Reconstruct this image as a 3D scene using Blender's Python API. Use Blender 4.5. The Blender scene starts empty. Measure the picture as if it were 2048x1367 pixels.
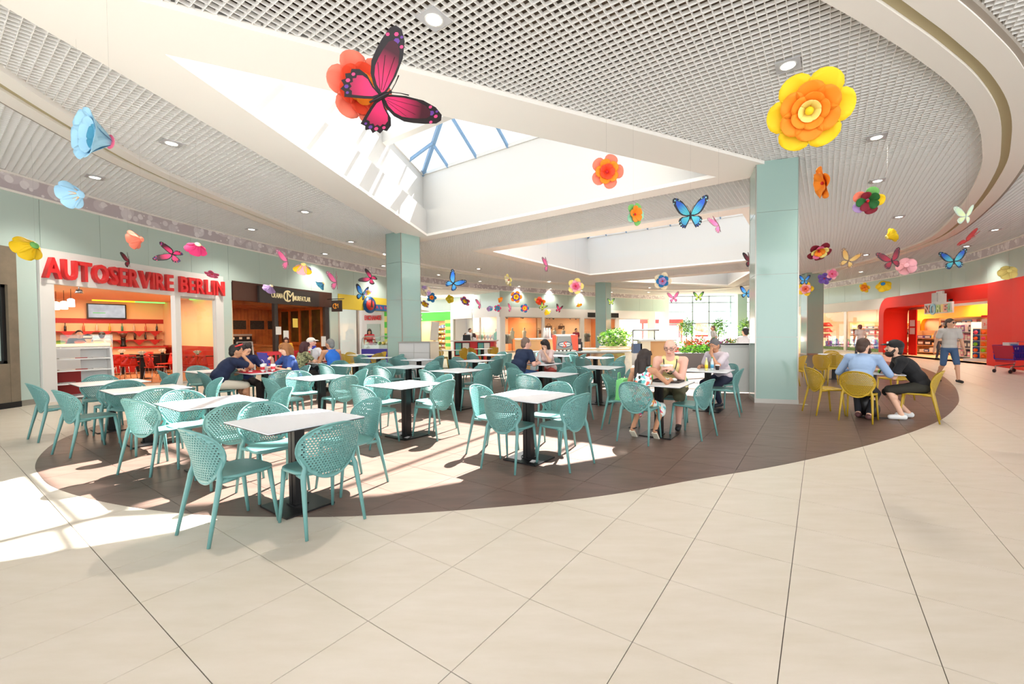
import bpy, math, random
from math import sin, cos, pi, radians, sqrt, atan2, hypot
from mathutils import Vector, Matrix
from mathutils.geometry import delaunay_2d_cdt
random.seed(7)
sc = bpy.context.scene
C = sc.collection

# ------------------------------------------------------------ camera, sky, sun, exposure
CAM_F, CAM_CX, CAM_CY, CAM_H = 844.291, 1082.6565, 683.5, 1.4856
_p, _r = -0.0234, -0.0078
_fw = Vector((0, cos(_p), sin(_p)))
_u0 = Vector((0, -sin(_p), cos(_p)))
_r0 = Vector((1, 0, 0))
_ri = cos(_r)*_r0 + sin(_r)*_u0
_up = -sin(_r)*_r0 + cos(_r)*_u0
cam_d = bpy.data.cameras.new('camera')
cam = bpy.data.objects.new('camera', cam_d); C.objects.link(cam)
m3 = Matrix((_ri, _up, -_fw)).transposed()
cam.matrix_world = Matrix.Translation((0, 0, CAM_H)) @ m3.to_4x4()
cam_d.sensor_width = 36.0
cam_d.lens = CAM_F*36/2048
cam_d.shift_x = -(CAM_CX-1024)/2048
cam_d.clip_start = .05; cam_d.clip_end = 300
sc.camera = cam

def ray(px, py): return _fw + _ri*((px-CAM_CX)/CAM_F) - _up*((py-CAM_CY)/CAM_F)
def at(px, py, z=0.0):            # the point of the horizontal plane z that the photograph shows at a pixel
    d = ray(px, py); t = (z-CAM_H)/d.z
    return Vector((d.x*t, d.y*t, z))
def deep(px, py, y):              # the point at depth y
    d = ray(px, py); t = y/d.y
    return Vector((d.x*t, y, CAM_H+d.z*t))

def lin(c):
    return tuple(((v/255)/12.92 if v <= 10 else ((v/255+.055)/1.055)**2.4) for v in c)+(1.0,)

world = bpy.data.worlds.new('sky'); sc.world = world; world.use_nodes = True
_wn = world.node_tree.nodes; _bg = _wn['Background']
_bg.inputs['Color'].default_value = (0.955, 0.98, 1.0, 1); _bg.inputs['Strength'].default_value = 2.6

SUN_AZ = Vector((0.33, 0.944)); SUN_EL = radians(53.4)
sd = bpy.data.lights.new('sun', 'SUN'); sd.energy = 74.0; sd.angle = radians(.6); sd.color = (1, .95, .87)
sun = bpy.data.objects.new('sun', sd); C.objects.link(sun)
_sv = Vector((SUN_AZ.x*cos(SUN_EL), SUN_AZ.y*cos(SUN_EL), sin(SUN_EL)))
sun.rotation_euler = _sv.to_track_quat('Z', 'Y').to_euler(); sun.location = (3, 9, 30)

vs = sc.view_settings
vs.view_transform = 'Standard'; vs.look = 'None'; vs.gamma = 1.0; vs.use_curve_mapping = False; vs.exposure = 0.40
try:
    sc.cycles.max_bounces = 8; sc.cycles.diffuse_bounces = 4; sc.cycles.adaptive_threshold = 0.02; sc.cycles.glossy_bounces = 4
    sc.cycles.transparent_max_bounces = 16; sc.cycles.use_denoising = True
    sc.cycles.sample_clamp_indirect = 6
except Exception: pass

# ------------------------------------------------------------ helpers
_mats = {}
def mat(name, col, rough=.55, metal=0.0, spec=.5, emit=0.0, ecol=None, alpha=None, noise=None, coat=0.0, bump=None):
    if name in _mats: return _mats[name]
    m = bpy.data.materials.new(name); m.use_nodes = True; nt = m.node_tree; b = nt.nodes['Principled BSDF']
    L = lin(col); b.inputs['Base Color'].default_value = L
    b.inputs['Roughness'].default_value = rough; b.inputs['Metallic'].default_value = metal
    b.inputs['Specular IOR Level'].default_value = spec; b.inputs['Coat Weight'].default_value = coat
    if emit:
        b.inputs['Emission Color'].default_value = lin(ecol or col); b.inputs['Emission Strength'].default_value = emit
    if noise:
        sc_, amt, col2 = noise
        tc = nt.nodes.new('ShaderNodeTexCoord'); n = nt.nodes.new('ShaderNodeTexNoise'); r = nt.nodes.new('ShaderNodeMapRange'); x = nt.nodes.new('ShaderNodeMix')
        x.data_type = 'RGBA'; n.inputs['Scale'].default_value = sc_; n.inputs['Detail'].default_value = 6; n.inputs['Roughness'].default_value = .6
        r.inputs[1].default_value = .35; r.inputs[2].default_value = .68; r.inputs[4].default_value = amt
        nt.links.new(tc.outputs['Object'], n.inputs['Vector']); nt.links.new(n.outputs['Fac'], r.inputs[0]); nt.links.new(r.outputs[0], x.inputs[0])
        x.inputs[6].default_value = L; x.inputs[7].default_value = lin(col2); nt.links.new(x.outputs[2], b.inputs['Base Color'])
    if bump:
        n2 = nt.nodes.new('ShaderNodeTexNoise'); n2.inputs['Scale'].default_value = bump[0]; bp = nt.nodes.new('ShaderNodeBump')
        bp.inputs['Strength'].default_value = bump[1]; bp.inputs['Distance'].default_value = .01
        tc2 = nt.nodes.new('ShaderNodeTexCoord'); nt.links.new(tc2.outputs['Object'], n2.inputs['Vector'])
        nt.links.new(n2.outputs['Fac'], bp.inputs['Height']); nt.links.new(bp.outputs[0], b.inputs['Normal'])
    _mats[name] = m; return m

def glass(name, tint=(255, 255, 255), refl=.08, rough=.02):
    if name in _mats: return _mats[name]
    m = bpy.data.materials.new(name); m.use_nodes = True; nt = m.node_tree; nt.nodes.clear()
    o = nt.nodes.new('ShaderNodeOutputMaterial'); mx = nt.nodes.new('ShaderNodeMixShader'); t = nt.nodes.new('ShaderNodeBsdfTransparent'); g = nt.nodes.new('ShaderNodeBsdfGlossy')
    lw = nt.nodes.new('ShaderNodeLayerWeight'); lw.inputs[0].default_value = .5; pw = nt.nodes.new('ShaderNodeMath'); pw.operation = 'POWER'; pw.inputs[1].default_value = 5; nt.links.new(lw.outputs['Facing'], pw.inputs[0]); ad = nt.nodes.new('ShaderNodeMath'); ad.operation = 'MULTIPLY_ADD'; ad.use_clamp = True; ad.inputs[1].default_value = .55; ad.inputs[2].default_value = refl
    t.inputs[0].default_value = lin(tint); g.inputs['Roughness'].default_value = rough
    nt.links.new(pw.outputs[0], ad.inputs[0]); nt.links.new(ad.outputs[0], mx.inputs[0]); nt.links.new(t.outputs[0], mx.inputs[1]); nt.links.new(g.outputs[0], mx.inputs[2]); nt.links.new(mx.outputs[0], o.inputs[0])
    _mats[name] = m; return m

class MB:
    """collects shapes for ONE mesh"""
    def __init__(s): s.v = []; s.f = []; s.m = []; s.mi = 0; s.sm = []
    def add(s, vs, fs, smooth=False):
        n = len(s.v); s.v += [tuple(v) for v in vs]
        for f in fs: s.f.append(tuple(i+n for i in f)); s.m.append(s.mi); s.sm.append(smooth)
        return s
    def box(s, c, d, rot=0.0, M=None):
        x, y, z = d[0]/2, d[1]/2, d[2]/2; R = Matrix.Rotation(rot, 3, 'Z') if rot else None
        vs = []
        for sx, sy, sz in ((-1,-1,-1),(1,-1,-1),(1,1,-1),(-1,1,-1),(-1,-1,1),(1,-1,1),(1,1,1),(-1,1,1)):
            p = Vector((sx*x, sy*y, sz*z))
            if R: p = R @ p
            p = p+Vector(c)
            if M: p = M @ p
            vs.append(p)
        return s.add(vs, [(0,3,2,1),(4,5,6,7),(0,1,5,4),(1,2,6,5),(2,3,7,6),(3,0,4,7)])
    def beam(s, a, b, w, h, up=(0, 0, 1)):
        a, b = Vector(a), Vector(b); d = (b-a).normalized(); u = Vector(up)
        if abs(d.dot(u)) > .98: u = Vector((1, 0, 0))
        r = d.cross(u).normalized()*w/2; u = r.cross(d).normalized()*h/2
        vs = [a-r-u, a+r-u, a+r+u, a-r+u, b-r-u, b+r-u, b+r+u, b-r+u]
        return s.add(vs, [(0,3,2,1),(4,5,6,7),(0,1,5,4),(1,2,6,5),(2,3,7,6),(3,0,4,7)][::1])
    def tube(s, pts, r, n=8, cap=True, flat=1.0):
        pts = [Vector(p) for p in pts]; k = len(pts); rs = r if isinstance(r, (list, tuple)) else [r]*k
        vs = []; fs = []; u = None
        for i, p in enumerate(pts):
            d = (pts[min(i+1, k-1)]-pts[max(i-1, 0)]).normalized()
            if u is None:
                u = d.cross(Vector((0, 0, 1)));
                if u.length < .05: u = d.cross(Vector((0, 1, 0)))
                u.normalize()
            else: u = (u-d*u.dot(d)).normalized()
            w = d.cross(u)
            for j in range(n):
                a = 2*pi*j/n; vs.append(p+(u*cos(a)+w*sin(a)*flat)*rs[i])
        for i in range(k-1):
            for j in range(n):
                fs.append((i*n+j, i*n+(j+1) % n, (i+1)*n+(j+1) % n, (i+1)*n+j))
        if cap: fs += [tuple(range(n-1, -1, -1)), tuple((k-1)*n+j for j in range(n))]
        return s.add(vs, fs, True)
    def lathe(s, prof, c=(0, 0, 0), n=14, M=None):
        vs = []; fs = []; k = len(prof)
        for r, z in prof:
            for j in range(n):
                a = 2*pi*j/n; p = Vector((c[0]+r*cos(a), c[1]+r*sin(a), c[2]+z)); vs.append(M @ p if M else p)
        for i in range(k-1):
            for j in range(n): fs.append((i*n+j, i*n+(j+1) % n, (i+1)*n+(j+1) % n, (i+1)*n+j))
        fs += [tuple(range(n-1, -1, -1)), tuple((k-1)*n+j for j in range(n))]
        return s.add(vs, fs, True)
    def prism(s, poly, z0, z1, M=None):
        n = len(poly); vs = [Vector((p[0], p[1], z0)) for p in poly]+[Vector((p[0], p[1], z1)) for p in poly]
        if M: vs = [M @ v for v in vs]
        return s.add(vs, [tuple(range(n-1, -1, -1)), tuple(range(n, 2*n))]+[(i, (i+1) % n, n+(i+1) % n, n+i) for i in range(n)])
    def ball(s, c, r, n=10, k=7, M=None):
        rr = r if isinstance(r, (tuple, list)) else (r, r, r); vs = []; fs = []
        for i in range(k+1):
            t = pi*i/k
            for j in range(n):
                a = 2*pi*j/n; p = Vector((rr[0]*sin(t)*cos(a), rr[1]*sin(t)*sin(a), -rr[2]*cos(t)))
                if M: p = M @ p
                vs.append(p+Vector(c))
        for i in range(k):
            for j in range(n): fs.append((i*n+j, i*n+(j+1) % n, (i+1)*n+(j+1) % n, (i+1)*n+j))
        return s.add(vs, fs, True)
    def quad(s, a, b, c, d): return s.add([a, b, c, d], [(0, 1, 2, 3)])
    def mesh(s, name, mats):
        me = bpy.data.meshes.new(name); me.from_pydata(s.v, [], s.f)
        for m in (mats if isinstance(mats, (list, tuple)) else [mats]): me.materials.append(m)
        me.polygons.foreach_set('material_index', s.m); me.polygons.foreach_set('use_smooth', s.sm); me.update()
        return me
    def build(s, name, mats, parent=None, loc=None, rz=0.0): return obj(name, s.mesh(name, mats), parent, loc, rz)

def obj(name, me, parent=None, loc=None, rz=0.0):
    o = bpy.data.objects.new(name, me); C.objects.link(o)
    if parent: o.parent = parent
    if loc is not None: o.location = loc
    if rz: o.rotation_euler = (0, 0, rz)
    return o
def tag(o, label=None, cat=None, group=None, kind=None):
    if label: o['label'] = label
    if cat: o['category'] = cat
    if group: o['group'] = group
    if kind: o['kind'] = kind
    return o
def thing(name, label, cat, loc=(0, 0, 0), rz=0.0, group=None):
    o = bpy.data.objects.new(name, None); C.objects.link(o); o.empty_display_size = .1
    o.location = loc; o.rotation_euler = (0, 0, rz); return tag(o, label, cat, group)
def struct(name, mb, mats, parent=None):
    o = mb.build(name, mats, parent)
    if not parent: o['kind'] = 'structure'
    return o
_kids = {}
def dup(root, loc, rz, label=None, group=None, scale=None):
    if root not in _kids: _kids[root] = [(c, list(c.children)) for c in root.children]
    r = root.copy(); C.objects.link(r); r.location = loc
    if isinstance(rz, (int, float)): r.rotation_euler = (0, 0, rz)
    else: r.rotation_euler = rz
    if scale: r.scale = (scale,)*3
    if label: r['label'] = label
    if group: r['group'] = group
    for c, gs in _kids[root]:
        k = c.copy(); C.objects.link(k); k.parent = r
        for g in gs:
            d = g.copy(); C.objects.link(d); d.parent = k
    return r
def text_mesh(name, body, size, depth, material, parent=None, M=None, bold=.0, shear=0.0, align='LEFT', width=1.0, spacing=1.0):
    cu = bpy.data.curves.new(name, 'FONT'); cu.body = body; cu.size = size; cu.extrude = depth; cu.offset = bold; cu.shear = shear; cu.align_x = align; cu.resolution_u = 3; cu.space_character = spacing
    t = bpy.data.objects.new(name, cu); C.objects.link(t)
    dg = bpy.context.evaluated_depsgraph_get(); me = bpy.data.meshes.new_from_object(t.evaluated_get(dg)); bpy.data.objects.remove(t)
    if width != 1.0:
        for v in me.vertices: v.co.x *= width
    me.materials.clear(); me.materials.append(material)
    if M: me.transform(M)
    return obj(name, me, parent)
def spline(pts, n=6, closed=False):
    P = [Vector(p) for p in pts]; out = []; k = len(P)
    for i in range(k if closed else k-1):
        a, b, c, d = (P[(i-1) % k], P[i], P[(i+1) % k], P[(i+2) % k]) if closed else (P[max(i-1, 0)], P[i], P[i+1], P[min(i+2, k-1)])
        for j in range(n):
            t = j/n; out.append(.5*((2*b)+(c-a)*t+(2*a-5*b+4*c-d)*t*t+(3*b-a-3*c+d)*t**3))
    if not closed: out.append(P[-1])
    return out
def inset(poly, d):                # closed polygon, counter-clockwise: positive d grows it
    n = len(poly); out = []
    for i in range(n):
        a, b, c = Vector(poly[i-1][:2]), Vector(poly[i][:2]), Vector(poly[(i+1) % n][:2])
        e1 = (b-a).normalized(); e2 = (c-b).normalized(); n1 = Vector((e1.y, -e1.x)); n2 = Vector((e2.y, -e2.x)); q = (n1+n2)
        out.append(b+q*(d/max(.25, (1+n1.dot(n2)))))
    return out
def ccw(poly):
    s = sum(poly[i-1][0]*poly[i][1]-poly[i][0]*poly[i-1][1] for i in range(len(poly)))
    return poly if s > 0 else poly[::-1]
def inside(p, poly):
    c = False; x, y = p[0], p[1]; n = len(poly)
    for i in range(n):
        x1, y1 = poly[i-1][0], poly[i-1][1]; x2, y2 = poly[i][0], poly[i][1]
        if (y1 > y) != (y2 > y) and x < (x2-x1)*(y-y1)/(y2-y1)+x1: c = not c
    return c
def flat_with_holes(outer, holes):
    """triangles of a polygon with holes -> (verts2d, faces)"""
    vs = []; es = []
    for lp in [outer]+holes:
        n0 = len(vs); vs += [Vector(p[:2]) for p in lp]; k = len(lp); es += [(n0+i, n0+(i+1) % k) for i in range(k)]
    v, e, f, *_ = delaunay_2d_cdt(vs, es, [], 0, 1e-5)
    out = []
    for t in f:
        c = (v[t[0]]+v[t[1]]+v[t[2]])/3
        if inside(c, outer) and not any(inside(c, h) for h in holes): out.append(tuple(t))
    return v, out
_o1 = 'first second third fourth fifth sixth seventh eighth ninth tenth eleventh twelfth thirteenth fourteenth fifteenth sixteenth seventeenth eighteenth nineteenth'.split(); _o2 = {20: 'twent', 30: 'thirt', 40: 'fort', 50: 'fift'}
def nth(n):
    if n < 20: return _o1[n-1]
    t = n//10*10; return _o2[t]+('ieth' if n == t else 'y-'+_o1[n-t-1])
GA = radians(-34.0)                                     # the grid the whole building follows
GI = Vector((cos(GA), sin(GA))); GJ = Vector((-sin(GA), cos(GA)))
# ------------------------------------------------------------ setting: floor
def floor_mat(name, col, col2, rough, spec=.5):
    m = bpy.data.materials.new(name); m.use_nodes = True; nt = m.node_tree; b = nt.nodes['Principled BSDF']
    b.inputs['Specular IOR Level'].default_value = spec
    g = nt.nodes.new('ShaderNodeNewGeometry'); mp = nt.nodes.new('ShaderNodeMapping'); n = nt.nodes.new('ShaderNodeTexNoise'); r = nt.nodes.new('ShaderNodeMapRange'); x = nt.nodes.new('ShaderNodeMix'); x.data_type = 'RGBA'
    mp.inputs['Rotation'].default_value = (0, 0, -GA); mp.inputs['Scale'].default_value = (1.3, 6, 1)
    n.inputs['Scale'].default_value = 1.6; n.inputs['Detail'].default_value = 7; n.inputs['Roughness'].default_value = .62
    r.inputs[1].default_value = .3; r.inputs[2].default_value = .72
    nt.links.new(g.outputs['Position'], mp.inputs[0]); nt.links.new(mp.outputs[0], n.inputs['Vector']); nt.links.new(n.outputs['Fac'], r.inputs[0]); nt.links.new(r.outputs[0], x.inputs[0])
    x.inputs[6].default_value = lin(col); x.inputs[7].default_value = lin(col2); nt.links.new(x.outputs[2], b.inputs['Base Color'])
    rr = nt.nodes.new('ShaderNodeMapRange'); rr.inputs[3].default_value = rough-.02; rr.inputs[4].default_value = rough+.03; nt.links.new(n.outputs['Fac'], rr.inputs[0]); nt.links.new(rr.outputs[0], b.inputs['Roughness'])
    return m
M_BEIGE = floor_mat('beige_porcelain', (213, 203, 189), (204, 193, 175), .33)
M_BROWN = floor_mat('brown_porcelain', (112, 90, 80), (92, 73, 65), .34, .35)
M_GROUT = mat('grout', (88, 78, 68), .8)
G0 = at(613.7, 1166.4); FA = radians(-33.5); FI = Vector((cos(FA), sin(FA))); FJ = Vector((-sin(FA), cos(FA))); TS = .6
brown_px = [(70, 932), (78, 948), (100, 970), (160, 992), (260, 1013), (390, 1028), (540, 1033), (700, 1032), (900, 1021), (1105, 1003), (1250, 984), (1400, 957), (1560, 930), (1700, 899), (1810, 868), (1880, 840), (1910, 815), (1918, 795), (1905, 768), (1870, 745), (1800, 726)]
bp = [at(*p).xy for p in brown_px]
bp += [Vector(p) for p in ((16.6, 25), (14.6, 32), (10, 35), (4, 31.5), (-1.5, 23), (-4.4, 16), (-6.2, 11), (-7.0, 8.2))] + [at(*p).xy for p in ((216, 846), (172, 858), (115, 882), (82, 908))]
BROWN = ccw([v for v in spline([(p[0], p[1], 0) for p in bp], 5, True)])
BROWN = [Vector((p[0], p[1])) for p in BROWN]
fl = MB(); fl.box((5, 20, -.055), (46, 48, .1)); floor = struct('floor', fl, M_GROUT)
def clip_convexish(sq, poly):      # square cut to the part inside the brown outline (outline nearly straight at tile size)
    n = len(sq); out = []
    ins = [inside(p, poly) for p in sq]
    if all(ins): return sq
    def cross(a, b):
        lo, hi = a, b
        la = inside(a, poly)
        for _ in range(18):
            m = (lo+hi)/2
            if inside(m, poly) == la: lo = m
            else: hi = m
        return (lo+hi)/2
    edge = []
    for i in range(n):
        a, b = sq[i], sq[(i+1) % n]
        if ins[i]: out.append(a)
        if ins[i] != ins[(i+1) % n]:
            q = cross(a, b); out.append(q); edge.append(len(out)-1)
    if len(edge) == 2 and len(out) >= 3:   # follow the curve along the cut
        i, j = edge
        if j == i+1: k = j; p, q = out[i], out[j]
        else: k = 0 if i == 0 else None; p, q = out[j], out[i]
        if k is not None or True:
            d = q-p; nrm = Vector((-d.y, d.x)); mids = []
            if d.length > .05:
                nrm.normalize()
                for t in (.2, .4, .6, .8):
                    b0 = p+d*t; lo, hi = b0-nrm*.12, b0+nrm*.12
                    if inside(lo, poly) != inside(hi, poly): mids.append(cross(lo, hi))
            if j == i+1: out = out[:j]+mids+out[j:]
            else: out = out+mids
    return out
def inview(p):
    v = Vector((p[0], p[1], -CAM_H)); f = v.dot(_fw)
    if f < .4: return False
    x = CAM_CX+CAM_F*v.dot(_ri)/f; y = CAM_CY-CAM_F*v.dot(_up)/f
    return -130 < x < 2180 and y < 1530
tb = MB(); h = TS/2-.0021
tb.add([(-h, -h, 0), (h, -h, 0), (h, h, 0), (-h, h, 0), (-h, -h, -.006), (h, -h, -.006), (h, h, -.006), (-h, h, -.006)], [(0, 1, 2, 3), (0, 4, 5, 1), (1, 5, 6, 2), (2, 6, 7, 3), (3, 7, 4, 0)])
tile_me = tb.mesh('tile', M_BEIGE); tile_br = tb.mesh('dark_tile', M_BROWN)
beige = []; brown = []
for i in range(-60, 62):
    for j in range(-40, 92):
        c = G0.xy+FI*(i+.5)*TS+FJ*(j+.5)*TS
        if not (-17 < c.x < 27 and -3.4 < c.y < 43.6): continue
        sq = [c+FI*a*h+FJ*b*h for a, b in ((-1, -1), (1, -1), (1, 1), (-1, 1))]
        ni = sum(inside(p, BROWN) for p in sq)
        if ni < 4: beige.append((c.length if inview(c) else 1e3+c.length, c, sq))
        if ni > 0: brown.append((c.length if inview(c) else 1e3+c.length, c, sq, ni))
beige.sort(key=lambda t: t[0]); brown.sort(key=lambda t: t[0])
rest = MB()
for k, (d, c, sq) in enumerate(beige):
    if k < 300: o = obj('tile', tile_me, floor, (c.x, c.y, 0), FA)
    else: rest.add([(p.x, p.y, 0) for p in sq], [(0, 1, 2, 3)])
tag(rest.build('tile_field', M_BEIGE, floor), kind='stuff')
rest = MB(); BZ = .0025
for k, (d, c, sq, ni) in enumerate(brown):
    if ni == 4:
        if k < 300: obj('dark_tile', tile_br, floor, (c.x, c.y, BZ), FA)
        else: rest.add([(p.x, p.y, BZ) for p in sq], [(0, 1, 2, 3)])
    else:
        pl = clip_convexish(sq, BROWN)
        if len(pl) > 2:
            if k < 300:
                q = MB(); q.prism(pl, .0003, BZ); q.build('dark_tile', M_BROWN, floor)
            else: rest.add([(p.x, p.y, BZ) for p in pl], [tuple(range(len(pl)))])
tag(rest.build('dark_tile_field', M_BROWN, floor), kind='stuff')
pv = MB(); pv.box((12, 75, -.08), (120, 62, .1)); struct('ground', pv, mat('pavement', (205, 202, 198), .8))

# ------------------------------------------------------------ ceiling: open-cell grid, plaster bands, skylight wells
ZC = 4.9
M_WHITE = mat('plaster_white', (243, 239, 232), .7)
M_WELL = mat('well_white_dimmed', (209, 206, 201), .8)  # white well walls, greyed in the colour to dim the daylight on them
M_CREAM = mat('plaster_cream', (249, 244, 236), .75)
M_SLAT = mat('slat_white', (252, 250, 246), .5)
M_PLEN = mat('plenum', (104, 86, 66), .9, noise=(1.3, .8, (60, 56, 52)))
S1 = ccw([Vector(p) for p in ((-4.47, 5.13), (3.85, 9.3), (-3.93, 14.7))])
S2 = ccw([Vector(p) for p in ((-2.0, 17.6), (5.8, 12.2), (10.7, 19.8), (2.92, 25.17))])
S3 = ccw([Vector(p) for p in ((5.3, 28.5), (12.0, 24.0), (13.9, 31.5))])
def off(poly, ds):                 # grow each side i (from vertex i to i+1) by its own distance
    n = len(poly); L = []
    for i in range(n):
        a, b = poly[i], poly[(i+1) % n]; e = (b-a).normalized(); nn = Vector((e.y, -e.x)); L.append((a+nn*ds[i], e))
    out = []
    for i in range(n):
        (p, d), (q, e) = L[i-1], L[i]; t = ((q-p).x*e.y-(q-p).y*e.x)/(d.x*e.y-d.y*e.x); out.append(p+d*t)
    return out
B1 = off(S1, [.93, .5, .93]); B2 = off(S2, [.62, .62, .62, .62]); B3 = off(S3, [.7, .7, .7])
ROOF = [(-19, -3.2), (29, -3.2), (29, 41.6), (-19, 41.6)]
LW = [(-11.05, 3.0), (-11.05, 9.1), (-11.05, 10.7), (-11.02, 11.9), (-10.86, 13.2), (-10.56, 14.9), (-10.2, 16.7), (-9.75, 18.6), (-9.15, 20.5), (-8.2, 23.0), (-7.15, 25.4), (-5.9, 27.4), (-4.5, 29.1), (-3, 30.6), (.7, 33.6), (5.2, 36.9), (9.5, 39.4), (12.0, 40.8)]
RW = [(14.6, 9.0), (17.0, 14.2), (17.7, 15.5), (19.1, 18.4), (19.85, 20.5), (20.55, 24.3), (20.9, 28.6), (20.95, 32), (20.6, 36), (20, 40.5)]
CEILP = [(-11.05, -3.0)]+LW+[(12.5, 41.2), (20.0, 41.2)]+RW[::-1][1:]+[(14.6, -3)]
CEILP = [Vector(p) for p in CEILP]
v, f = flat_with_holes([Vector(p) for p in ROOF], [inset(s, .06) for s in (S1, S2, S3)])
pm = MB(); pm.add([(p.x, p.y, 5.62) for p in v]+[(p.x, p.y, 5.7) for p in v], [t[::-1] for t in f]+[tuple(i+len(v) for i in t) for t in f])
ceiling = struct('ceiling', pm, M_PLEN)
def intervals(o, d, poly):
    ts = []; n = len(poly); nx = Vector((-d.y, d.x))
    for i in range(n):
        a, b = poly[i-1], poly[i]; da, db = (a-o).dot(nx), (b-o).dot(nx)
        if (da > 0) != (db > 0):
            q = a+(b-a)*(da/(da-db)); ts.append((q-o).dot(d))
    ts.sort(); return [(ts[i], ts[i+1]) for i in range(0, len(ts)-1, 2)]
def minus(iv, cut):
    for c0, c1 in cut:
        out = []
        for a, b in iv:
            if c1 <= a or c0 >= b: out.append((a, b)); continue
            if a < c0: out.append((a, c0))
            if b > c1: out.append((c1, b))
        iv = out
    return iv
PITCH = .0955; PLATE0 = Vector((-1.135, 4.695))
segs = []
for d, nrm in ((GI, GJ), (GJ, GI)):
    k0 = PLATE0.dot(nrm)
    for k in range(-420, 460):
        o = nrm*(k0+(k+.5)*PITCH)
        iv = intervals(o, d, CEILP)
        for Bz in (B1, B2, B3): iv = minus(iv, intervals(o, d, Bz))
        for a, b in iv:
            if b-a > .05: segs.append((o+d*a, o+d*b))
def seen_len(s):
    best = 1e9
    for t in (0, .25, .5, .75, 1):
        p = s[0].lerp(s[1], t)
        if p.y > .5 and abs(p.x)/p.y < 1.25 and p.y > 4.0: best = min(best, p.length)
    return best
segs.sort(key=seen_len)
lat = MB()
for k, (a, b) in enumerate(segs):
    L = (b-a).length; ang = atan2((b-a).y, (b-a).x); mid = (a+b)/2
    if k < 300:
        q = MB(); q.box((0, 0, .0215), (L, .0075, .043)); q.build('slat', M_SLAT, ceiling, (mid.x, mid.y, ZC), ang)
    else: lat.box((mid.x, mid.y, ZC+.0215), (L, .0075, .043), ang)
tag(lat.build('slat_lattice', M_SLAT, ceiling), kind='stuff')
M_ROOFMETAL = mat('skylight_steel', (120, 152, 184), .5, .1)
M_SKYGLASS = glass('skylight_glass', (213, 215, 217), .05)
def skylight(idx, S, Bd, apex, soffit=None):
    mb = MB()
    # flat plaster band, a solid plate round the opening
    n = len(S)
    for i in range(n):
        a, b, c, d = S[i], S[(i+1) % n], Bd[(i+1) % n], Bd[i]
        mb.prism([d, c, b, a], ZC-.06, ZC+.02)
    band = mb.build('plaster_band', M_CREAM, ceiling)
    W = inset(S, .3); t = .06; So = inset(S, t); Wo = inset(W, t); ZL, ZT = 5.72, 7.15
    lp = MB(); up = MB()
    for i in range(n):
        j = (i+1) % n
        lp.prism([So[i], So[j], S[j], S[i]], ZC+.02, ZL); lp.prism([Wo[i], Wo[j], So[j], So[i]], ZL-.08, ZL)
        up.prism([Wo[i], Wo[j], W[j], W[i]], ZL-.08, ZT)
    lp.build('well_lip', M_WELL, ceiling); up.build('well_wall', M_WELL, ceiling)
    ap = Vector(apex); V = [Vector((w.x, w.y, ZT)) for w in W]
    fr = MB()
    for i in range(n):
        a, b = V[i], V[(i+1) % n]
        g = MB(); nn = (b-a).cross(ap-a).normalized()*.012
        g.add([a, b, ap, a+nn, b+nn, ap+nn], [(0, 2, 1), (3, 4, 5), (0, 1, 4, 3), (1, 2, 5, 4), (2, 0, 3, 5)]); g.build('glass_pane', M_SKYGLASS, ceiling)
        fr = MB(); fr.beam(a, ap, .11, .16); fr.build('hip_rafter', M_ROOFMETAL, ceiling)
        fr = MB(); fr.beam(a, b, .1, .1); fr.build('eaves_beam', M_WELL, ceiling)
        e = (b-a).normalized(); L = (b-a).length; s_ap = (ap-a).dot(e); foot = a+e*s_ap
        k = max(3, int(L/1.25))
        for q in range(1, k):
            s = L*q/k
            t = s/s_ap if s < s_ap else (L-s)/(L-s_ap)
            st = a+e*s; en = st+(ap-foot)*t; dn = Vector((0, 0, -.03))
            if (en-st).length > .3:
                r = MB(); r.beam(st+dn, en+dn, .06, .09); r.build('rafter', M_ROOFMETAL, ceiling)
    if soffit:
        so = MB(); so.beam(soffit[0], soffit[1], .22, .3); so.build('tie_beam', M_WELL, ceiling)
def atp(px, py, z): return at(px, py, z).xy
skylight(1, S1, B1, (-1.3, 10.0, 9.3), (at(722, 298, 6.95), at(905, 219, 6.95)))
skylight(2, S2, B2, (4.3, 18.7, 9.6))
skylight(3, S3, B3, (10.4, 28.0, 9.2))
# the oval ring moulding: two plaster strips with a groove between
ring_px = [(0, 140), (86, 198), (171, 253), (294, 328), (400, 378), (513, 425), (600, 460), (690, 488), (779, 513), (843, 529), (923, 543), (1026, 557), (1140, 568), (1273, 578), (1400, 579), (1505, 570), (1624, 547), (1728, 523), (1800, 501), (1863, 474), (1918, 421), (1958, 351), (1964, 293), (1951, 234), (1907, 175), (1840, 122), (1772, 77), (1640, 0)]
rp = [at(*p, ZC-.07).xy for p in ring_px]+[Vector(p) for p in ((.5, 3.3), (-2.2, 3.0), (-4.8, 3.3), (-6.4, 4.2))]
RING = ccw([Vector((p.x, p.y)) for p in spline([(p.x, p.y, 0) for p in rp], 5, True)])
def normals(poly):
    n = len(poly); o = []
    for i in range(n):
        e = (poly[(i+1) % n]-poly[i-1]).normalized(); o.append(Vector((e.y, -e.x)))
    return o
RN = normals(RING)
def strip(name, d0, d1, z0, z1, m):
    n = len(RING); vs = []; fs = []
    for p, q in zip(RING, RN):
        for d, z in ((d0, z0), (d1, z0), (d1, z1), (d0, z1)): vs.append((p.x+q.x*d, p.y+q.y*d, z))
    for i in range(n):
        j = (i+1) % n
        for a in range(4): fs.append((i*4+a, i*4+(a+1) % 4, j*4+(a+1) % 4, j*4+a))
    q = MB(); q.add(vs, fs, False); return q.build(name, m, ceiling)
strip('ring_moulding', 0, .24, ZC-.07, ZC+.06, M_CREAM)
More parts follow.
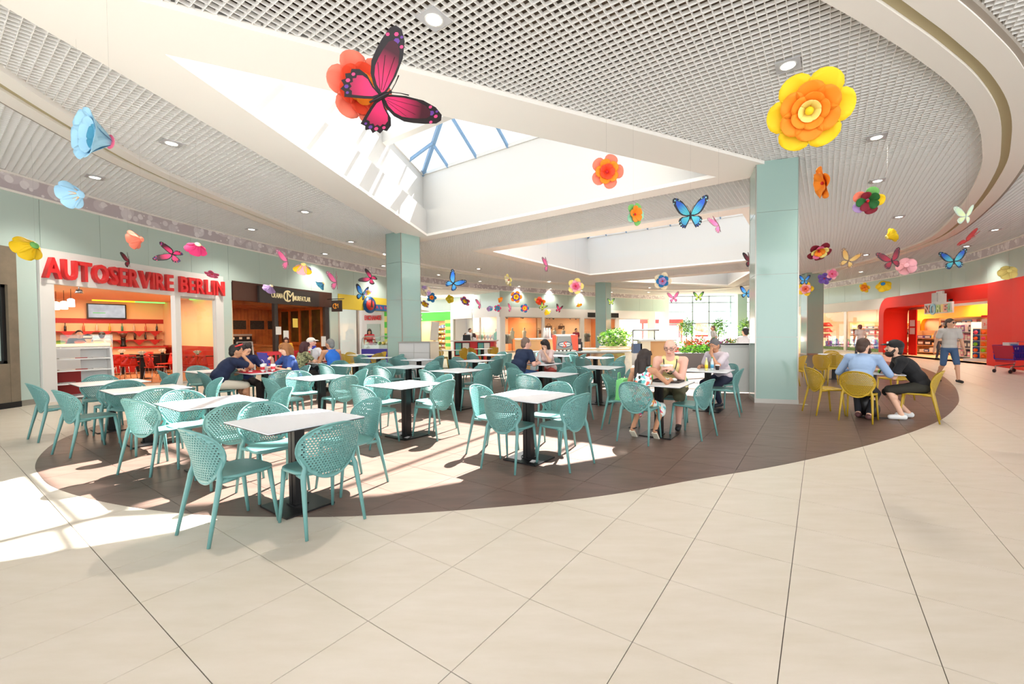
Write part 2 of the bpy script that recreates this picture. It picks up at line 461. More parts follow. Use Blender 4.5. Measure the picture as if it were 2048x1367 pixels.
strip('ring_groove', .23, .37, ZC-.03, ZC+.05, mat('groove_olive', (190, 178, 142), .8))
strip('ring_moulding', .36, .62, ZC-.07, ZC+.06, M_CREAM)
strip('ring_edge', .62, .68, ZC-.05, ZC+.14, mat('ring_edge_grey', (168, 158, 146), .8))
# downlights: square plate, round trim, lens
M_PLATE = mat('downlight_plate', (196, 196, 198), .5); M_TRIM = mat('downlight_trim', (240, 240, 236), .4); M_LENS = mat('downlight_lens', (255, 248, 235), .4, emit=14.0)
def make_downlight(rz):
    t = thing('downlight', 'square recessed ceiling downlight', 'ceiling light', (0, 0, 0), GA)
    q = MB(); q.box((0, 0, -.004), (.28, .28, .012)); q.build('plate', M_PLATE, t)
    q = MB(); q.lathe([(.085, -.012), (.098, -.020), (.1, -.012), (.1, -.002), (.085, -.002)], n=20); q.build('trim_ring', M_TRIM, t)
    q = MB(); q.lathe([(.001, -.0165), (.06, -.0165), (.083, -.013), (.001, -.012)], n=20); q.build('lens', M_LENS, t)
    return t
dl = make_downlight(0)
DL = [(868, 38, 'nearest the top edge, above the pink butterfly'), (1576, 130, 'just above the big yellow flower'), (1753, 274, 'to the right of the big yellow flower'), (1755, 361, 'just above the purple and yellow flower'), (1798, 433, 'above the yellow cup flower on the right'), (1732, 509, 'near the far right column top'),
      (343, 286, 'beside the large blue flower'), (190, 354, 'above the pale blue flower'), (610, 423, 'between the ring and the first skylight'), (503, 458, 'in the dark strip over the red sign'), (702, 483, 'left of the middle column top'), (650, 507, 'in the dark strip over the wine shop'), (767, 507, 'left of the middle column under the skylight tip'), (767, 531, 'in the dark strip just left of the middle column'),
      (957, 537, 'inside the ring above the cream flower'), (877, 549, 'in the dark strip right of the middle column'), (960, 562, 'in the dark strip above the cream flower'), (1038, 572, 'second in the dark strip past the cream flower'), (1099, 562, 'inside the ring left of the pink rose'), (1101, 577, 'in the dark strip left of the pink rose'), (1163, 581, 'in the dark strip behind the pink rose'), (1223, 584, 'in the dark strip right of the far column'), (1299, 575, 'inside the ring below the third skylight'), (1297, 584, 'in the dark strip over the far glass wall'),
      (1990, 459, 'outside the ring above the red scissor butterfly'), (1933, 492, 'outside the ring beside the red butterfly'), (1722, 543, 'outside the ring over the toy shop window'), (420, 519, 'none')]
for k, (px, py, w) in enumerate(DL[:-1]):
    p = at(px, py, ZC); r = dl if k == 0 else dup(dl, p, GA)
    r.location = p; r['label'] = 'square recessed ceiling downlight '+w; r['group'] = 'recessed downlights in the grid ceiling'
    L = bpy.data.lights.new('downlight_lamp', 'SPOT'); L.energy = 260; L.spot_size = radians(120); L.spot_blend = .8; L.color = (1, .94, .85); L.shadow_soft_size = .08
    lo = bpy.data.objects.new('downlight_lamp', L); C.objects.link(lo); lo.location = (p.x, p.y, ZC-.05)

# ------------------------------------------------------------ columns
M_TEALG = mat('teal_glass_panel', (160, 188, 180), .12, coat=.2)
M_STEEL = mat('brushed_steel', (176, 172, 164), .35, .8)
def column(name, c, a, w, d, base=True):
    q = MB(); q.box((0, 0, 2.45), (w-.06, d-.06, 4.9)); col = q.build(name, M_STEEL, None, (c[0], c[1], 0), a); col['kind'] = 'structure'
    lev = [.09, 1.35, 2.62, 3.88, 4.9]
    for z0, z1 in zip(lev, lev[1:]):
        zz = z1 - (.0 if z1 > 4.8 else .008)
        for sx, sy, sw in ((0, -1, w), (0, 1, w), (1, 0, d), (-1, 0, d)):
            p = MB()
            if sx: p.box((sx*(w/2-.018), 0, (z0+zz)/2), (.02, sw-.03, zz-z0))
            else: p.box((0, sy*(d/2-.018), (z0+zz)/2), (sw-.03, .02, zz-z0))
            p.build('glass_panel', M_TEALG, col)
    p = MB(); p.box((0, 0, .045), (w+.004, d+.004, .09)); p.build('plinth', M_STEEL, col)
    for sx in (-1, 1):
        for sy in (-1, 1):
            p = MB(); p.box((sx*(w/2-.014), sy*(d/2-.014), 2.45), (.022, .022, 4.9)); p.build('corner_trim', M_STEEL, col)
    return col
def col_at(name, pl, pr, depth):   # front face between two floor pixels
    a, b = at(*pl).xy, at(*pr).xy; e = (b-a).normalized(); n = Vector((-e.y, e.x)); c = (a+b)/2+n*depth/2
    return column(name, c, atan2(e.y, e.x), (b-a).length, depth)
col_at('column', (1509, 805), (1597, 808.5), .75)
# middle column: two faces meet at a vertical edge
p1, p2, p3 = deep(783, 700, 15.0), deep(808, 700, 14.35), deep(842, 700, 14.6)
column('column', ((-4.78), 14.75), radians(-34), .82, .82)
column('column', (4.35, 29.6), radians(-34), .82, .82)
column('column', (16.4, 25.6), radians(-10), .9, .9)
column('column', (18.9, 40.0), radians(0), .9, .7)
# ------------------------------------------------------------ chairs and tables
def back_surface(u, z):            # the curved shell of the backrest (u across, z up), sitter looks towards +y
    t = (z-.44)/.38
    return Vector((u*(1-.05*(1-t)), -.185-.085*t-.03*t*t+.115*(u/.245)**2*(.55+.45*t), z))
def back_outline(n=56):
    o = []
    for i in range(n):
        a = 2*pi*i/n; c, s = cos(a), sin(a); e = 2/2.25
        x = (abs(c)**e)*(1 if c > 0 else -1)*.245; z = (abs(s)**e)*(1 if s > 0 else -1)
        if z < 0: x *= 1-.30*(-z)**1.5; z = .62+z*.228
        else: z = .62+z*.20
        o.append(Vector((x, z)))
    return o
def backrest_mesh(m):
    out = back_outline(); holes = []; px, pz, r = .0222, .0192, .0068
    for row in range(-13, 12):
        for k in range(-12, 13):
            c = Vector((k*px+(px/2 if row % 2 else 0), .622+row*pz))
            q = Vector((c.x/(.245-.024), (c.y-.62)/((.2 if c.y > .62 else .228)-.022)))
            lim = 1.0 if c.y > .62 else 1-.30*min(1, abs(q.y))**1.5
            if (abs(q.x)/lim)**2.25+abs(q.y)**2.25 < 1:
                holes.append([Vector((c.x+r*sin(a*pi/3), c.y+r*1.05*cos(a*pi/3))) for a in range(6)])
    vs = list(out); es = [(i, (i+1) % len(out)) for i in range(len(out))]
    for hh in holes:
        n0 = len(vs); vs += hh; es += [(n0+i, n0+(i+1) % 6) for i in range(6)]
    v, e, f, ov, oe, of = delaunay_2d_cdt(vs, es, [], 1, 1e-6)
    cen = {}
    for hh in holes:
        c = sum(hh, Vector((0, 0)))/6; cen.setdefault((int(c.x/.0222+50), int(c.y/.0192)), []).append(c)
    tris = []
    for t in f:
        c = (v[t[0]]+v[t[1]]+v[t[2]])/3; bad = False
        for dx in (-1, 0, 1):
            for dy in (-1, 0, 1):
                for q in cen.get((int(c.x/.0222+50)+dx, int(c.y/.0192)+dy), ()):
                    if (q-c).length < r*.86: bad = True
        if not bad: tris.append(tuple(t))
    th = .0085; P = []; Q = []
    for p in v:
        a = back_surface(p.x, p.y); du = back_surface(p.x+.002, p.y)-a; dz = back_surface(p.x, p.y+.002)-a; n = du.cross(dz).normalized()
        P.append(a-n*th/2); Q.append(a+n*th/2)
    n = len(P); cnt = {}
    for t in tris:
        for i in range(3):
            k = (t[i], t[(i+1) % 3]); cnt[k] = 1
    walls = [(a, b, b+n, a+n) for (a, b) in cnt if (b, a) not in cnt]
    mb = MB(); mb.add(P+Q, [t for t in tris], True); nn = 0
    mb.f += [tuple(i+n for i in t[::-1]) for t in tris]; mb.m += [0]*len(tris); mb.sm += [True]*len(tris)
    mb.f += walls; mb.m += [0]*len(walls); mb.sm += [False]*len(walls)
    # rolled rim along the outline
    rim = [back_surface(p.x, p.y) for p in out]; mb.tube(rim+[rim[0]], .0075, 6, False)
    return mb.mesh('backrest', m)
def seat_mesh(m):
    mb = MB(); n = 32; rings = []
    def pt(a, k, z):
        c, s = cos(a), sin(a); e = 2/3.6
        x = abs(c)**e*(1 if c > 0 else -1); y = abs(s)**e*(1 if s > 0 else -1)
        return Vector((x*(.215+.018*y)*k, .035+y*.203*k, z+.008))
    vs = [Vector((0, .035, .444))]; fs = []
    prof = [(.35, .437), (.7, .441), (.9, .447), (.97, .4475), (1, .442), (1, .427), (.95, .418), (.6, .416)]
    for k, z in prof:
        for j in range(n): vs.append(pt(2*pi*j/n, k, z))
    for j in range(n): fs.append((0, 1+j, 1+(j+1) % n))
    for i in range(len(prof)-1):
        for j in range(n): a = 1+i*n; fs.append((a+j, a+n+j, a+n+(j+1) % n, a+(j+1) % n))
    a = 1+(len(prof)-1)*n; fs.append(tuple(a+j for j in range(n-1, -1, -1)))
    mb.add(vs, [f[::1] for f in fs], True); return mb.mesh('seat', m)
def make_chair(name, label, m):
    t = thing(name, label, 'chair')
    obj('seat', seat_mesh(m), t); obj('backrest', backrest_mesh(m), t)
    for s in (-1, 1):
        q = MB(); q.tube([(s*.21, .235, .001), (s*.2, .21, .2), (s*.19, .185, .43)], [.0115, .0145, .018], 8); q.build('front_leg', m, t)
        e0 = back_surface(s*.19, .50); e1 = back_surface(s*.225, .58)
        q = MB(); q.tube([(s*.222, -.255, .001), (s*.213, -.215, .2), (s*.2, -.172, .40), (s*.198, -.165, .44), (e0.x, e0.y, .50), (e1.x, e1.y, .58)], [.0115, .015, .0195, .0205, .016, .007], 8)
        q.build('rear_leg', m, t)
        q = MB(); q.tube([(s*.198, -.17, .43), (s*.19, -.05, .427)], [.017, .013], 8); q.build('side_rail', m, t)
    return t
M_TEAL = mat('chair_teal', (100, 150, 146), .38, spec=.5)
M_YEL = mat('chair_mustard', (184, 150, 32), .4)
teal0 = make_chair('dining_chair', 'teal chair', M_TEAL); yel0 = make_chair('dining_chair', 'mustard chair', M_YEL)
M_TOP = mat('table_laminate', (232, 234, 238), .3); M_EDGE = mat('table_edge', (52, 50, 50), .5); M_BLACK = mat('black_steel', (34, 33, 34), .35, .4)
def make_table():
    t = thing('cafe_table', 'table', 'table')
    q = MB(); q.box((0, 0, .7465), (.80, .78, .007)); q.build('tabletop', M_TOP, t)
    q = MB(); q.box((0, 0, .739), (.798, .778, .008)); q.build('tabletop_core', M_EDGE, t)
    q = MB(); q.box((-.028, 0, .373), (.05, .09, .73)); q.box((.028, 0, .373), (.05, .084, .73)); q.box((0, 0, .373), (.008, .07, .73)); q.box((0, 0, .731), (.34, .34, .006)); q.build('post', M_BLACK, t)
    q = MB(); q.prism(inset([Vector(p) for p in ((-.23, -.2), (.23, -.2), (.23, .2), (-.23, .2))], 0), .0025, .016); q.box((0, 0, .02), (.14, .12, .012)); q.build('base_plate', M_BLACK, t)
    return t
table0 = make_table()
SIDE = {'n': (-GJ, 'near side'), 'r': (GI, 'right-hand side'), 'l': (-GI, 'left-hand side'), 'f': (GJ, 'far side')}
# table: pixel of the centre of its top, what tells it apart, chairs (side, or side + measured place and facing), colour
TAB = {
 'T1': ((592, 838), 'the nearest table at the beige floor edge', [('n', -2.40, 3.22, 63), ('r', -1.76, 3.32, 143), ('f', -1.87, 4.10, -124), 'l'], 't'),
 'T2': ((425, 803), 'the second table from the beige edge, half sunlit', [('n', -4.25, 4.66, 78), 'r', 'l', 'f'], 't'),
 'T3': ((293, 777), 'the third table from the nearest, toward the red sign', [('n', -5.83, 5.40, 68), 'r', 'l', 'f'], 't'),
 'T4': ((221, 764), 'the table before the white display shelf', ['n', 'r', 'l', 'f'], 't'),
 'T5': ((428, 741), 'the half hidden table behind the navy shirt man', ['n', 'l', 'r'], 't'),
 'T6': ((530, 743), 'the crowded table with takeaway cups', ['n', 'r', 'l', 'f'], 't'),
 'T7': ((643, 754), 'the sunlit table right of the blue blouse woman', ['n', 'r', 'l', 'f'], 't'),
 'T8': ((812, 768), 'the sunlit table behind the nearest one', ['n', ('r', -1.54, 6.06, 150), 'l', 'f'], 't'),
 'T9': ((817, 733), 'the empty table below the middle column', ['n', 'r', 'l', 'f'], 't'),
 'T10': ((916, 740), 'the table under the red kiosk', ['n', 'r', 'l', 'f'], 't'),
 'T11': ((950, 721), 'the table left of the navy shirt couple', ['n', 'r', 'l', 'f'], 't'),
 'T12': ((838, 719), 'the table before the grey bin unit', ['n', 'r', 'l', 'f'], 't'),
 'T13': ((711, 729), 'the table behind the blue vest man', ['n', 'r', 'l', 'f'], 't'),
 'T14': ((757, 715), 'the table left of the middle column foot', ['n', 'r', 'l', 'f'], 't'),
 'T15': ((728, 709), 'the small table by the ice cream counter', ['n', 'r', 'l', 'f'], 'y'),
 'T16': ((900, 700), 'the small table before the green striped shop', ['n', 'r', 'l', 'f'], 'y'),
 'T17': ((964, 697), 'the small table before the red kiosk', ['n', 'r', 'f'], 'y'),
 'T18': ((978, 709.5), 'the far table just past the red kiosk', ['n', 'r', 'l', 'f'], 't'),
 'T19': ((1083, 727), 'the table of the navy shirt couple', ['n', 'r', 'f', 'l'], 't'),
 'T20': ((1096, 748), 'the table behind the sunlit front one', ['n', 'r', 'l', 'f'], 't'),
 'T21': ((1057, 790), 'the sunlit front table in the middle', [('n', -.35, 4.68, 60), ('r', .25, 4.73, 138), 'f', 'l'], 't'),
 'T22': ((1198, 734), 'the table left of the floral dress girl', ['n', 'r', 'l', 'f'], 't'),
 'T23': ((1191, 715), 'the far table below the planter counter', ['n', 'r', 'l', 'f'], 't'),
 'T26': ((1120, 711), 'the far table under the coffee machine', ['n', 'r', 'l', 'f'], 't'),
 'T24': ((1318, 765), 'the table shared by girl and bald man', [('n', 1.34, 5.75, 54), ('r', 2.14, 5.97, 132), ('l', 1.22, 6.45, -24), ('f', 2.25, 6.70, -112)], 't'),
 'T25': ((1416, 740), 'the table of the man covering his face', [('r', 3.28, 7.52, 150), ('f', 3.62, 8.12, -150)], 't'),
 'TY1': ((1745, 744), 'the table of the two young men', [('n', 5.20, 6.89, 42), ('r', 6.19, 6.85, 122), ('l', 5.02, 7.48, -4), ('f', 7.5, 8.95, -165)], 'y'),
 'TY2': ((1668, 708), 'the empty table by the toy window', [('n', 8.35, 12.0, 52), ('r', 7.7, 11.45, 25), ('l', 8.0, 13.2, -12), 'f'], 'y'),
}
CH = {}; TW = {}; first = {'t': teal0, 'y': yel0}; used = {'t': 0, 'y': 0}; tused = 0
rj = random.Random(4)
def place_chair(kind, x, y, deg, label, group, z=0.0):
    src = first[kind]
    if not used[kind]: used[kind] = 1; o = src; o.location = (x, y, z); o.rotation_euler = (0, 0, radians(deg)-pi/2); o['label'] = label; o['group'] = group
    else: o = dup(src, (x, y, z), radians(deg)-pi/2, label, group)
    return o
for key, (px, desc, chairs, kind) in TAB.items():
    c = at(px[0], px[1], .75); TW[key] = Vector((c.x, c.y))
    lab = 'square white cafe table, '+desc
    if tused: dup(table0, (c.x, c.y, .001), GA, lab, 'white cafe tables')
    else: table0.location = (c.x, c.y, .001); table0.rotation_euler = (0, 0, GA); table0['label'] = lab; table0['group'] = 'white cafe tables'; tused = 1
    for s in chairs:
        if isinstance(s, tuple): k, x, y, deg = s
        else:
            k = s; d = .535+rj.uniform(-.035, .05); sd_ = SIDE[k][0]; lt = Vector((-sd_.y, sd_.x))*rj.uniform(-.05, .05)
            p = c.xy+sd_*d+lt; x, y = p; deg = math.degrees(atan2(-sd_.y, -sd_.x))+rj.uniform(-9, 9)
        col = 'teal' if kind == 't' else 'mustard'
        CH[key+k] = place_chair(kind, x, y, deg, f'{col} perforated chair, {SIDE[k][1]} of {desc}', f'{col} perforated chairs', .0025)
place_chair('y', 6.55, 10.95, 172, 'mustard perforated chair half hidden by the front column edge', 'mustard perforated chairs', .0025)
# ------------------------------------------------------------ walls: glass fascia, printed band, shop fronts
M_FASC = mat('fascia_glass', (192, 210, 201), .12, coat=.2)
M_SHOPW = mat('shopfront_white', (236, 232, 226), .5)
M_ALU = mat('aluminium', (196, 192, 186), .35, .6)
M_CLEAR = glass('shop_glass', (246, 252, 250), .05)
def seglen(P):
    s = [0.0]
    for a, b in zip(P, P[1:]): s.append(s[-1]+(Vector(b)-Vector(a)).length)
    return s
class Path:
    def __init__(p, P, side): p.P = [Vector(q) for q in P]; p.S = seglen(P); p.side = side
    def at(p, s):
        for i in range(len(p.S)-1):
            if s <= p.S[i+1] or i == len(p.S)-2:
                e = (p.P[i+1]-p.P[i]).normalized(); q = p.P[i]+e*(s-p.S[i]); return q, e, Vector((e.y, -e.x))*p.side
    def px(p, x, y=664):       # arc length where the photograph's column x meets the wall
        d = ray(x, y); o = Vector((0, 0)); dd = Vector((d.x, d.y)); best = None
        for i in range(len(p.S)-1):
            a, b = p.P[i], p.P[i+1]; e = b-a; den = dd.x*e.y-dd.y*e.x
            if abs(den) < 1e-9: continue
            t = (a.x*e.y-a.y*e.x)/den; u = (a.x*dd.y-a.y*dd.x)/den
            if t > 0 and -1e-6 <= u <= 1+1e-6: return p.S[i]+u*e.length
        return None
LP = Path(LW, 1); RP = Path(RW, -1)
def slab(mb, path, s0, s1, z0, z1, o0, o1, step=.6):
    n = max(1, int(math.ceil((s1-s0)/step))); vs = []; fs = []
    for k in range(n+1):
        q, e, nn = path.at(s0+(s1-s0)*k/n)
        for o, z in ((o0, z0), (o1, z0), (o1, z1), (o0, z1)): vs.append((q.x+nn.x*o, q.y+nn.y*o, z))
    for k in range(n):
        for a in range(4): fs.append((k*4+a, k*4+(a+1) % 4, k*4+4+(a+1) % 4, k*4+4+a))
    fs += [(3, 2, 1, 0), tuple(n*4+a for a in range(4))]
    mb.add(vs, fs); return mb
def bokeh():
    m = bpy.data.materials.new('printed_bokeh'); m.use_nodes = True; nt = m.node_tree; b = nt.nodes['Principled BSDF']; b.inputs['Roughness'].default_value = .45
    uv = nt.nodes.new('ShaderNodeUVMap'); cur = None
    base = lin((196, 184, 188))
    prev = None
    for scl, rmax, col, off in ((1.5, .50, (216, 207, 209), 0), (2.4, .44, (230, 223, 224), 3.3), (4.2, .40, (242, 236, 236), 7.7)):
        mp = nt.nodes.new('ShaderNodeMapping'); mp.inputs['Location'].default_value = (off, off*1.7, 0); v = nt.nodes.new('ShaderNodeTexVoronoi'); v.voronoi_dimensions = '2D'; v.inputs['Scale'].default_value = scl
        sep = nt.nodes.new('ShaderNodeSeparateColor'); mul = nt.nodes.new('ShaderNodeMath'); mul.operation = 'MULTIPLY'; mul.inputs[1].default_value = rmax
        sub = nt.nodes.new('ShaderNodeMath'); sub.operation = 'SUBTRACT'; mr = nt.nodes.new('ShaderNodeMapRange'); mr.inputs[1].default_value = 0; mr.inputs[2].default_value = .035; mr.inputs[4].default_value = .85
        mx = nt.nodes.new('ShaderNodeMix'); mx.data_type = 'RGBA'; lk = nt.links.new
        lk(uv.outputs[0], mp.inputs[0]); lk(mp.outputs[0], v.inputs['Vector']); lk(v.outputs['Color'], sep.inputs[0]); lk(sep.outputs[0], mul.inputs[0])
        lk(mul.outputs[0], sub.inputs[0]); lk(v.outputs['Distance'], sub.inputs[1]); lk(sub.outputs[0], mr.inputs[0]); lk(mr.outputs[0], mx.inputs[0])
        if prev is None: mx.inputs[6].default_value = base
        else: lk(prev, mx.inputs[6])
        mx.inputs[7].default_value = lin(col); prev = mx.outputs[2]
    nt.links.new(prev, b.inputs['Base Color']); return m
M_BOKEH = bokeh()
def band(path, s0, s1, parent):
    n = int((s1-s0)/.5)+1; vs = []; fs = []; uvs = []
    for k in range(n+1):
        s = s0+(s1-s0)*k/n; q, e, nn = path.at(s)
        for z in (4.53, 4.88):
            vs.append((q.x+nn.x*.03, q.y+nn.y*.03, z)); uvs.append((s, z))
    for k in range(n): fs.append((2*k, 2*k+2, 2*k+3, 2*k+1))
    mb = MB(); mb.add(vs, fs); o = mb.build('printed_band', M_BOKEH, parent); me = o.data; u = me.uv_layers.new(name='UVMap')
    for l in me.loops: u.data[l.index].uv = uvs[l.vertex_index]
    t = MB(); slab(t, path, s0, s1, 4.86, 4.9, 0, .06); slab(t, path, s0, s1, 4.49, 4.535, 0, .05); t.build('band_trim', M_CREAM, parent)
def fascia(path, s0, s1, parent, z0=3.34, w=1.25):
    n = max(1, round((s1-s0)/w))
    for k in range(n):
        a, b = s0+(s1-s0)*k/n+.004, s0+(s1-s0)*(k+1)/n-.004
        q = MB(); slab(q, path, a, b, z0, 4.49, 0, .022); q.build('glass_panel', M_FASC, parent)
def wallshell(name, path, s0, s1, z0=3.3, z1=4.9):
    q = MB(); slab(q, path, s0, s1, z0, z1, -.12, -.002); return struct(name, q, M_SHOPW)
wl = wallshell('wall_left', LP, 0, LP.px(842))
band(LP, 0, LP.S[-1], wl); fascia(LP, 0, LP.px(842), wl)
bk = MB(); slab(bk, LP, LP.px(840), LP.px(1000), 4.4, 4.9, -.4, -.002); bk.build('band_beam', M_CREAM, wl)
s_c = LP.px(1000); wb = wallshell('wall_back', LP, s_c, LP.S[-1]); fascia(LP, s_c, LP.S[-1], wb, 3.36, 1.6)
wr = wallshell('wall_right', RP, 0, RP.S[-1]); band(RP, 0, RP.S[-1], wr); fascia(RP, 0, RP.S[-1], wr, 3.36, 1.6)

class Fr:                          # a local frame on a facade: x along it, y out into the hall, z up
    def __init__(f, o, x):
        f.o = Vector((o[0], o[1], 0)); f.x = Vector((x[0], x[1], 0)).normalized(); f.y = Vector((-f.x.y, f.x.x, 0)); f.rz = atan2(f.x.y, f.x.x)
        f.M = Matrix(((f.x.x, f.y.x, 0, f.o.x), (f.x.y, f.y.y, 0, f.o.y), (0, 0, 1, 0), (0, 0, 0, 1)))
    def p(f, x, y, z=0): return f.M @ Vector((x, y, z))
    def bx(f, mb, x0, x1, y0, y1, z0, z1): return mb.box(((x0+x1)/2, (y0+y1)/2, (z0+z1)/2), (x1-x0, y1-y0, z1-z0), M=f.M)
def SH(f, kind, m, *boxes):
    for b in boxes: o = B(f, {'floor': 'floor', 'ceiling': 'ceiling', 'wall': 'wall_left'}[kind], m, None, b); o['kind'] = 'structure'
def B(f, name, m, parent, *boxes):
    q = MB()
    for b in boxes: f.bx(q, *b)
    return q.build(name, m, parent)
# --- portal and glass pier at the left edge of the view
M_OAK = mat('grey_oak', (132, 118, 98), .6, noise=(3, .7, (110, 98, 82)))
q0 = LP.at(LP.px(-120))[0]; f0 = Fr((-11.05, 5.5), (0, 1))
f0.y = Vector((1, 0, 0)); f0.M = Matrix(((0, 1, 0, -11.05), (1, 0, 0, 5.5), (0, 0, 1, 0), (0, 0, 0, 1)))
yL = (LP.at(LP.px(32))[0]).y-5.5; yP = LP.at(LP.px(78))[0].y-5.5
d1 = B(f0, 'door_1', M_OAK, None, (-2.5, yL, -.1, .06, 2.55, 3.34), (yL-.16, yL, -.1, .06, 0, 2.55), (-2.5, yL-.16, -.1, .05, 0, .92)); d1['kind'] = 'structure'
B(f0, 'pane', M_FASC, d1, (-2.4, yL-.2, -.08, -.05, .95, 2.5)); B(f0, 'door_frame', M_BLACK, d1, (yL-.22, yL-.16, -.09, .0, .92, 2.55), (-2.5, yL-.16, -.09, .0, 2.49, 2.55), (-2.5, yL-.16, -.09, .0, .92, .98), (-2.5, yL, -.1, .07, 0, .12))
B(f0, 'glass_panel', M_FASC, wl, (yL+.02, yP-.01, -.1, .0, .12, 3.34)); B(f0, 'plinth', M_STEEL, wl, (yL+.02, yP-.01, -.1, .005, 0, .12))

# --- self service restaurant with the red letters
M_ORANGE = mat('shop_peach', (243, 196, 150), .7); M_RED = mat('shop_red', (176, 30, 24), .5); M_REDL = mat('sign_red', (226, 34, 38), .35, coat=.3)
A = LP.at(LP.px(78))[0]; Bq = LP.at(LP.px(446))[0]; s1 = LP.px(78); s2 = LP.px(446)
h1 = MB(); slab(h1, LP, s1, s2, 2.66, 3.42, -.1, .06); h1.build('shop_header', M_SHOPW, wl)
for a, b in ((78, 107), (349, 360), (431, 446)):
    q = MB(); slab(q, LP, LP.px(a), LP.px(b), 0, 2.66, -.1, .05); q.build('shop_jamb', M_SHOPW, wl)
for a, b in ((361, 430),):
    q = MB(); slab(q, LP, LP.px(a), LP.px(b), .06, 2.64, -.04, -.028); q.build('shop_pane', M_CLEAR, wl)
    q = MB(); slab(q, LP, LP.px(a), LP.px(b), 2.6, 2.66, -.06, 0); slab(q, LP, LP.px(a), LP.px(b), 0, .06, -.06, 0); q.build('pane_rail', M_ALU, wl)
q = MB(); slab(q, LP, LP.px(447), LP.px(464), .1, 3.34, -.1, .02); q.build('glass_panel', M_FASC, wl)
q = MB(); slab(q, LP, LP.px(447), LP.px(464), 0, .1, -.1, .025); q.build('plinth', M_STEEL, wl)
U = -GI; V = -GJ                                          # into the shop, and along its back wall towards the camera
fA = Fr(LP.at(LP.px(463))[0]+U*.1, V); fA.y = Vector((GI.x, GI.y, 0)); fA.M = Matrix(((V.x, GI.x, 0, fA.o.x), (V.y, GI.y, 0, fA.o.y), (0, 0, 1, 0), (0, 0, 0, 1)))
D1 = 7.0
M_SHFL = mat('shop_floor_terracotta', (196, 142, 100), .35)
SH(fA, 'floor', M_SHFL, (-.1, 8, -D1, -.25, .0, .012)); SH(fA, 'ceiling', M_ORANGE, (-.1, 8, -D1, -.3, 2.88, 2.94))
SH(fA, 'wall', M_ORANGE, (-.1, 8, -D1-.1, -D1, 0, 2.9)); SH(fA, 'wall', M_ORANGE, (-.12, 0, -D1, -.1, 0, 2.9)); SH(fA, 'wall', M_ORANGE, (7.9, 8, -D1, -3.5, 0, 2.9))
B(fA, 'shop_dado', M_RED, wl, (0, .02, -D1, -.15, 0, 1.05)); B(fA, 'red_stripe', M_RED, wl, (0, 6, -D1, -D1+.03, 1.98, 2.16))
B(fA, 'cove_slot', mat('cove_led_green', (90, 230, 90), .5, emit=2.2), wl, (.05, 1.0, -D1+.35, -D1+.5, 2.84, 2.885)); B(fA, 'cove_slot', mat('cove_led_amber', (255, 196, 30), .5, emit=2.0), wl, (1.0, 2.2, -D1+.35, -D1+.5, 2.84, 2.885))
B(fA, 'cove_slot', mat('cove_led_green', (90, 230, 90)), wl, (.02, .12, -3.4, -2.2, 2.84, 2.885))
def shop_fill_light(p, e, col, size=1.5, name='shop_fill_light'):
    L = bpy.data.lights.new(name, 'AREA'); L.energy = e; L.size = size; L.color = col; o = bpy.data.objects.new(name, L); C.objects.link(o); o.location = p; return o  # area light added to brighten a shop interior, no fixture modelled for it
shop_fill_light(fA.p(2.4, -4.6, 2.85), 110, (1, .74, .5), 2.2); shop_fill_light(fA.p(1.5, -2.0, 2.85), 60, (1, .74, .5), 1.2)
tv = thing('television', 'flat television high on the back wall showing a grey green picture', 'television', fA.p(1.75, -D1+.1, 2.45), fA.rz)
def local(t, x0, x1, y0, y1, z0, z1, name, m):  # a part in the thing's own frame
    q = MB(); q.box(((x0+x1)/2, (y0+y1)/2, (z0+z1)/2), (x1-x0, y1-y0, z1-z0)); return q.build(name, m, t)
for o in (tv,): o.rotation_euler = (0, 0, atan2(V.y, V.x)+pi)
M_SCR = bpy.data.materials.new('tv_picture'); M_SCR.use_nodes = True; _nt = M_SCR.node_tree; _b = _nt.nodes['Principled BSDF']; _tc = _nt.nodes.new('ShaderNodeTexCoord'); _n = _nt.nodes.new('ShaderNodeTexNoise'); _n.inputs['Scale'].default_value = 3; _cr = _nt.nodes.new('ShaderNodeValToRGB')
_cr.color_ramp.elements[0].color = lin((110, 118, 128)); _cr.color_ramp.elements[1].color = lin((228, 232, 236)); _nt.links.new(_tc.outputs['Object'], _n.inputs[0]); _nt.links.new(_n.outputs[0], _cr.inputs[0]); _nt.links.new(_cr.outputs[0], _b.inputs['Emission Color']); _b.inputs['Emission Strength'].default_value = .8; _b.inputs['Base Color'].default_value = (.02, .02, .02, 1)
local(tv, -.56, .56, -.04, .04, -.3, .3, 'casing', M_BLACK); local(tv, -.52, .52, -.046, -.041, -.25, .26, 'screen', M_SCR); local(tv, -.4, -.05, -.048, -.0465, -.08, -.055, 'green_bar', mat('tv_green', (60, 170, 60), emit=.6)); local(tv, -.08, .08, .04, .1, -.1, .1, 'wall_mount', M_BLACK)
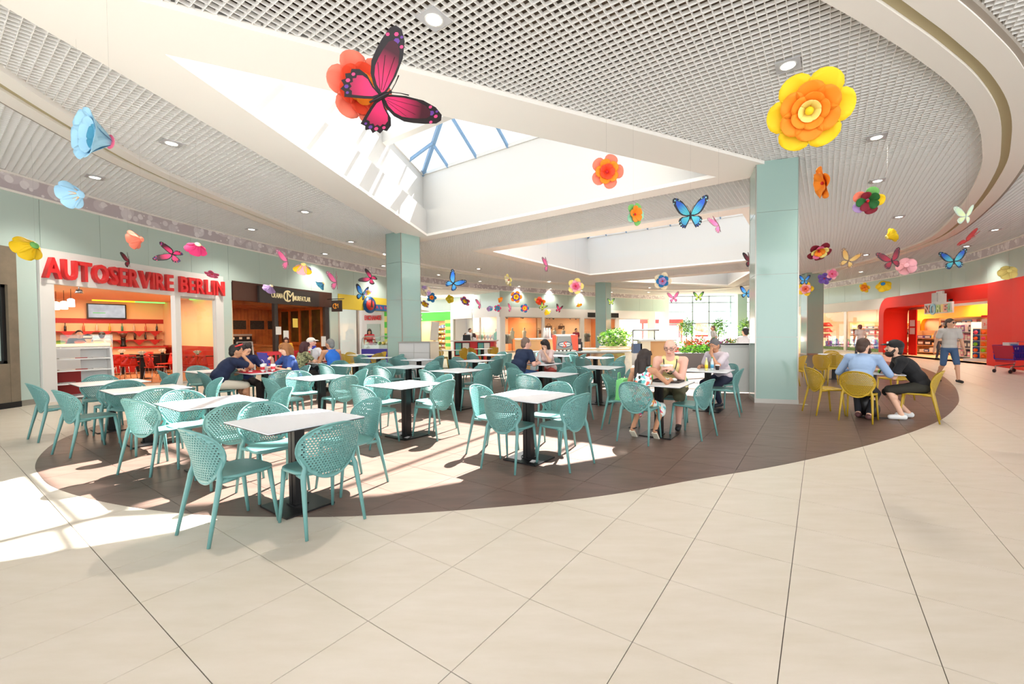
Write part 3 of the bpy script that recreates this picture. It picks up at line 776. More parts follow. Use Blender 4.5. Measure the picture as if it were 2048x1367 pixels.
def shelf(f, x0, x1, y0, z, m, name, label, cat='shelf', d=.28, pennants=0):
    t = thing(name, label, cat, f.p(x0, y0, z)); t.rotation_euler = (0, 0, f.rz)
    M = t.matrix_basis.copy(); t.rotation_euler = (0, 0, 0); t.location = (0, 0, 0)
    B(f, 'board', m, t, (x0, x1, y0, y0+d, z-.035, z))
    B(f, 'bracket', m, t, (x0+.1, x0+.13, y0, y0+d*.8, z-.14, z-.035), (x1-.13, x1-.1, y0, y0+d*.8, z-.14, z-.035))
    if pennants:
        q = MB(); w = (x1-x0)/pennants
        for k in range(pennants):
            a, b, c = f.p(x0+w*k+.08, y0+d, z-.035), f.p(x0+w*(k+1)-.08, y0+d, z-.035), f.p(x0+w*(k+.5), y0+d, z-.24); o = f.M.to_3x3() @ Vector((0, .008, 0))
            q.add([a, b, c, a+o, b+o, c+o], [(0, 1, 2), (5, 4, 3), (0, 3, 4, 1), (1, 4, 5, 2), (2, 5, 3, 0)])
        q.build('pennant_cloth', m, t)
    return t
shelf(fA, .1, 5.6, -D1, 1.66, M_RED, 'wall_shelf', 'upper red wall shelf with pointed cloth edge behind the bar', pennants=11)
shelf(fA, .1, 5.6, -D1, 1.30, M_RED, 'wall_shelf', 'lower red wall shelf with pointed cloth edge behind the bar', pennants=11, d=.24)
bt_prof = [(.03, 0), (.037, .02), (.037, .16), (.03, .2), (.014, .24), (.013, .29), (.016, .295), (.016, .31)]
def bottle_mesh(col, s=1.0, n=9):
    q = MB(); q.lathe([(r*s, z*s) for r, z in bt_prof], n=n); return q.mesh('bottle', mat('bottle_%d_%d_%d' % col, col, .12, coat=.6))
BM = {}
def bottle(p, col, label, group, s=1.0):
    k = (col, s)
    if k not in BM: BM[k] = bottle_mesh(col, s)
    o = obj('bottle', BM[k], None, p); return tag(o, label, 'bottle', group)
cn = {(40, 22, 18): 'dark brown', (196, 96, 60): 'amber', (200, 176, 150): 'clear', (190, 160, 40): 'yellow', (30, 120, 90): 'green', (120, 20, 20): 'red', (30, 60, 40): 'dark green'}
for k, c in enumerate([(40, 22, 18), (40, 22, 18), (40, 22, 18), (196, 96, 60), (200, 176, 150), (190, 160, 40), (30, 120, 90), (200, 176, 150), (196, 96, 60), (40, 22, 18)][::-1]):
    bottle(fA.p(.25+k*.36+(.0 if k < 7 else (k-6)*.12), -D1+.13, 1.662), c, f'{cn[c]} bottle on the upper red shelf, {nth(k+1)} from the right', 'bottles on the upper red shelf')
for k, c in enumerate([(120, 20, 20), (40, 22, 18), (40, 22, 18), (40, 22, 18), (30, 60, 40), (40, 22, 18), (30, 60, 40)]):
    bottle(fA.p([.3, .62, .95, 3.3, 3.7, 4.1, 4.5][k], -D1+.12, 1.302), c, f'{cn[c]} bottle on the lower red shelf, {nth(k+1)} from the right', 'bottles on the lower red shelf')
bar = thing('bar_counter', 'back bar counter with red top and black and red front', 'counter', (0, 0, 0))
B(fA, 'worktop', M_RED, bar, (.15, 5.8, -D1, -D1+1.1, .98, 1.03)); B(fA, 'body', M_ORANGE, bar, (.2, 5.8, -D1, -D1+1.0, .72, .98))
for k in range(6): B(fA, 'front_panel', M_BLACK if k % 2 == 0 else M_RED, bar, (.2+k*.93, 1.12+k*.93, -D1, -D1+1.0, 0, .72))
cm = thing('coffee_machine', 'chrome coffee machine on the red back bar', 'coffee machine', (0, 0, 0)); M_CHROME = mat('chrome', (200, 200, 200), .2, .9)
B(fA, 'body', M_CHROME, cm, (1.75, 2.5, -D1+.35, -D1+.85, 1.031, 1.48)); B(fA, 'drip_tray', M_BLACK, cm, (1.8, 2.45, -D1+.85, -D1+1.0, 1.031, 1.09)); B(fA, 'top_rail', M_STEEL, cm, (1.75, 2.5, -D1+.35, -D1+.85, 1.48, 1.53)); B(fA, 'brew_head', M_BLACK, cm, (1.9, 2.0, -D1+.85, -D1+.95, 1.25, 1.33), (2.2, 2.3, -D1+.85, -D1+.95, 1.25, 1.33))
gr = thing('coffee_grinder', 'coffee grinder with clear hopper beside the chrome machine', 'grinder', fA.p(1.4, -D1+.6, 1.031))
q = MB(); q.lathe([(.09, 0), (.09, .06), (.07, .1), (.07, .3), (.09, .34)], n=12); q.build('body', M_BLACK, gr); q = MB(); q.lathe([(.06, .34), (.12, .5), (.12, .53), (.02, .55)], n=12); q.build('hopper', mat('smoked', (90, 60, 50), .2), gr)
# pendant lamps and a track spot
M_SHADE = mat('lit_shade', (255, 232, 190), .5, emit=3.0)
for k, (px, py, y, lb) in enumerate(((112, 611, 13.2, 'left of three small glowing pendant lamps over the food counter'), (128, 610, 13.0, 'middle of three small glowing pendant lamps over the food counter'), (142, 605, 12.6, 'right, bluish one of three small pendant lamps over the food counter'))):
    p = deep(px, py, y); t = thing('pendant_lamp', lb, 'lamp', (p.x, p.y, p.z)); q = MB(); q.lathe([(.05, -.13), (.085, -.12), (.08, .1), (.03, .13)], n=12); q.build('shade', M_SHADE if k < 2 else mat('cool_shade', (210, 225, 240), .4, emit=1.2), t)
    q = MB(); q.tube([(0, 0, .12), (0, 0, 2.88-p.z)], .006, 5); q.build('cord', M_BLACK, t)
p = deep(158, 579, 11.6); t = thing('track_spot', 'bright metal spotlight on the restaurant ceiling behind the sign', 'lamp', p); q = MB(); q.lathe([(.06, 0), (.09, -.1), (.085, -.1)], n=12); q.build('head', M_CHROME, t); q = MB(); q.lathe([(.001, -.085), (.08, -.09), (.001, -.08)], n=12); q.build('lens', M_LENS, t); q = MB(); q.tube([(0, 0, 0), (0, 0, 2.88-p.z)], .015, 6); q.build('arm', M_CHROME, t)
# red restaurant chairs and black tables
M_RCH = mat('chair_red', (214, 40, 22), .4)
def red_chair():
    t = thing('restaurant_chair', 'red', 'chair')
    vs = []; fs = []; nu, nv = 9, 6; outm = MB()
    for iv in range(nv+1):
        for iu in range(nu+1):
            u = -1+2*iu/nu; v = iv/nv; outm.v.append((u*.22*(1-.12*v), -.2-.07*v+.06*u*u, .46+.36*v))
    outm.f = []
    for iv in range(nv):
        for iu in range(nu):
            if (iu*7+iv*5) % 4 == 1 and 0 < iv < nv-1 and 0 < iu < nu-1: continue
            outm.f.append((iv*(nu+1)+iu, iv*(nu+1)+iu+1, (iv+1)*(nu+1)+iu+1, (iv+1)*(nu+1)+iu))
    outm.m = [0]*len(outm.f); outm.sm = [True]*len(outm.f); b = outm.build('backrest', M_RCH, t); md = b.modifiers.new('th', 'SOLIDIFY'); md.thickness = .012
    q = MB(); q.prism([(-.2, -.2), (.2, -.2), (.23, .05), (.21, .22), (-.21, .22), (-.23, .05)], .44, .465); q.build('seat', M_RCH, t)
    for sx in (-1, 1):
        for sy in (-1, 1): q = MB(); q.tube([(sx*.22, sy*.23, 0), (sx*.17, sy*.17, .44)], .011, 6); q.build('leg', M_CHROME, t)
    return t
rc0 = red_chair(); RC = [(240, 756, -12.9, 60, 'third from the white shelf, at the bar'), (262, 758, 0, 30, 'showing its cut-out back beside the white shelf'), (312, 762, 0, -20, 'nearest the glass mullion'), (335, 752, 0, 160, 'behind the glass mullion'), (384, 757, 0, 20, 'left one behind the right pane'), (414, 758, 0, -10, 'right one behind the right pane'), (222, 752, 0, -60, 'half hidden by the white shelf'), (290, 745, 0, 200, 'facing the room before the bar')]
for k, (px, py, _, dg, w) in enumerate(RC):
    p = at(px, py, .013); lb = 'red perforated restaurant chair '+w
    if k == 0: rc0.location = p; rc0.rotation_euler = (0, 0, radians(dg)); rc0['label'] = lb; rc0['group'] = 'red restaurant chairs'
    else: dup(rc0, p, radians(dg), lb, 'red restaurant chairs')
M_TULIP = mat('napkin_cream', (236, 226, 206), .7)
for k, (px, py, w) in enumerate(((285, 757, 'between the two front red chairs'), (245, 748, 'beside the white shelf'), (396, 755, 'behind the right pane'), (326, 746, 'before the red dado'))):
    p = at(px, py, .013); t = thing('restaurant_table', 'black restaurant table '+w, 'table', p, GA, 'black restaurant tables'); local(t, -.35, .35, -.35, .35, .72, .745, 'tabletop', M_BLACK); local(t, -.05, .05, -.05, .05, .02, .72, 'post', M_BLACK); local(t, -.2, .2, -.2, .2, 0, .02, 'base_plate', M_BLACK)
    nt_ = thing('napkin_holder', 'cream folded napkins in a holder on the table '+w, 'napkins', (p.x, p.y, .76), 0, 'napkin holders'); q = MB(); q.lathe([(.05, 0), (.05, .06), (.04, .06)], n=8); q.build('cup', M_BLACK, nt_); q = MB()
    for a in range(6): q.add([Vector((cos(a*1.05)*.02, sin(a*1.05)*.02, .05)), Vector((cos(a*1.05+.5)*.12, sin(a*1.05+.5)*.12, .15)), Vector((cos(a*1.05-.5)*.12, sin(a*1.05-.5)*.12, .15)), Vector((cos(a*1.05)*.05, sin(a*1.05)*.05, .2))], [(0, 1, 3), (0, 3, 2)])
    q.build('napkin_fan', M_TULIP, nt_)
# white sloping display shelf in the opening, and the lit food counter behind
ds = thing('display_shelf', 'white sloping display shelf with leaflets in the restaurant opening', 'shelf', (-10.98, 10.1, 0), radians(56))
M_WLAC = mat('white_lacquer', (226, 224, 220), .4)
for sx in (-1, 1):
    q = MB(); M = Matrix.Rotation(pi/2, 4, 'Z') @ Matrix.Rotation(pi/2, 4, 'X'); q.prism([(-.32, 0), (.3, 0), (.3, 1.2), (-.05, 1.2)], -.02, .02, M=Matrix.Translation((sx*.47, 0, 0)) @ M); q.build('side_panel', M_WLAC, ds)
for k, z in enumerate((.08, .38, .68, .95, 1.2)):
    d = -.30+.27*z/1.2; q = MB(); q.box((0, (d+.3)/2, z-.015), (.92, .3-d, .03)); q.build('shelf_board', M_WLAC, ds)
local(ds, -.46, .0, .27, .29, .06, .66, 'back_panel', M_RED); local(ds, .0, .46, .27, .29, .06, 1.18, 'back_panel', M_WLAC)
for k in range(9):
    q = MB(); q.box((0, 0, .006), (.2, .14, .012)); o = q.build('leaflet', [M_WLAC, M_RED, mat('paper_grey', (222, 216, 210))][k % 3], None, ds.matrix_basis @ Vector((0, 0, 0))); z = (.38, .68, .95)[k//3]
    M = Matrix.Translation((-10.98, 10.1, 0)) @ Matrix.Rotation(radians(56), 4, 'Z'); o.location = M @ Vector((-.3+.28*(k % 3), .05, z+.002)); o.rotation_euler = (0, 0, radians(56+[10, -8, 4][k % 3])); tag(o, ('white', 'red', 'grey')[k % 3]+' leaflet on the '+('lower', 'middle', 'upper')[k//3]+' board of the white sloping shelf', 'leaflet', 'leaflets on the white shelf')
fc = thing('food_counter', 'white food counter with lit glass case behind the sloping shelf', 'counter', (-12.6, 11.5, 0), radians(48))
local(fc, -.9, .6, .0, .75, 0, 1.2, 'body', M_WLAC); local(fc, -.9, .6, .02, .73, 1.2, 1.26, 'lit_tray', mat('food_light', (255, 214, 140), .5, emit=1.6)); local(fc, -.9, .6, .0, .01, 1.26, 1.5, 'glass_front', M_CLEAR); local(fc, -.9, .6, .0, .5, 1.5, 1.51, 'glass_top', M_CLEAR)
for k in range(4):
    M = Matrix.Translation((-12.6, 11.5, 0)) @ Matrix.Rotation(radians(48), 4, 'Z'); o = MB().ball((0, 0, .05), (.12, .1, .05), 10, 6).build('food_tray', mat('food_%d' % k, [(196, 150, 60), (120, 150, 50), (190, 80, 40), (230, 210, 180)][k], .6), None, M @ Vector((-.7+.36*k, .35, 1.262))); tag(o, ['golden', 'green', 'reddish', 'pale'][k]+' food heaped in the lit counter case', 'food', 'food in the lit case')
# red raised letters
sg = thing('shop_sign', 'raised red letters AUTOSERVIRE BERLIN on the white header', 'sign', (0, 0, 0))
def letters(word, path, sa, sb, z0, cap, m, parent, depth=.045, outw=.09, name='letter', boldness=.03, natural=False):
    ws = []
    for ch in word:
        if ch == ' ': ws.append(.42); continue
        o = text_mesh(name, ch, cap/.7, depth, m, parent, bold=boldness*cap); xs = [v.co.x for v in o.data.vertices]; ys = [v.co.y for v in o.data.vertices]
        o['w'] = max(xs)-min(xs); o['x0'] = min(xs); ws.append(o)
    tot = sum(w*cap if isinstance(w, float) else w['w'] for w in ws)+.12*cap*(len(ws)-1); k = (sb-sa)/tot; s = sa
    for w in ws:
        if isinstance(w, float): s += w*cap*k+.12*cap*k; continue
        c = s+w['w']*k/2; q, e, nn = path.at(c); xs0 = w['x0']; wd = w['w']; ys = [v.co.y for v in w.data.vertices]; y0, y1 = min(ys), max(ys)
        for v in w.data.vertices:
            x = (v.co.x-xs0-wd/2)*k; zz = v.co.y if natural else (v.co.y-y0)/(y1-y0)*cap; d = v.co.z+outw
            g = Vector((q.x, q.y, 0))+Vector((e.x, e.y, 0))*x+Vector((nn.x, nn.y, 0))*d; v.co = (g.x, g.y, z0+zz)
        del w['w']; del w['x0']; s += wd*k+.12*cap*k
    return parent
letters('AUTOSERVIRE BERLIN', LP, LP.px(80), LP.px(444), 2.77, .47, M_REDL, sg, .05, .115, boldness=.035)
sb_ = MB(); slab(sb_, LP, LP.px(84), LP.px(442), 2.98, 3.02, .06, .066); sb_.build('fixing_rail', M_SHOPW, sg)
# --- wine bar with timber interior
M_WOOD = mat('pine_board', (190, 112, 50), .5, noise=(2.5, .8, (150, 80, 32))); M_DKBR = mat('dark_brown_sign', (70, 38, 28), .45); M_SIGNBK = mat('sign_charcoal', (52, 44, 42), .5); M_GOLD = mat('sign_gold', (226, 208, 160), .4, emit=.25)
s3, s4 = LP.px(466), LP.px(664)
q = MB(); slab(q, LP, s3, s4, 2.68, 3.34, -.1, .03); q.build('shop_header', M_DKBR, wl)
for a, b, m in ((549, 556, M_SIGNBK), (650, 658, M_SIGNBK)):
    q = MB(); slab(q, LP, LP.px(a), LP.px(b), 0, 2.68, -.1, .02); q.build('shop_post', m, wl)
q = MB(); slab(q, LP, LP.px(660), LP.px(676), .1, 3.34, -.1, .02); q.build('glass_panel', M_FASC, wl); q = MB(); slab(q, LP, LP.px(660), LP.px(676), 0, .1, -.1, .025); q.build('plinth', M_STEEL, wl)
fB = Fr((0, 0), V); _o = LP.at(LP.px(655))[0]+U*.1; fB.o = Vector((_o.x, _o.y, 0)); fB.y = Vector((GI.x, GI.y, 0)); fB.M = Matrix(((V.x, GI.x, 0, _o.x), (V.y, GI.y, 0, _o.y), (0, 0, 1, 0), (0, 0, 0, 1))); D2 = 4.4; XL = (fA.o-fB.o).dot(Vector((V.x, V.y, 0)))-.15
SH(fB, 'floor', M_SHFL, (-.1, XL, -D2, -.3, 0, .012)); SH(fB, 'ceiling', M_WOOD, (-.1, XL, -D2, -.2, 2.84, 2.9)); SH(fB, 'wall', M_WOOD, (-.1, XL, -D2-.1, -D2-.03, 0, 2.9)); SH(fB, 'wall', M_WOOD, (-.16, -.06, -D2, -.1, 0, 2.9)); SH(fB, 'wall', M_WOOD, (XL, XL+.06, -D2, -.6, 0, 2.9))
for k in range(int(XL/.15)): B(fB, 'plank', M_WOOD, wl, (.05+k*.15, .05+k*.15+.14, -D2-.03, -D2+(.0 if k % 2 else .006), 0, 2.84))
for k in range(4): B(fB, 'ceiling_beam', M_WOOD, wl, (0, XL, -.8-k*1.1, -.65-k*1.1, 2.68, 2.84))
for k in range(5): B(fB, 'timber_post', M_WOOD, wl, (-.06, .06, -4.3+k*.98, -4.15+k*.98, 0, 2.84))
B(fB, 'timber_rail', M_WOOD, wl, (-.06, .05, -4.3, -.3, .95, 1.1), (-.06, .05, -4.3, -.3, 2.6, 2.75)); B(fB, 'dark_pane', mat('dark_photo_panel', (44, 34, 20), .3, noise=(3, .8, (96, 84, 30))), wl, (-.06, .0, -4.2, -.4, 1.1, 2.6))
shop_fill_light(fB.p(3, -2.2, 2.66), 70, (1, .68, .36), 1.6)
M_CHALK = mat('chalkboard', (38, 34, 32), .8, noise=(22, .5, (90, 84, 78)))
for k, (a, b) in enumerate(((465, 492), (500, 528), (535, 559))):
    pa, pb = deep(a, 648, 20).xy, deep(b, 648, 20).xy
    def onback(px):
        d = ray(px, 660).xy; o = fB.p(0, -D2+.012).xy; vv = V.xy if hasattr(V, 'xy') else V; den = d.x*vv.y-d.y*vv.x; t = (o.x*vv.y-o.y*vv.x)/den; return (d*t-o).dot(vv)
    xa, xb = sorted((onback(a), onback(b))); t = thing('chalkboard', ('left', 'middle', 'right')[k]+' framed chalkboard menu on the timber back wall', 'chalkboard', (0, 0, 0), 0, 'wine bar chalkboards'); B(fB, 'frame', M_WOOD, t, (xa-.05, xb+.05, -D2+.01, -D2+.04, 1.68, 2.2)); B(fB, 'slate', M_CHALK, t, (xa, xb, -D2+.04, -D2+.046, 1.73, 2.15))
wc = thing('wine_counter', 'pine wine counter with tap row below the chalkboards', 'counter', (0, 0, 0)); B(fB, 'body', M_WOOD, wc, (1.2, 4.3, -D2+.01, -D2+.9, 0, .98)); B(fB, 'worktop', M_WOOD, wc, (1.1, 4.4, -D2+.01, -D2+.95, .98, 1.03)); B(fB, 'tap_rail', M_STEEL, wc, (1.4, 4.3, -D2+.3, -D2+.42, 1.42, 1.5)); B(fB, 'tap_box', M_BLACK, wc, (1.4, 4.3, -D2+.2, -D2+.4, 1.03, 1.4))
for k in range(9): B(fB, 'price_tag', M_WLAC, wc, (1.5+k*.31, 1.62+k*.31, -D2+.4, -D2+.41, 1.26, 1.36))
for k in range(3): B(fB, 'carton', mat('paper_cream', (232, 220, 196), .7), wc, (4.05-k*.9, 4.2-k*.9, -D2+.45, -D2+.6, 1.031, 1.38))
M_PAPER = mat('paper_white', (238, 234, 226), .7)
for px, y0, y1, d, w in ((556, 652, 668, -.0, 'on the dark post'), (590, 636, 654, 0, 'yellow and white on the timber side wall'), (646, 672, 692, 0, 'low on the right post'), (571, 660, 676, 0, 'beside the dark post')):
    s = LP.px(px); q_, e, nn = LP.at(s); dd = q_.length; z1, z0 = CAM_H+(667-y0)/CAM_F*q_.y, CAM_H+(667-y1)/CAM_F*q_.y
    m_ = MB(); slab(m_, LP, s-.13, s+.13, z0, z1, .021, .026); tag(m_.build('notice', M_PAPER if 'yellow' not in w else mat('paper_yellow', (236, 206, 90), .7), None), 'paper notice '+w, 'notice', 'paper notices of the wine bar')
ws_ = thing('shop_sign', 'charcoal wine bar board with cream letters and monogram', 'sign', (0, 0, 0)); sa, sb = LP.px(515), LP.px(635)
q = MB(); slab(q, LP, sa, sb, 2.66, 3.27, .03, .12); q.build('board', M_SIGNBK, ws_)
letters('CRAMA', LP, LP.px(539), LP.px(562), 2.88, .19, M_GOLD, ws_, .008, .128, boldness=.02); letters('MURFATLAR', LP, LP.px(584), LP.px(617), 2.84, .19, M_GOLD, ws_, .008, .128, boldness=.02)
letters('C', LP, LP.px(563), LP.px(577), 2.76, .46, M_GOLD, ws_, .008, .128, 'monogram', .0); letters('M', LP, LP.px(569.5), LP.px(583), 2.80, .36, M_GOLD, ws_, .008, .134, 'monogram', .0)
hs = thing('hanging_sign', 'small black projecting sign with orange monogram on an arm', 'sign', (0, 0, 0)); s = LP.px(655); q_, e, nn = LP.at(s)
tip = q_+nn*.95; q = MB(); q.tube([(q_.x, q_.y, 3.03), (tip.x, tip.y, 3.03)], .018, 6); q.build('arm', M_BLACK, hs); c_ = q_+nn*.55; q = MB(); q.box((c_.x, c_.y, 2.72), (.5, .1, .5), atan2(nn.y, nn.x)); q.build('board', M_SIGNBK, hs)
mm = Matrix.Translation((c_.x, c_.y, 2.60)) @ Matrix.Rotation(atan2(nn.y, nn.x), 4, 'Z') @ Matrix.Translation((0, -.056, 0)) @ Matrix.Rotation(pi/2, 4, 'X')
M_OR = mat('sign_orange', (214, 140, 50), .4, emit=.2); text_mesh('monogram', 'C', .34, .004, M_OR, hs, mm @ Matrix.Translation((-.19, 0, 0))); text_mesh('monogram', 'M', .27, .004, M_OR, hs, mm @ Matrix.Translation((-.06, .03, .002)))
sbd = thing('sandwich_board', 'black sandwich board with white frame by the wine bar', 'sign', at(492, 745, .012)+Vector((0, 0, 0)), radians(40)); q = MB()
for s in (-1, 1): q.beam((s*.3, 0, 0), (s*.24, .28, 1.18), .05, .03)
q.beam((-.25, .28, 1.18), (.25, .28, 1.18), .05, .03); q.beam((-.3, .04, .15), (.3, .04, .15), .05, .03); q.build('frame', M_WLAC, sbd); q = MB(); q.add([(-.27, .045, .17), (.27, .045, .17), (.23, .275, 1.15), (-.23, .275, 1.15), (-.27, .06, .17), (.27, .06, .17), (.23, .29, 1.15), (-.23, .29, 1.15)], [(0, 1, 2, 3), (7, 6, 5, 4), (0, 4, 5, 1), (1, 5, 6, 2), (2, 6, 7, 3), (3, 7, 4, 0)]); q.build('slate', M_CHALK, sbd); q = MB(); q.beam((-.25, .6, 0), (-.22, .3, 1.15), .04, .03); q.beam((.25, .6, 0), (.22, .3, 1.15), .04, .03); q.build('rear_leg', M_WLAC, sbd)
brl = thing('barrel', 'small wooden wine barrel standing by the wine bar', 'barrel', deep(508, 720, 17.5)*1.0, 0); brl.location.z = .013
q = MB(); q.lathe([(.16, 0), (.2, .2), (.22, .4), (.2, .6), (.16, .8)], n=14); q.build('staves', M_WOOD, brl); q = MB()
for z in (.12, .3, .5, .68): q.lathe([(.17+.055*sin(pi*z/.8), z-.02), (.178+.055*sin(pi*z/.8), z), (.17+.055*sin(pi*z/.8), z+.02)], n=14)
q.build('hoops', M_BLACK, brl)
ct = thing('brick_counter', 'orange brick wine counter end beside the barrel', 'counter', (0, 0, 0)); p = deep(540, 720, 17.2)
for r in range(9):
    for k in range(4): q = MB(); q.box((p.x+(k-1.5)*.24+(.06 if r % 2 else 0), p.y, .06+r*.105), (.23, .4, .095)); q.build('brick', mat('brick_orange', (196, 120, 60), .8), ct)
q = MB(); q.box((p.x, p.y, 1.0), (1.15, .5, .06)); q.build('worktop', M_WOOD, ct)
# --- ice cream shop with the yellow header
M_YF = mat('header_yellow', (226, 196, 62), .5); M_BLUE = mat('sign_blue', (28, 92, 150), .4); M_PURP = mat('counter_purple', (48, 40, 140), .4)
s5, s6 = LP.px(677), LP.px(842); q = MB(); slab(q, LP, s5, s6, 2.64, 3.34, -.1, .03); q.build('shop_header', M_YF, wl)
for a, b in ((677, 680), (716, 719)): q = MB(); slab(q, LP, LP.px(a), LP.px(b), 0, 2.64, -.1, 0); q.build('shop_jamb', M_ALU, wl)
q = MB(); slab(q, LP, LP.px(680), LP.px(716), .0, 2.64, -.05, -.038); q.build('shop_pane', M_CLEAR, wl)
isg = thing('shop_sign', 'blue ice cream shop board with red script and round emblem', 'sign', (0, 0, 0)); q = MB(); slab(q, LP, LP.px(727), LP.px(800), 2.66, 2.98, .03, .1); q.build('board', M_BLUE, isg)
s = LP.px(738); q_, e, nn = LP.at(s); MM = Matrix(((e.x, nn.x, 0, q_.x), (e.y, nn.y, 0, q_.y), (0, 0, 1, 2.93), (0, 0, 0, 1))) @ Matrix.Rotation(pi/2, 4, 'X')
q = MB(); q.lathe([(.42, -.1), (.42, -.04)], n=28, M=MM); q.build('emblem_disc', M_BLUE, isg); q = MB(); q.lathe([(.27, -.13), (.27, -.1)], n=24, M=MM); q.build('emblem_sun', mat('emblem_red', (222, 60, 50), .5), isg)
q = MB(); q.add([MM @ Vector(v) for v in ((.0, -.12, -.14), (.16, -.12, -.14), (.09, .36, -.14), (.07, .36, -.14), (.0, -.12, -.131), (.16, -.12, -.131), (.09, .36, -.131), (.07, .36, -.131))], [(0, 1, 2, 3), (7, 6, 5, 4), (0, 4, 5, 1), (1, 5, 6, 2), (2, 6, 7, 3), (3, 7, 4, 0)]); q.build('emblem_tower', M_SIGNBK, isg)
o = letters('A la franc', LP, LP.px(749), LP.px(782), 2.76, .17, mat('script_red', (214, 50, 66), .4), isg, .006, .106, boldness=0, natural=True)
def wbox(name, px0, px1, y, z0, z1, d, m, parent=None):
    a, b = deep(px0, 664, y), deep(px1, 664, y); q = MB(); q.box(((a.x+b.x)/2, y+d/2, (z0+z1)/2), (abs(b.x-a.x), d, z1-z0)); return q.build(name, m, parent)
wbox('wall_left', 677, 800, 30.5, 0, 3.3, .1, M_SHOPW)['kind'] = 'structure'; wbox('ceiling', 660, 800, 24.0, 3.0, 3.05, 6.4, M_SHOPW)['kind'] = 'structure'
ex = thing('exchange_booth', 'white exchange booth with red letters behind the ice cream counter', 'booth', (0, 0, 0)); wbox('body', 724, 770, 27.5, 0, 2.95, 1.5, M_SHOPW, ex); wbox('window', 734, 760, 27.46, 1.0, 2.1, .03, M_FASC, ex); wbox('counter', 728, 766, 27.3, .9, 1.0, .2, M_SHOPW, ex)
a, b = deep(729, 640, 27.45), deep(762, 640, 27.45); o = text_mesh('lettering', 'EXCHANGE', .42, .02, M_REDL, ex, bold=.012); wd = max(v.co.x for v in o.data.vertices); o.data.transform(Matrix.Translation((a.x, 27.44, 2.36)) @ Matrix.Rotation(pi/2, 4, 'X') @ Matrix.Scale((b.x-a.x)/wd, 4, (1, 0, 0)))
M_GRN = mat('stripe_green', (92, 214, 74), .5); M_YLW = mat('stripe_yellow', (240, 232, 130), .5)
st = thing('striped_pillar', 'green and yellow striped pillar beside the exchange booth', 'pillar', (0, 0, 0))
for k in range(8): wbox('stripe', 769, 782, 27.3, k*.37, k*.37+.37, .5, M_GRN if k % 2 else M_YLW, st)
ic = thing('ice_cream_counter', 'purple ice cream counter with curved glass display', 'counter', (0, 0, 0)); wbox('base', 722, 785, 19.2, 0, .78, .9, M_PURP, ic); wbox('tray_bed', 724, 785, 19.25, .78, .95, .8, M_WLAC, ic)
a, b = deep(722, 664, 19.2), deep(785, 664, 19.2); q = MB(); prof = [(.0, .8), (.02, 1.05), (.12, 1.24), (.3, 1.33), (.8, 1.35)]
for (y0, z0), (y1, z1) in zip(prof, prof[1:]): q.add([(a.x, 19.2+y0, z0), (b.x, 19.2+y0, z0), (b.x, 19.2+y1, z1), (a.x, 19.2+y1, z1), (a.x, 19.21+y0, z0+.004), (b.x, 19.21+y0, z0+.004), (b.x, 19.21+y1, z1+.004), (a.x, 19.21+y1, z1+.004)], [(0, 1, 2, 3), (7, 6, 5, 4)])
q.build('glass_front', M_CLEAR, ic); q = MB(); q.box(((a.x+b.x)/2, 20.0, 1.36), (b.x-a.x, .5, .03)); q.build('top_shelf', M_STEEL, ic); q = MB(); q.tube([(a.x, 19.2+y, z) for y, z in prof], .02, 6); q.build('glass_edge', M_STEEL, ic)
for k in range(7):
    o = MB().ball((0, 0, .0), (.085, .16, .08), 10, 6).build('ice_cream_tub', mat('gelato_%d' % (k % 5), [(236, 222, 190), (190, 60, 80), (120, 80, 50), (150, 190, 90), (240, 200, 90)][k % 5], .6), None, (a.x+.15+k*(b.x-a.x-.3)/6, 19.5, 1.03)); tag(o, ['vanilla', 'raspberry red', 'brown', 'green', 'yellow'][k % 5]+' ice cream heaped behind the curved glass'+(', right part' if k > 4 else ''), 'ice cream', 'ice cream in the display')
# ------------------------------------------------------------ far end: green shop, fashion shops, kiosk, glass front
def chord(pa, pb):
    f = Fr(pa, (Vector(pb)-Vector(pa))); return f, (Vector(pb)-Vector(pa)).length
def W2(px, y): p = deep(px, 664, y); return (p.x, p.y)
M_PEACH = mat('boutique_wall', (246, 214, 178), .7)
# side passage behind the band: low ceiling with a light well, walls
q = MB(); q.prism([W2(800, 27), W2(1000, 30.9), W2(1010, 37), (-8, 44), (-16, 44)], 4.42, 4.5); struct('ceiling', q, M_WHITE)
q = MB(); q.beam((-9.5, 34, 4.39), (-5.2, 33, 4.39), .9, .05); q.build('light_slot', mat('light_slot', (255, 255, 255), emit=3), None); bpy.data.objects['light_slot']['kind'] = 'structure'
g0, g1 = W2(835, 38.6), W2(903, 36.8); fG, LG = chord(g0, g1); fG.y = -fG.y if fG.y.y > 0 else fG.y
fG.y = Vector((-fG.x.y, fG.x.x, 0)) if Vector((-fG.x.y, fG.x.x, 0)).y < 0 else Vector((fG.x.y, -fG.x.x, 0))
fG.M = Matrix(((fG.x.x, fG.y.x, 0, fG.o.x), (fG.x.y, fG.y.y, 0, fG.o.y), (0, 0, 1, 0), (0, 0, 0, 1)))
wg = B(fG, 'wall_back', M_FASC, None, (-1, LG+.1, -.1, 0, 3.36, 4.45)); wg['kind'] = 'structure'
B(fG, 'shop_header', M_GRN, wg, (-1, LG-.02, -.05, .06, 2.55, 3.34))
gk = thing('shop_sign', 'white letter on the bright green header, cut by the middle column', 'sign', (0, 0, 0)); a_ = fG.p(.28, .07, 2.7); text_mesh('letter', 'K', .62, .02, M_WLAC, gk, Matrix(((fG.x.x, 0, fG.y.x, a_.x), (fG.x.y, 0, fG.y.y, a_.y), (0, 1, 0, a_.z), (0, 0, 0, 1))), bold=.02)
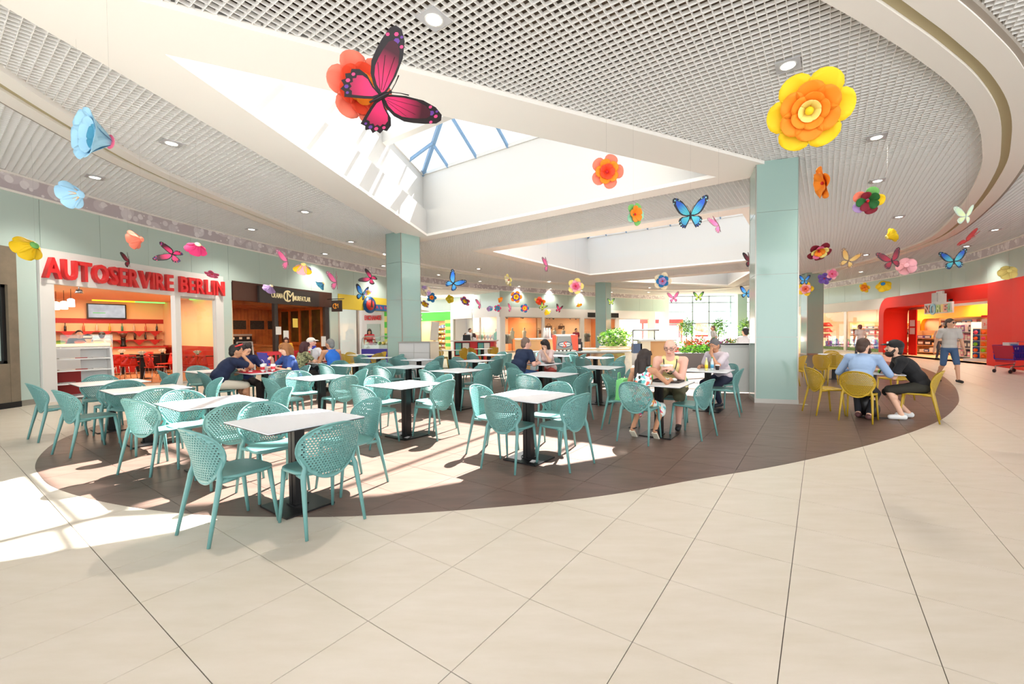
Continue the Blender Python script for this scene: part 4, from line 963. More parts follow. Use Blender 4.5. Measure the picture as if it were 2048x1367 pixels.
sp = thing('striped_pillar', 'green and yellow striped pillar of the green header shop', 'pillar', (0, 0, 0))
for k in range(9): B(fG, 'stripe', M_GRN if k % 2 else M_YLW, sp, (LG-.62, LG-.05, -.3, .1, k*.29, k*.29+.285))
def shell(f, L, d, m, name='wall_back', h=2.9, parent=None):
    for b in ((0, L, -d-.1, -d, 0, h), (-.06, 0, -d, -.12, 0, h), (L, L+.06, -d, -.12, 0, h), (0, L, -d, -.12, h, h+.05)): o = B(f, name, m, parent, b); o['kind'] = 'structure'
shell(fG, LG, 3.0, M_PEACH)
_boxm = {}
def goods(f, x, y, z, w, d, h, col, name, label, cat, group):
    k = (round(w, 2), round(d, 2), round(h, 2), col)
    if k not in _boxm:
        q = MB(); q.box((0, 0, h/2), (w, d, h)); q.mi = 1; q.box((0, d/2+.004, h*.5), (w*.7, .008, h*.45)); _boxm[k] = q.mesh(name, [mat('pack_%d_%d_%d' % col, col, .5), mat('pack_label', (232, 226, 214), .5)])
    o = obj(name, _boxm[k], None, f.p(x, y, z), f.rz if f.M.determinant() > 0 else atan2(f.x.y, f.x.x)+pi); return tag(o, label, cat, group)
PAL = [((206, 60, 44), 'red'), ((226, 150, 60), 'orange'), ((238, 208, 92), 'yellow'), ((96, 148, 84), 'green'), ((70, 110, 170), 'blue'), ((120, 70, 60), 'brown'), ((222, 140, 160), 'pink'), ((60, 52, 56), 'black'), ((230, 222, 208), 'cream'), ((134, 96, 156), 'purple')]
def rack(f, x0, x1, y, zs, name, label, wood, depth=.4):
    t = thing(name, label, 'shelf', (0, 0, 0)); B(f, 'back_board', wood, t, (x0, x1, y-.03, y, 0, zs[-1]+.45))
    for s_, e_ in ((x0-.03, x0), (x1, x1+.03)): B(f, 'upright', wood, t, (s_, e_, y, y+depth, 0, zs[-1]+.45))
    for z in zs: B(f, 'shelf_board', wood, t, (x0, x1, y, y+depth, z-.03, z))
    return t
M_PINE = mat('shelf_wood', (226, 178, 120), .6)
rr = random.Random(11)
def fill(f, x0, x1, y, zs, hs, ws, name, lab, cat, group, pal=PAL, depth=.4, gap=.02, side='right'):
    for r, z in enumerate(zs):
        x = x0+.05; k = 0
        while x < x1-.1:
            w = rr.choice(ws); c, cn_ = rr.choice(pal); h = rr.choice(hs)
            if x+w > x1: break
            goods(f, x+w/2, y+depth*.55, z+.001, w, depth*.7, h, c, name, f'{cn_} {lab}, {nth(r+1)} shelf up, {nth(k+1)} from the {side}', cat, group); k += 1; x += w+gap+rr.random()*.03
zsG = [.15, .6, 1.05, 1.5, 1.95]
rack(fG, .1, LG-.7, -2.6, zsG, 'shop_rack', 'wide wooden goods rack inside the green header shop', M_PINE); fill(fG, .1, LG-.7, -2.6, zsG, (.22, .3), (.22, .3, .36), 'pet_food_pack', 'pack on the green header shop rack', 'package', 'packs in the green header shop', side='left')
shop_fill_light(fG.p(1.4, -1.2, 2.8), 90, (1, .86, .7), 1.6)
bs = thing('poster_stand', 'white leaning poster stand before the green header shop', 'sign', deep(868, 700, 33)*1.0); bs.location.z = 0; q = MB(); q.beam((0, 0, .9), (.12, .1, 2.35), .62, .04, (0, 1, 0)); q.build('panel', M_WLAC, bs); q = MB(); q.box((0, .1, .03), (.5, .4, .05)); q.beam((0, .1, .03), (0, .05, 1.0), .04, .04); q.build('foot', M_BLACK, bs)
# fashion shop beside the passage
f1, L1 = chord((-3.0, 30.6), (-7.6, 35.6)); 
f1.M = Matrix(((f1.x.x, f1.y.x, 0, f1.o.x), (f1.x.y, f1.y.y, 0, f1.o.y), (0, 0, 1, 0), (0, 0, 0, 1)))
w1 = B(f1, 'wall_back', M_FASC, None, (0, L1, -.1, 0, 3.36, 4.45)); w1['kind'] = 'structure'
B(f1, 'shop_header', M_SHOPW, w1, (0, L1, -.1, .05, 2.62, 3.36)); B(f1, 'shop_jamb', M_SHOPW, w1, (-.1, .3, -.1, .06, 0, 2.62), (L1-.4, L1, -.1, .06, 0, 2.62), (2.5, 2.62, -.1, .03, 0, 2.62))
B(f1, 'shop_pane', M_CLEAR, w1, (.3, 2.5, -.05, -.04, .1, 2.6)); B(f1, 'shop_pane', M_CLEAR, w1, (2.62, L1-.4, -.05, -.04, .1, 2.6))
for b in ((L1, L1+.06, -3, -.12, 0, 2.9),): B(f1, 'wall_back', M_PEACH, None, b)['kind'] = 'structure'
q = MB(); q.prism([(-5.5, 33.7), (-5.4, 33.8), (-6.8, 38.0), (-6.9, 38.0)], 0, 2.9); struct('wall_back', q, M_PEACH); q = MB(); q.prism([(-3, 30.6), (-5.4, 33.8), (-6.8, 38.0), (-7.6, 35.6)], 2.88, 2.93); struct('ceiling', q, M_PEACH)
shop_fill_light(f1.p(3.4, -1.0, 2.8), 90, (1, .9, .78), 1.6)
# long row of fashion shops on the far wall
sA, sB = LP.px(1001), LP.px(1310)
q = MB(); slab(q, LP, sA, sB, 2.64, 3.36, -.1, .04); q.build('shop_header', M_SHOPW, wb)
PIL = [(1001, 1010), (1084, 1089), (1160, 1168), (1231, 1238), (1297, 1310)]
for a, b in PIL: q = MB(); slab(q, LP, LP.px(a), LP.px(b), 0, 2.64, -.1, .04); q.build('shop_jamb', M_SHOPW, wb)
for (a, b), (c, d) in zip(PIL, PIL[1:]):
    q = MB(); slab(q, LP, LP.px(b), LP.px(c), .08, 2.62, -.06, -.048); q.build('shop_pane', M_CLEAR, wb); q = MB(); slab(q, LP, LP.px(b), LP.px(c), 0, .08, -.08, 0); slab(q, LP, LP.px(b), LP.px(c), 2.58, 2.64, -.08, 0); q.build('pane_rail', M_ALU, wb)
q = MB(); slab(q, LP, sA, sB, 0, 2.9, -4.1, -4.0); o = struct('wall_back', q, M_PEACH); q = MB(); slab(q, LP, sA, sB, 2.86, 2.9, -4, -.1); o = struct('ceiling', q, M_PEACH); q = MB(); slab(q, LP, sA, sB, .002, .012, -4, -.1); struct('floor', q, M_SHFL)
for px in (1075, 1236): q = MB(); slab(q, LP, LP.px(px), LP.px(px)+.1, 0, 2.88, -4, -.15); struct('wall_side', q, mat('boutique_orange', (214, 136, 84), .7))
for px in (1045, 1110, 1200, 1270): qq, e, nn = LP.at(LP.px(px)); shop_fill_light((qq.x-nn.x*1.8, qq.y-nn.y*1.8, 2.82), 80, (1, .8, .58), 1.5)
q = MB(); slab(q, LP, LP.px(1175), LP.px(1236), 2.72, 3.12, .04, .1); bsn = tag(q.build('sign_board', M_BLACK, None), 'blank black fascia board above the fashion shops, behind the far column', 'sign')
for k, px in enumerate((1013, 1027, 1041, 1055, 1066, 1078, 1106, 1119, 1134, 1153, 1172, 1192)):
    qq, e, nn = LP.at(LP.px(px)); c = qq-nn*(.9+.5*(k % 3)); t = thing('track_spot', 'small black spotlight in the fashion shop windows, %s from the corner pillar' % nth(k+1), 'lamp', (c.x, c.y, 2.85), 0, 'black spotlights of the fashion shops'); q = MB(); q.tube([(0, 0, 0), (0, 0, -.14)], .015, 5); q.build('arm', M_BLACK, t); q = MB(); q.tube([(-.06, .0, -.12), (.1, -.06, -.26)], [.05, .07], 8); q.build('head', M_BLACK, t)
def garment_mesh(col, long=.75):
    q = MB(); n = 10; prof = [(.06, 0), (.2, -.05), (.21, -.2), (.17, -.4), (.22, -long)]
    vs = []; fs = []
    for r, z in prof:
        for j in range(n): a = 2*pi*j/n; vs.append((r*cos(a), r*.38*sin(a), z))
    for i in range(len(prof)-1):
        for j in range(n): fs.append((i*n+j, (i+1)*n+j, (i+1)*n+(j+1) % n, i*n+(j+1) % n))
    q.add(vs, fs, True)
    for s in (-1, 1): q.tube([(s*.16, 0, -.07), (s*.27, 0, -.3)], [.06, .05], 6)
    q.tube([(0, 0, 0), (0, 0, .07), (.03, 0, .1)], .008, 4); return q.mesh('garment', mat('cloth_%d_%d_%d' % col, col, .8))
GM = {}
def garment(p, rz, col, cname, where, group):
    if col not in GM: GM[col] = garment_mesh(col)
    o = obj('garment', GM[col], None, p, rz); tag(o, f'{cname} garment {where}', 'garment', group)
def clothes_rail(path_or_f, x, y, n, L, rz, label, cols, where):
    t = thing('clothes_rail', label, 'rail', (x, y, 0.013), rz); q = MB()
    for s in (-1, 1): q.tube([(s*L/2, 0, 0), (s*L/2, 0, 1.45)], .018, 6); q.tube([(s*L/2, -.25, .02), (s*L/2, .25, .02)], .018, 6)
    q.tube([(-L/2, 0, 1.45), (L/2, 0, 1.45)], .016, 6); q.build('frame', M_STEEL, t)
    R = Matrix.Rotation(rz, 3, 'Z')
    for k in range(n):
        c, cn_ = cols[k % len(cols)]; d = R @ Vector((-L/2+L*(k+.5)/n, 0, 0)); garment((x+d.x, y+d.y, 1.36), rz+pi/2+.25*(-1)**k, c, cn_, where+f', {nth(k+1)} along', 'garments '+where)
PAST = [((238, 170, 150), 'salmon pink'), ((244, 224, 204), 'cream'), ((150, 206, 180), 'mint green'), ((236, 196, 176), 'pale pink'), ((196, 190, 184), 'grey')]
GREY = [((150, 150, 150), 'grey'), ((206, 200, 190), 'pale grey'), ((60, 58, 64), 'black'), ((170, 190, 186), 'grey green'), ((120, 118, 120), 'dark grey')]
c = deep(970, 664, 32.7); clothes_rail(None, c.x, c.y, 7, 1.5, .1, 'clothes rail with pastel garments in the shop window left of the corner pillar', PAST, 'on the pastel rail left of the corner pillar')
for px, n, cols, w in ((1024, 7, GREY, 'on the grey rail right of the corner pillar'), (1186, 6, GREY, 'on the rail left of the far column')):
    qq, e, nn = LP.at(LP.px(px)); c = qq-nn*1.3; clothes_rail(None, c.x, c.y, n, 1.7, atan2(e.y, e.x), 'clothes rail with '+w.split(' rail')[0].replace('on the', '').strip()+' garments, '+w.split('rail ')[1], cols, w)
def mannequin(p, rz, top, legs, label, full=True):
    t = thing('mannequin', label, 'mannequin', p, rz); sk = mat('mannequin_skin', (226, 196, 170), .5)
    q = MB(); q.lathe([(.05, .0), (.1, .02), (.16, .1), (.13, .3), (.17, .52), (.15, .62), (.06, .66), (.05, .72)], (0, 0, .82 if full else .95), 12); q.build('torso', mat('cloth_%d_%d_%d' % top, top, .8), t)
    q = MB(); q.ball((0, 0, (1.65 if full else 1.72)), (.08, .1, .12)); q.build('head' if full else 'neck_cap', sk, t)
    if full:
        for s in (-1, 1): q = MB(); q.tube([(s*.09, 0, .9), (s*.1, .02, .5), (s*.09, 0, .03)], [.09, .065, .045], 8); q.build('leg', mat('cloth_%d_%d_%d' % legs, legs, .8), t)
        for s in (-1, 1): q = MB(); q.tube([(s*.18, 0, 1.4), (s*.24, .03, 1.1), (s*.22, .08, .86)], [.05, .04, .03], 7); q.build('arm', sk, t)
    else: q = MB(); q.tube([(0, 0, 0), (0, 0, .96)], .02, 6); q.lathe([(.18, 0), (.18, .02)], n=14); q.build('stand', M_BLACK, t)
c = deep(992, 664, 31.6); mannequin((c.x, c.y, .01), 0, (36, 160, 116), (196, 36, 60), 'mannequin in green top and red trousers by the corner pillar')
for k, (px, col, w) in enumerate(((1034, (232, 222, 206), 'first cream blouse'), (1058, (224, 214, 200), 'second cream blouse'), (1083, (236, 230, 214), 'third cream blouse'), (1096, (214, 208, 202), 'pale grey blouse'), (1118, (226, 220, 210), 'white scarf'), (1136, (190, 186, 184), 'grey blouse'))):
    qq, e, nn = LP.at(LP.px(px)); c = qq-nn*.6; mannequin((c.x, c.y, .013), 0, col, col, f'headless tailor bust with {w} behind the shop window', False)
for k, (px, z) in enumerate(((1118, 1.5), (1128, 1.35), (1141, 1.4), (1150, 1.75), (1176, 1.75), (1262, 1.5), (1285, 1.5))):
    qq, e, nn = LP.at(LP.px(px)); c = qq-nn*(3.6); t = thing('handbag', f'brown handbag on the fashion shop back wall, {nth(k+1)} from the left', 'bag', (c.x, c.y, z), 0, 'handbags on the back wall'); q = MB(); q.prism([(-.3, -.09), (.3, -.09), (.26, .09), (-.26, .09)], 0, .3); q.build('body', mat('bag_brown', (92, 56, 36), .5), t); q = MB(); q.tube([(-.16, 0, .3), (-.1, 0, .46), (.1, 0, .46), (.16, 0, .3)], .018, 5); q.build('handle', M_BLACK, t); q = MB(); q.box((0, .05, -.02), (.8, .3, .03)); q.build('shelf_board', M_PINE, t)
# red kiosk
rk = thing('kiosk', 'red kiosk with steel top and framed posters in the side passage', 'kiosk', (0, 0, 0)); ky = 22.6
def kx(px): return deep(px, 664, ky).x
q = MB(); q.box(((kx(908)+kx(988))/2, ky+.5, .52), (kx(988)-kx(908), 1.0, 1.0)); q.build('body', mat('kiosk_red', (206, 30, 34), .4), rk); q = MB(); q.box(((kx(902)+kx(993))/2, ky+.45, 1.045), (kx(993)-kx(902), 1.3, .05)); q.build('worktop', M_STEEL, rk)
M_PGR = mat('poster_green', (120, 190, 130), .6, noise=(2.5, 1, (70, 150, 200)))
for a, b, m in ((911, 922, M_PGR), (925, 938, M_PAPER), (956, 967, M_PGR), (968, 979, M_PAPER)): q = MB(); q.box(((kx(a)+kx(b))/2, ky-.02, .62), (kx(b)-kx(a), .03, .62)); q.build('poster', m, rk)
for a, b in ((911, 922), (925, 938), (956, 967), (968, 979)): q = MB(); q.box(((kx(a)+kx(b))/2, ky-.012, .62), (kx(b)-kx(a)+.07, .02, .7)); q.build('poster_frame', M_BLACK, rk)
q = MB(); q.tube([(kx(942), ky+.5, 1.05), (kx(942), ky+.5, 2.75)], .02, 6); q.build('pole', M_STEEL, rk); lt = thing('laptop', 'black laptop open on the red kiosk', 'laptop', (kx(932), ky+.3, 1.071)); local(lt, -.2, .2, -.12, .14, 0, .02, 'keyboard', M_BLACK); local(lt, -.2, .2, -.13, -.11, .02, .3, 'screen', M_BLACK)
# grey bin unit by the middle column
bu = thing('bin_cabinet', 'pale grey double waste cabinet beside the middle column', 'cabinet', (-3.98, 13.7, 0), radians(-14)); M_GREYC = mat('cabinet_grey', (204, 202, 200), .5)
for k, x in enumerate((-.27, .27)):
    local(bu, x-.265, x+.265, -.3, .3, .03, .86, 'bin_door', M_GREYC); local(bu, x-.265, x+.265, -.29, .3, .87, 1.18, 'bin_flap', M_GREYC)
local(bu, -.56, .56, -.28, .3, .0, 1.17, 'carcass', M_STEEL); local(bu, -.57, .57, -.31, .32, 1.18, 1.21, 'top', M_STEEL)
# white wheeled cabinet beside the front column
wc2 = thing('service_cabinet', 'white wheeled service cabinet with black tray top beside the front column', 'cabinet', (4.62, 9.75, 0), radians(-8)); local(wc2, -.52, .6, -.3, .3, .1, 1.12, 'body', M_WLAC); local(wc2, -.54, .62, -.32, .32, 1.12, 1.16, 'worktop', M_GREYC); local(wc2, -.42, .5, -.24, .24, 1.16, 1.19, 'tray', M_BLACK)
for sx in (-.42, .48):
    for sy in (-.22, .22): q = MB(); q.tube([(sx-.015, sy, .045), (sx+.015, sy, .045)], .044, 10); q.build('caster', M_BLACK, wc2)
# coffee island
ci = thing('coffee_counter', 'long steel topped coffee counter with bread photo front', 'counter', (0, 0, 0)); cy = 14.3
def cx(px, y=cy): return deep(px, 664, y).x
q = MB(); q.box(((cx(1052)+cx(1272))/2, cy+.35, .805), (cx(1272)-cx(1052), .75, .05)); q.build('worktop', M_STEEL, ci)
q = MB(); q.box(((cx(1060)+cx(1265))/2, cy+.4, .39), (cx(1265)-cx(1060), .6, .78)); q.build('body', mat('photo_panel', (206, 206, 204), .5, noise=(2.2, .9, (150, 160, 170))), ci)
M_BREAD = mat('bread_photo', (190, 110, 50), .6, noise=(4, 1, (90, 40, 22)))
for k, (a, b, m) in enumerate(((1135, 1180, M_BREAD), (1182, 1212, mat('bun_photo', (222, 196, 160), .6, noise=(3, 1, (150, 110, 80)))), (1213, 1250, mat('salad_photo', (150, 160, 90), .6, noise=(6, 1, (150, 50, 40)))))): q = MB(); q.box(((cx(a)+cx(b))/2, cy+.08, .4), (cx(b)-cx(a), .03, .7)); q.build('photo_panel', m, ci)
q = MB(); q.box(((cx(1030, 15.4)+cx(1106, 15.4))/2, 15.4, 1.24), (cx(1106, 15.4)-cx(1030, 15.4), .5, .04)); q.build('upper_shelf', M_STEEL, ci); q = MB(); q.box(((cx(1030, 15.4)+cx(1110, 15.4))/2, 15.5, .6), (cx(1110, 15.4)-cx(1030, 15.4), .4, 1.2)); q.build('rear_cabinet', M_PINE, ci)
q = MB(); q.box(((cx(1166)+cx(1262))/2, cy+.5, .87), (cx(1262)-cx(1166), .5, .08)); q.build('raised_ledge', mat('pale_wood', (232, 210, 176), .5), ci)
em = thing('espresso_machine', 'steel espresso machine with orange sides and S emblem', 'coffee machine', (0, 0, 0)); x0, x1 = cx(1112), cx(1148)
q = MB(); q.prism([(x0, .9), (x1, .9), (x1-.06, 1.34), (x0+.06, 1.34)], -.02, .3, M=Matrix.Translation((0, cy+.42, 0)) @ Matrix.Rotation(pi/2, 4, 'X')); q.build('body', mat('machine_steel', (146, 144, 138), .4, .5), em)
for a, b, c2, d in ((1104, 1113, 1106, 1112), (1144, 1158, 1143, 1156)): q = MB(); q.prism([(cx(a)+.04, .86), (cx(b)-.02, .84), (cx(d), 1.38), (cx(c2)-.02, 1.38)], -.03, .36, M=Matrix.Translation((0, cy+.44, 0)) @ Matrix.Rotation(pi/2, 4, 'X')); q.build('side_panel', mat('orange_enamel', (240, 84, 44), .3), em)
q = MB(); q.box(((x0+x1)/2, cy+.3, 1.37), (x1-x0+.1, .4, .06)); q.build('cup_rail', M_WLAC, em); q = MB()
for k in range(4): q.tube([(x0+.1+k*.13, cy+.1, .87), (x0+.1+k*.13, cy+.1, .832)], .03, 7)
q.build('foot', M_BLACK, em); ec = Vector(((x0+x1)/2, cy+.1, 1.06)); q = MB()
for rx, rz_, y, mi in ((.24, .1, 0, 0), (.21, .075, -.004, 1), (.07, .1, -.008, 1)):
    q.mi = mi; n = 20; q.add([ec+Vector((rx*cos(2*pi*j/n), y, rz_*sin(2*pi*j/n))) for j in range(n)], [tuple(range(n))])
q.build('emblem', [mat('emblem_blue', (40, 66, 92), .4), M_WLAC], em); q = MB(); q.box((ec.x, ec.y-.006, ec.z), (.44, .004, .018)); q.build('emblem_bar', mat('emblem_blue', (40, 66, 92)), em); text_mesh('emblem_letter', 'S', .27, .004, mat('emblem_orange', (238, 80, 50), .4), em, Matrix.Translation((ec.x-.075, ec.y-.014, ec.z-.095)) @ Matrix.Rotation(pi/2, 4, 'X'), bold=.008, shear=.15)
gd = thing('coffee_grinder', 'black coffee grinder right of the espresso machine', 'grinder', (cx(1160), cy+.3, .831)); local(gd, -.1, .1, -.1, .12, 0, .3, 'body', M_BLACK); local(gd, -.07, .07, -.06, .08, .3, .42, 'hopper', M_SIGNBK); local(gd, -.04, .04, -.106, -.1, .1, .22, 'label_plate', M_WLAC)
for k, px in enumerate((1089, 1094, 1099)): q = MB(); q.lathe([(.05, 0), (.05, .26), (.03, .3), (.035, .36), (.02, .37)], n=10); tag(q.build('syrup_bottle', M_WLAC, None, (cx(px, 15.2), 15.3, 1.263)), 'white syrup bottle on the upper coffee shelf, '+('left', 'middle', 'right')[k]+' of three', 'bottle', 'syrup bottles')
dc = thing('display_case', 'glass display case on a cream pedestal right of the plant', 'display case', (0, 0, 0)); y2 = 13.2
def dx(px): return deep(px, 664, y2).x
q = MB(); q.box(((dx(1278)+dx(1350))/2, y2+.35, 1.2), (dx(1352)-dx(1276), .9, .05)); q.build('worktop', M_STEEL, dc); q = MB(); q.box(((dx(1282)+dx(1302))/2, y2+.3, .59), (dx(1302)-dx(1282), .5, 1.18)); q.build('pedestal', mat('cream_panel', (236, 224, 192), .5), dc); q = MB(); q.box(((dx(1304)+dx(1348))/2, y2+.5, .59), (dx(1348)-dx(1304), .4, 1.18)); q.build('side_cabinet', M_PINE, dc)
q = MB()
for a in (1267, 1311): q.tube([(dx(a), y2+.1, 1.0 if a == 1267 else 1.225), (dx(a), y2+.1, 1.52)], .025, 6)
q.tube([(dx(1267), y2+.1, 1.52), (dx(1320), y2+.1, 1.52)], .03, 6); q.build('frame', M_STEEL, dc); q = MB(); q.box(((dx(1267)+dx(1311))/2, y2+.12, 1.37), (dx(1311)-dx(1267), .01, .29)); q.build('glass_front', M_CLEAR, dc); q = MB(); q.box((dx(1276), y2+.2, .95), (.28, .3, .3)); q.build('cash_register', mat('register_blue', (70, 90, 120), .4), dc)
# foliage builder
def leafy(name, label, cat, c, r, n, cols, ls, pot=None, group=None, stem=None):
    t = thing(name, label, cat, c, 0, group); q = MB(); R = random.Random(int(c[0]*100)+n)
    for k in range(n):
        d = Vector((R.gauss(0, 1), R.gauss(0, 1), R.gauss(0, 1))).normalized()*(R.random()**.4); p = Vector((d.x*r[0], d.y*r[1], d.z*r[2])); ax = Vector((R.uniform(-1, 1), R.uniform(-1, 1), R.uniform(-.3, 1))).normalized(); u = ax.cross(Vector((R.random(), R.random(), R.random()))).normalized(); w = ls*R.uniform(.7, 1.3); q.mi = R.randrange(len(cols))
        q.add([p-u*w*.3, p+ax*w*.6+Vector((0, 0, .02)), p+u*w*.3, p+ax*w*1.4-Vector((0, 0, .03))], [(0, 1, 3), (0, 3, 1)[::1], (2, 3, 1)])
    o = q.build('foliage', cols, t); tag(o, kind='stuff')
    return t
M_LF1, M_LF2, M_LF3 = mat('leaf_green', (92, 164, 52), .5), mat('leaf_light', (168, 214, 92), .5), mat('leaf_dark', (46, 108, 44), .5); M_PETW = mat('petal_white', (244, 244, 236), .6)
pl = leafy('potted_plant', 'big leafy green plant with white flowers on the coffee counter', 'plant', (cx(1240), cy+.9, 1.22), (.62, .35, .36), 900, [M_LF1, M_LF2, M_LF3, M_LF2, M_PETW], .1); q = MB(); q.box((0, 0, -.36), (1.1, .5, .2)); q.build('planter_box', mat('pale_wood', (232, 210, 176)), pl)
for k, z in enumerate((0,)): pass
hp = leafy('planter', 'low grey planter trough with clipped green hedge', 'planter', (cx(1406, 15.5), 15.7, .78), (.95, .3, .17), 700, [M_LF1, M_LF2, M_LF3], .08); q = MB(); q.box((0, 0, -.42), (2.0, .6, .62)); q.build('trough', mat('trough_grey', (108, 106, 106), .6), hp)
# flower stall: bunches of cut flowers
FLC = [((244, 240, 228), 'white'), ((240, 120, 30), 'orange'), ((244, 240, 228), 'cream'), ((206, 60, 50), 'red'), ((232, 130, 40), 'bright orange'), ((238, 232, 220), 'ivory'), ((200, 90, 170), 'purple pink'), ((244, 214, 90), 'yellow'), ((238, 120, 60), 'coral'), ((246, 242, 234), 'pale white'), ((226, 120, 140), 'pink')]
for k, px in enumerate((1352, 1378, 1392, 1402, 1418, 1432, 1446, 1458, 1468, 1478, 1490)):
    c, cn_ = FLC[k]; y = 17.5+(k % 3)*.8; p = deep(px, 684 if k % 2 else 688, y); t = leafy('flower_bunch', f'{cn_} bunch of cut flowers on the flower stall, {nth(k+1)} from the left', 'flowers', p, (.27, .24, .24), 150, [mat('bloom_%d' % k, c, .6), mat('bloom_%d' % k, c), M_LF1], .09, group='cut flower bunches'); q = MB(); q.lathe([(.09, -p.z+.45), (.12, -.2), (.13, -.12)], n=10); q.build('bucket', M_STEEL if k % 2 else M_REDL, t)
tbs = thing('flower_table', 'low white flower stall table behind the grey trough', 'table', (cx(1420, 17), 18.2, 0)); local(tbs, -2.3, 2.3, -1.2, 1.2, .40, .45, 'top', M_WLAC)
for sx in (-2.1, 2.1):
    for sy in (-1, 1): local(tbs, sx-.04, sx+.04, sy-.04, sy+.04, 0, .4, 'leg', M_STEEL)
# glazed entrance front
GY = 41.2; M_MULL = mat('mullion_grey', (120, 132, 132), .4, .4); GX = [12.3, 14.75, 16.35, 18.45, 20.7]
q = MB(); q.box((16.5, GY, .06), (9, .16, .12)); gwin = struct('window_1', q, M_MULL)
for x in GX: q = MB(); q.box((x, GY, 2.45), (.09, .14, 4.9)); q.build('mullion', M_MULL, gwin)
for z in (2.22, 3.35, 4.22, 4.84): q = MB(); q.box((16.5, GY, z), (8.4, .14, .1 if z != 3.35 else .06)); q.build('transom', M_MULL, gwin)
for a, b in zip(GX, GX[1:]):
    for z0, z1 in ((.12, 2.17), (2.27, 3.32), (3.38, 4.17), (4.27, 4.8)): q = MB(); q.box(((a+b)/2, GY, (z0+z1)/2), (b-a-.1, .012, z1-z0)); q.build('pane', M_CLEAR, gwin)
for a, b in ((12.4, 13.5), (13.55, 14.7)): q = MB(); q.box(((a+b)/2, GY-.03, 2.1), (b-a, .06, .1)); q.box((a+.05, GY-.03, 1.1), (.08, .06, 2.1)); q.box((b-.05, GY-.03, 1.1), (.08, .06, 2.1)); q.build('door_frame', M_REDL if a < 13 else M_MULL, gwin)
q = MB(); q.box((11.9, 40.9, 2.45), (.9, .3, 4.9)); q.build('end_wall', M_SHOPW, gwin)
po = MB(); po.box((15.6, GY-.12, 1.55), (1.3, .02, 1.3)); pp = tag(po.build('poster', mat('poster_pale', (240, 226, 214), .6, noise=(4, .8, (224, 110, 80))), None), 'pale poster with red and blue print hung on the entrance glass', 'poster'); q = MB(); q.beam((15.25, GY-.135, 1.55), (16.1, GY-.135, 1.3), .06, .01); q.build('blue_stroke', M_BLUE, pp); q = MB(); q.box((15.6, GY-.135, 1.0), (1.25, .01, .14)); q.build('red_bar', M_REDL, pp)
for k, px in enumerate((1373, 1437, 1495)):
    p = deep(px, 657, 38.5); t = leafy('shrub', ('left', 'middle', 'right')[k]+' of three round potted shrubs before the entrance glass', 'plant', (p.x, p.y, 1.75), (.72, .72, .85), 420, [M_LF1, M_LF2, M_LF3], .22, group='potted entrance shrubs'); q = MB(); q.tube([(0, 0, -1.3), (0, 0, -.4)], .05, 6); q.build('trunk', mat('bark', (104, 84, 60), .8), t); q = MB(); q.lathe([(.3, -1.75), (.38, -1.25), (.34, -1.25)], n=14); q.build('pot', M_WLAC, t)
cn_p = thing('canopy', 'red canopy beam outside the entrance glass', 'canopy', (14.4, 47, 0)); local(cn_p, -3.4, 1.4, 0, .3, 2.35, 2.8, 'beam', M_REDL); local(cn_p, -3.2, -3, 0, .2, 0, 2.35, 'post', M_REDL); local(cn_p, 1.1, 1.3, 0, .2, 0, 2.35, 'post', M_REDL)

# ------------------------------------------------------------ right side: toy shop
sA, sB = RP.px(1768), RP.px(1612)
q = MB(); slab(q, RP, sA, RP.S[-1], 2.72, 3.37, -.1, .03); q.build('shop_header', M_SHOPW, wr)
for a, b in ((1688, 1693), (1618, 1624)): q = MB(); slab(q, RP, RP.px(b), RP.px(a), 0, 2.72, -.08, .02); q.build('shop_jamb', M_ALU, wr)
for a, b in ((1693, 1767), (1624, 1688)): q = MB(); slab(q, RP, RP.px(b), RP.px(a), .06, 2.7, -.05, -.038); q.build('shop_pane', M_CLEAR, wr); q = MB(); slab(q, RP, RP.px(b), RP.px(a), 0, .07, -.06, .01); q.build('pane_rail', M_ALU, wr); q = MB(); slab(q, RP, RP.px(b)+.05, RP.px(a)-.05, .08, .3, -.036, -.03); q.build('grass_print', mat('grass_print', (96, 140, 60), .6, noise=(9, 1, (150, 170, 110))), wr)
q = MB(); slab(q, RP, sA-.1, RP.S[-1], 0, 2.9, -3.1, -3.0); struct('wall_right', q, mat('toy_wall', (246, 206, 164), .7)); q = MB(); slab(q, RP, sA-.1, RP.S[-1], 2.86, 2.92, -3, -.1); struct('ceiling', q, M_PEACH)
for px in (1740, 1660): qq, e, nn = RP.at(RP.px(px)); shop_fill_light((qq.x-nn.x*1.3, qq.y-nn.y*1.3, 2.8), 90, (1, .82, .62), 1.5)
fT, LT = chord(RP.at(RP.px(1767))[0], RP.at(RP.px(1626))[0]); fT.y = fT.y if fT.y.x < 0 else -fT.y; fT.M = Matrix(((fT.x.x, fT.y.x, 0, fT.o.x), (fT.x.y, fT.y.y, 0, fT.o.y), (0, 0, 1, 0), (0, 0, 0, 1)))
zt = [.3, .72, 1.14, 1.56]; PB = [((120, 60, 40), 'brown'), ((70, 48, 40), 'dark brown'), ((200, 90, 50), 'rust'), ((196, 40, 40), 'red'), ((226, 130, 50), 'orange'), ((230, 200, 150), 'tan')]
rack(fT, .6, LT-.9, -2.6, zt, 'toy_rack', 'long pine rack of boxed toy cars behind the toy window', M_PINE, .45); fill(fT, .6, LT-.9, -2.6, zt, (.16, .3), (.3, .42, .5), 'toy_box', 'toy car box behind the toy window', 'toy', 'toy car boxes behind the toy window', PB, .45, .08)
R5 = random.Random(3); _tb = {}
TC = [((222, 50, 50), 'red'), ((60, 90, 190), 'blue'), ((240, 200, 50), 'yellow'), ((240, 130, 170), 'pink'), ((130, 80, 170), 'purple'), ((90, 180, 90), 'green'), ((240, 240, 236), 'white')]
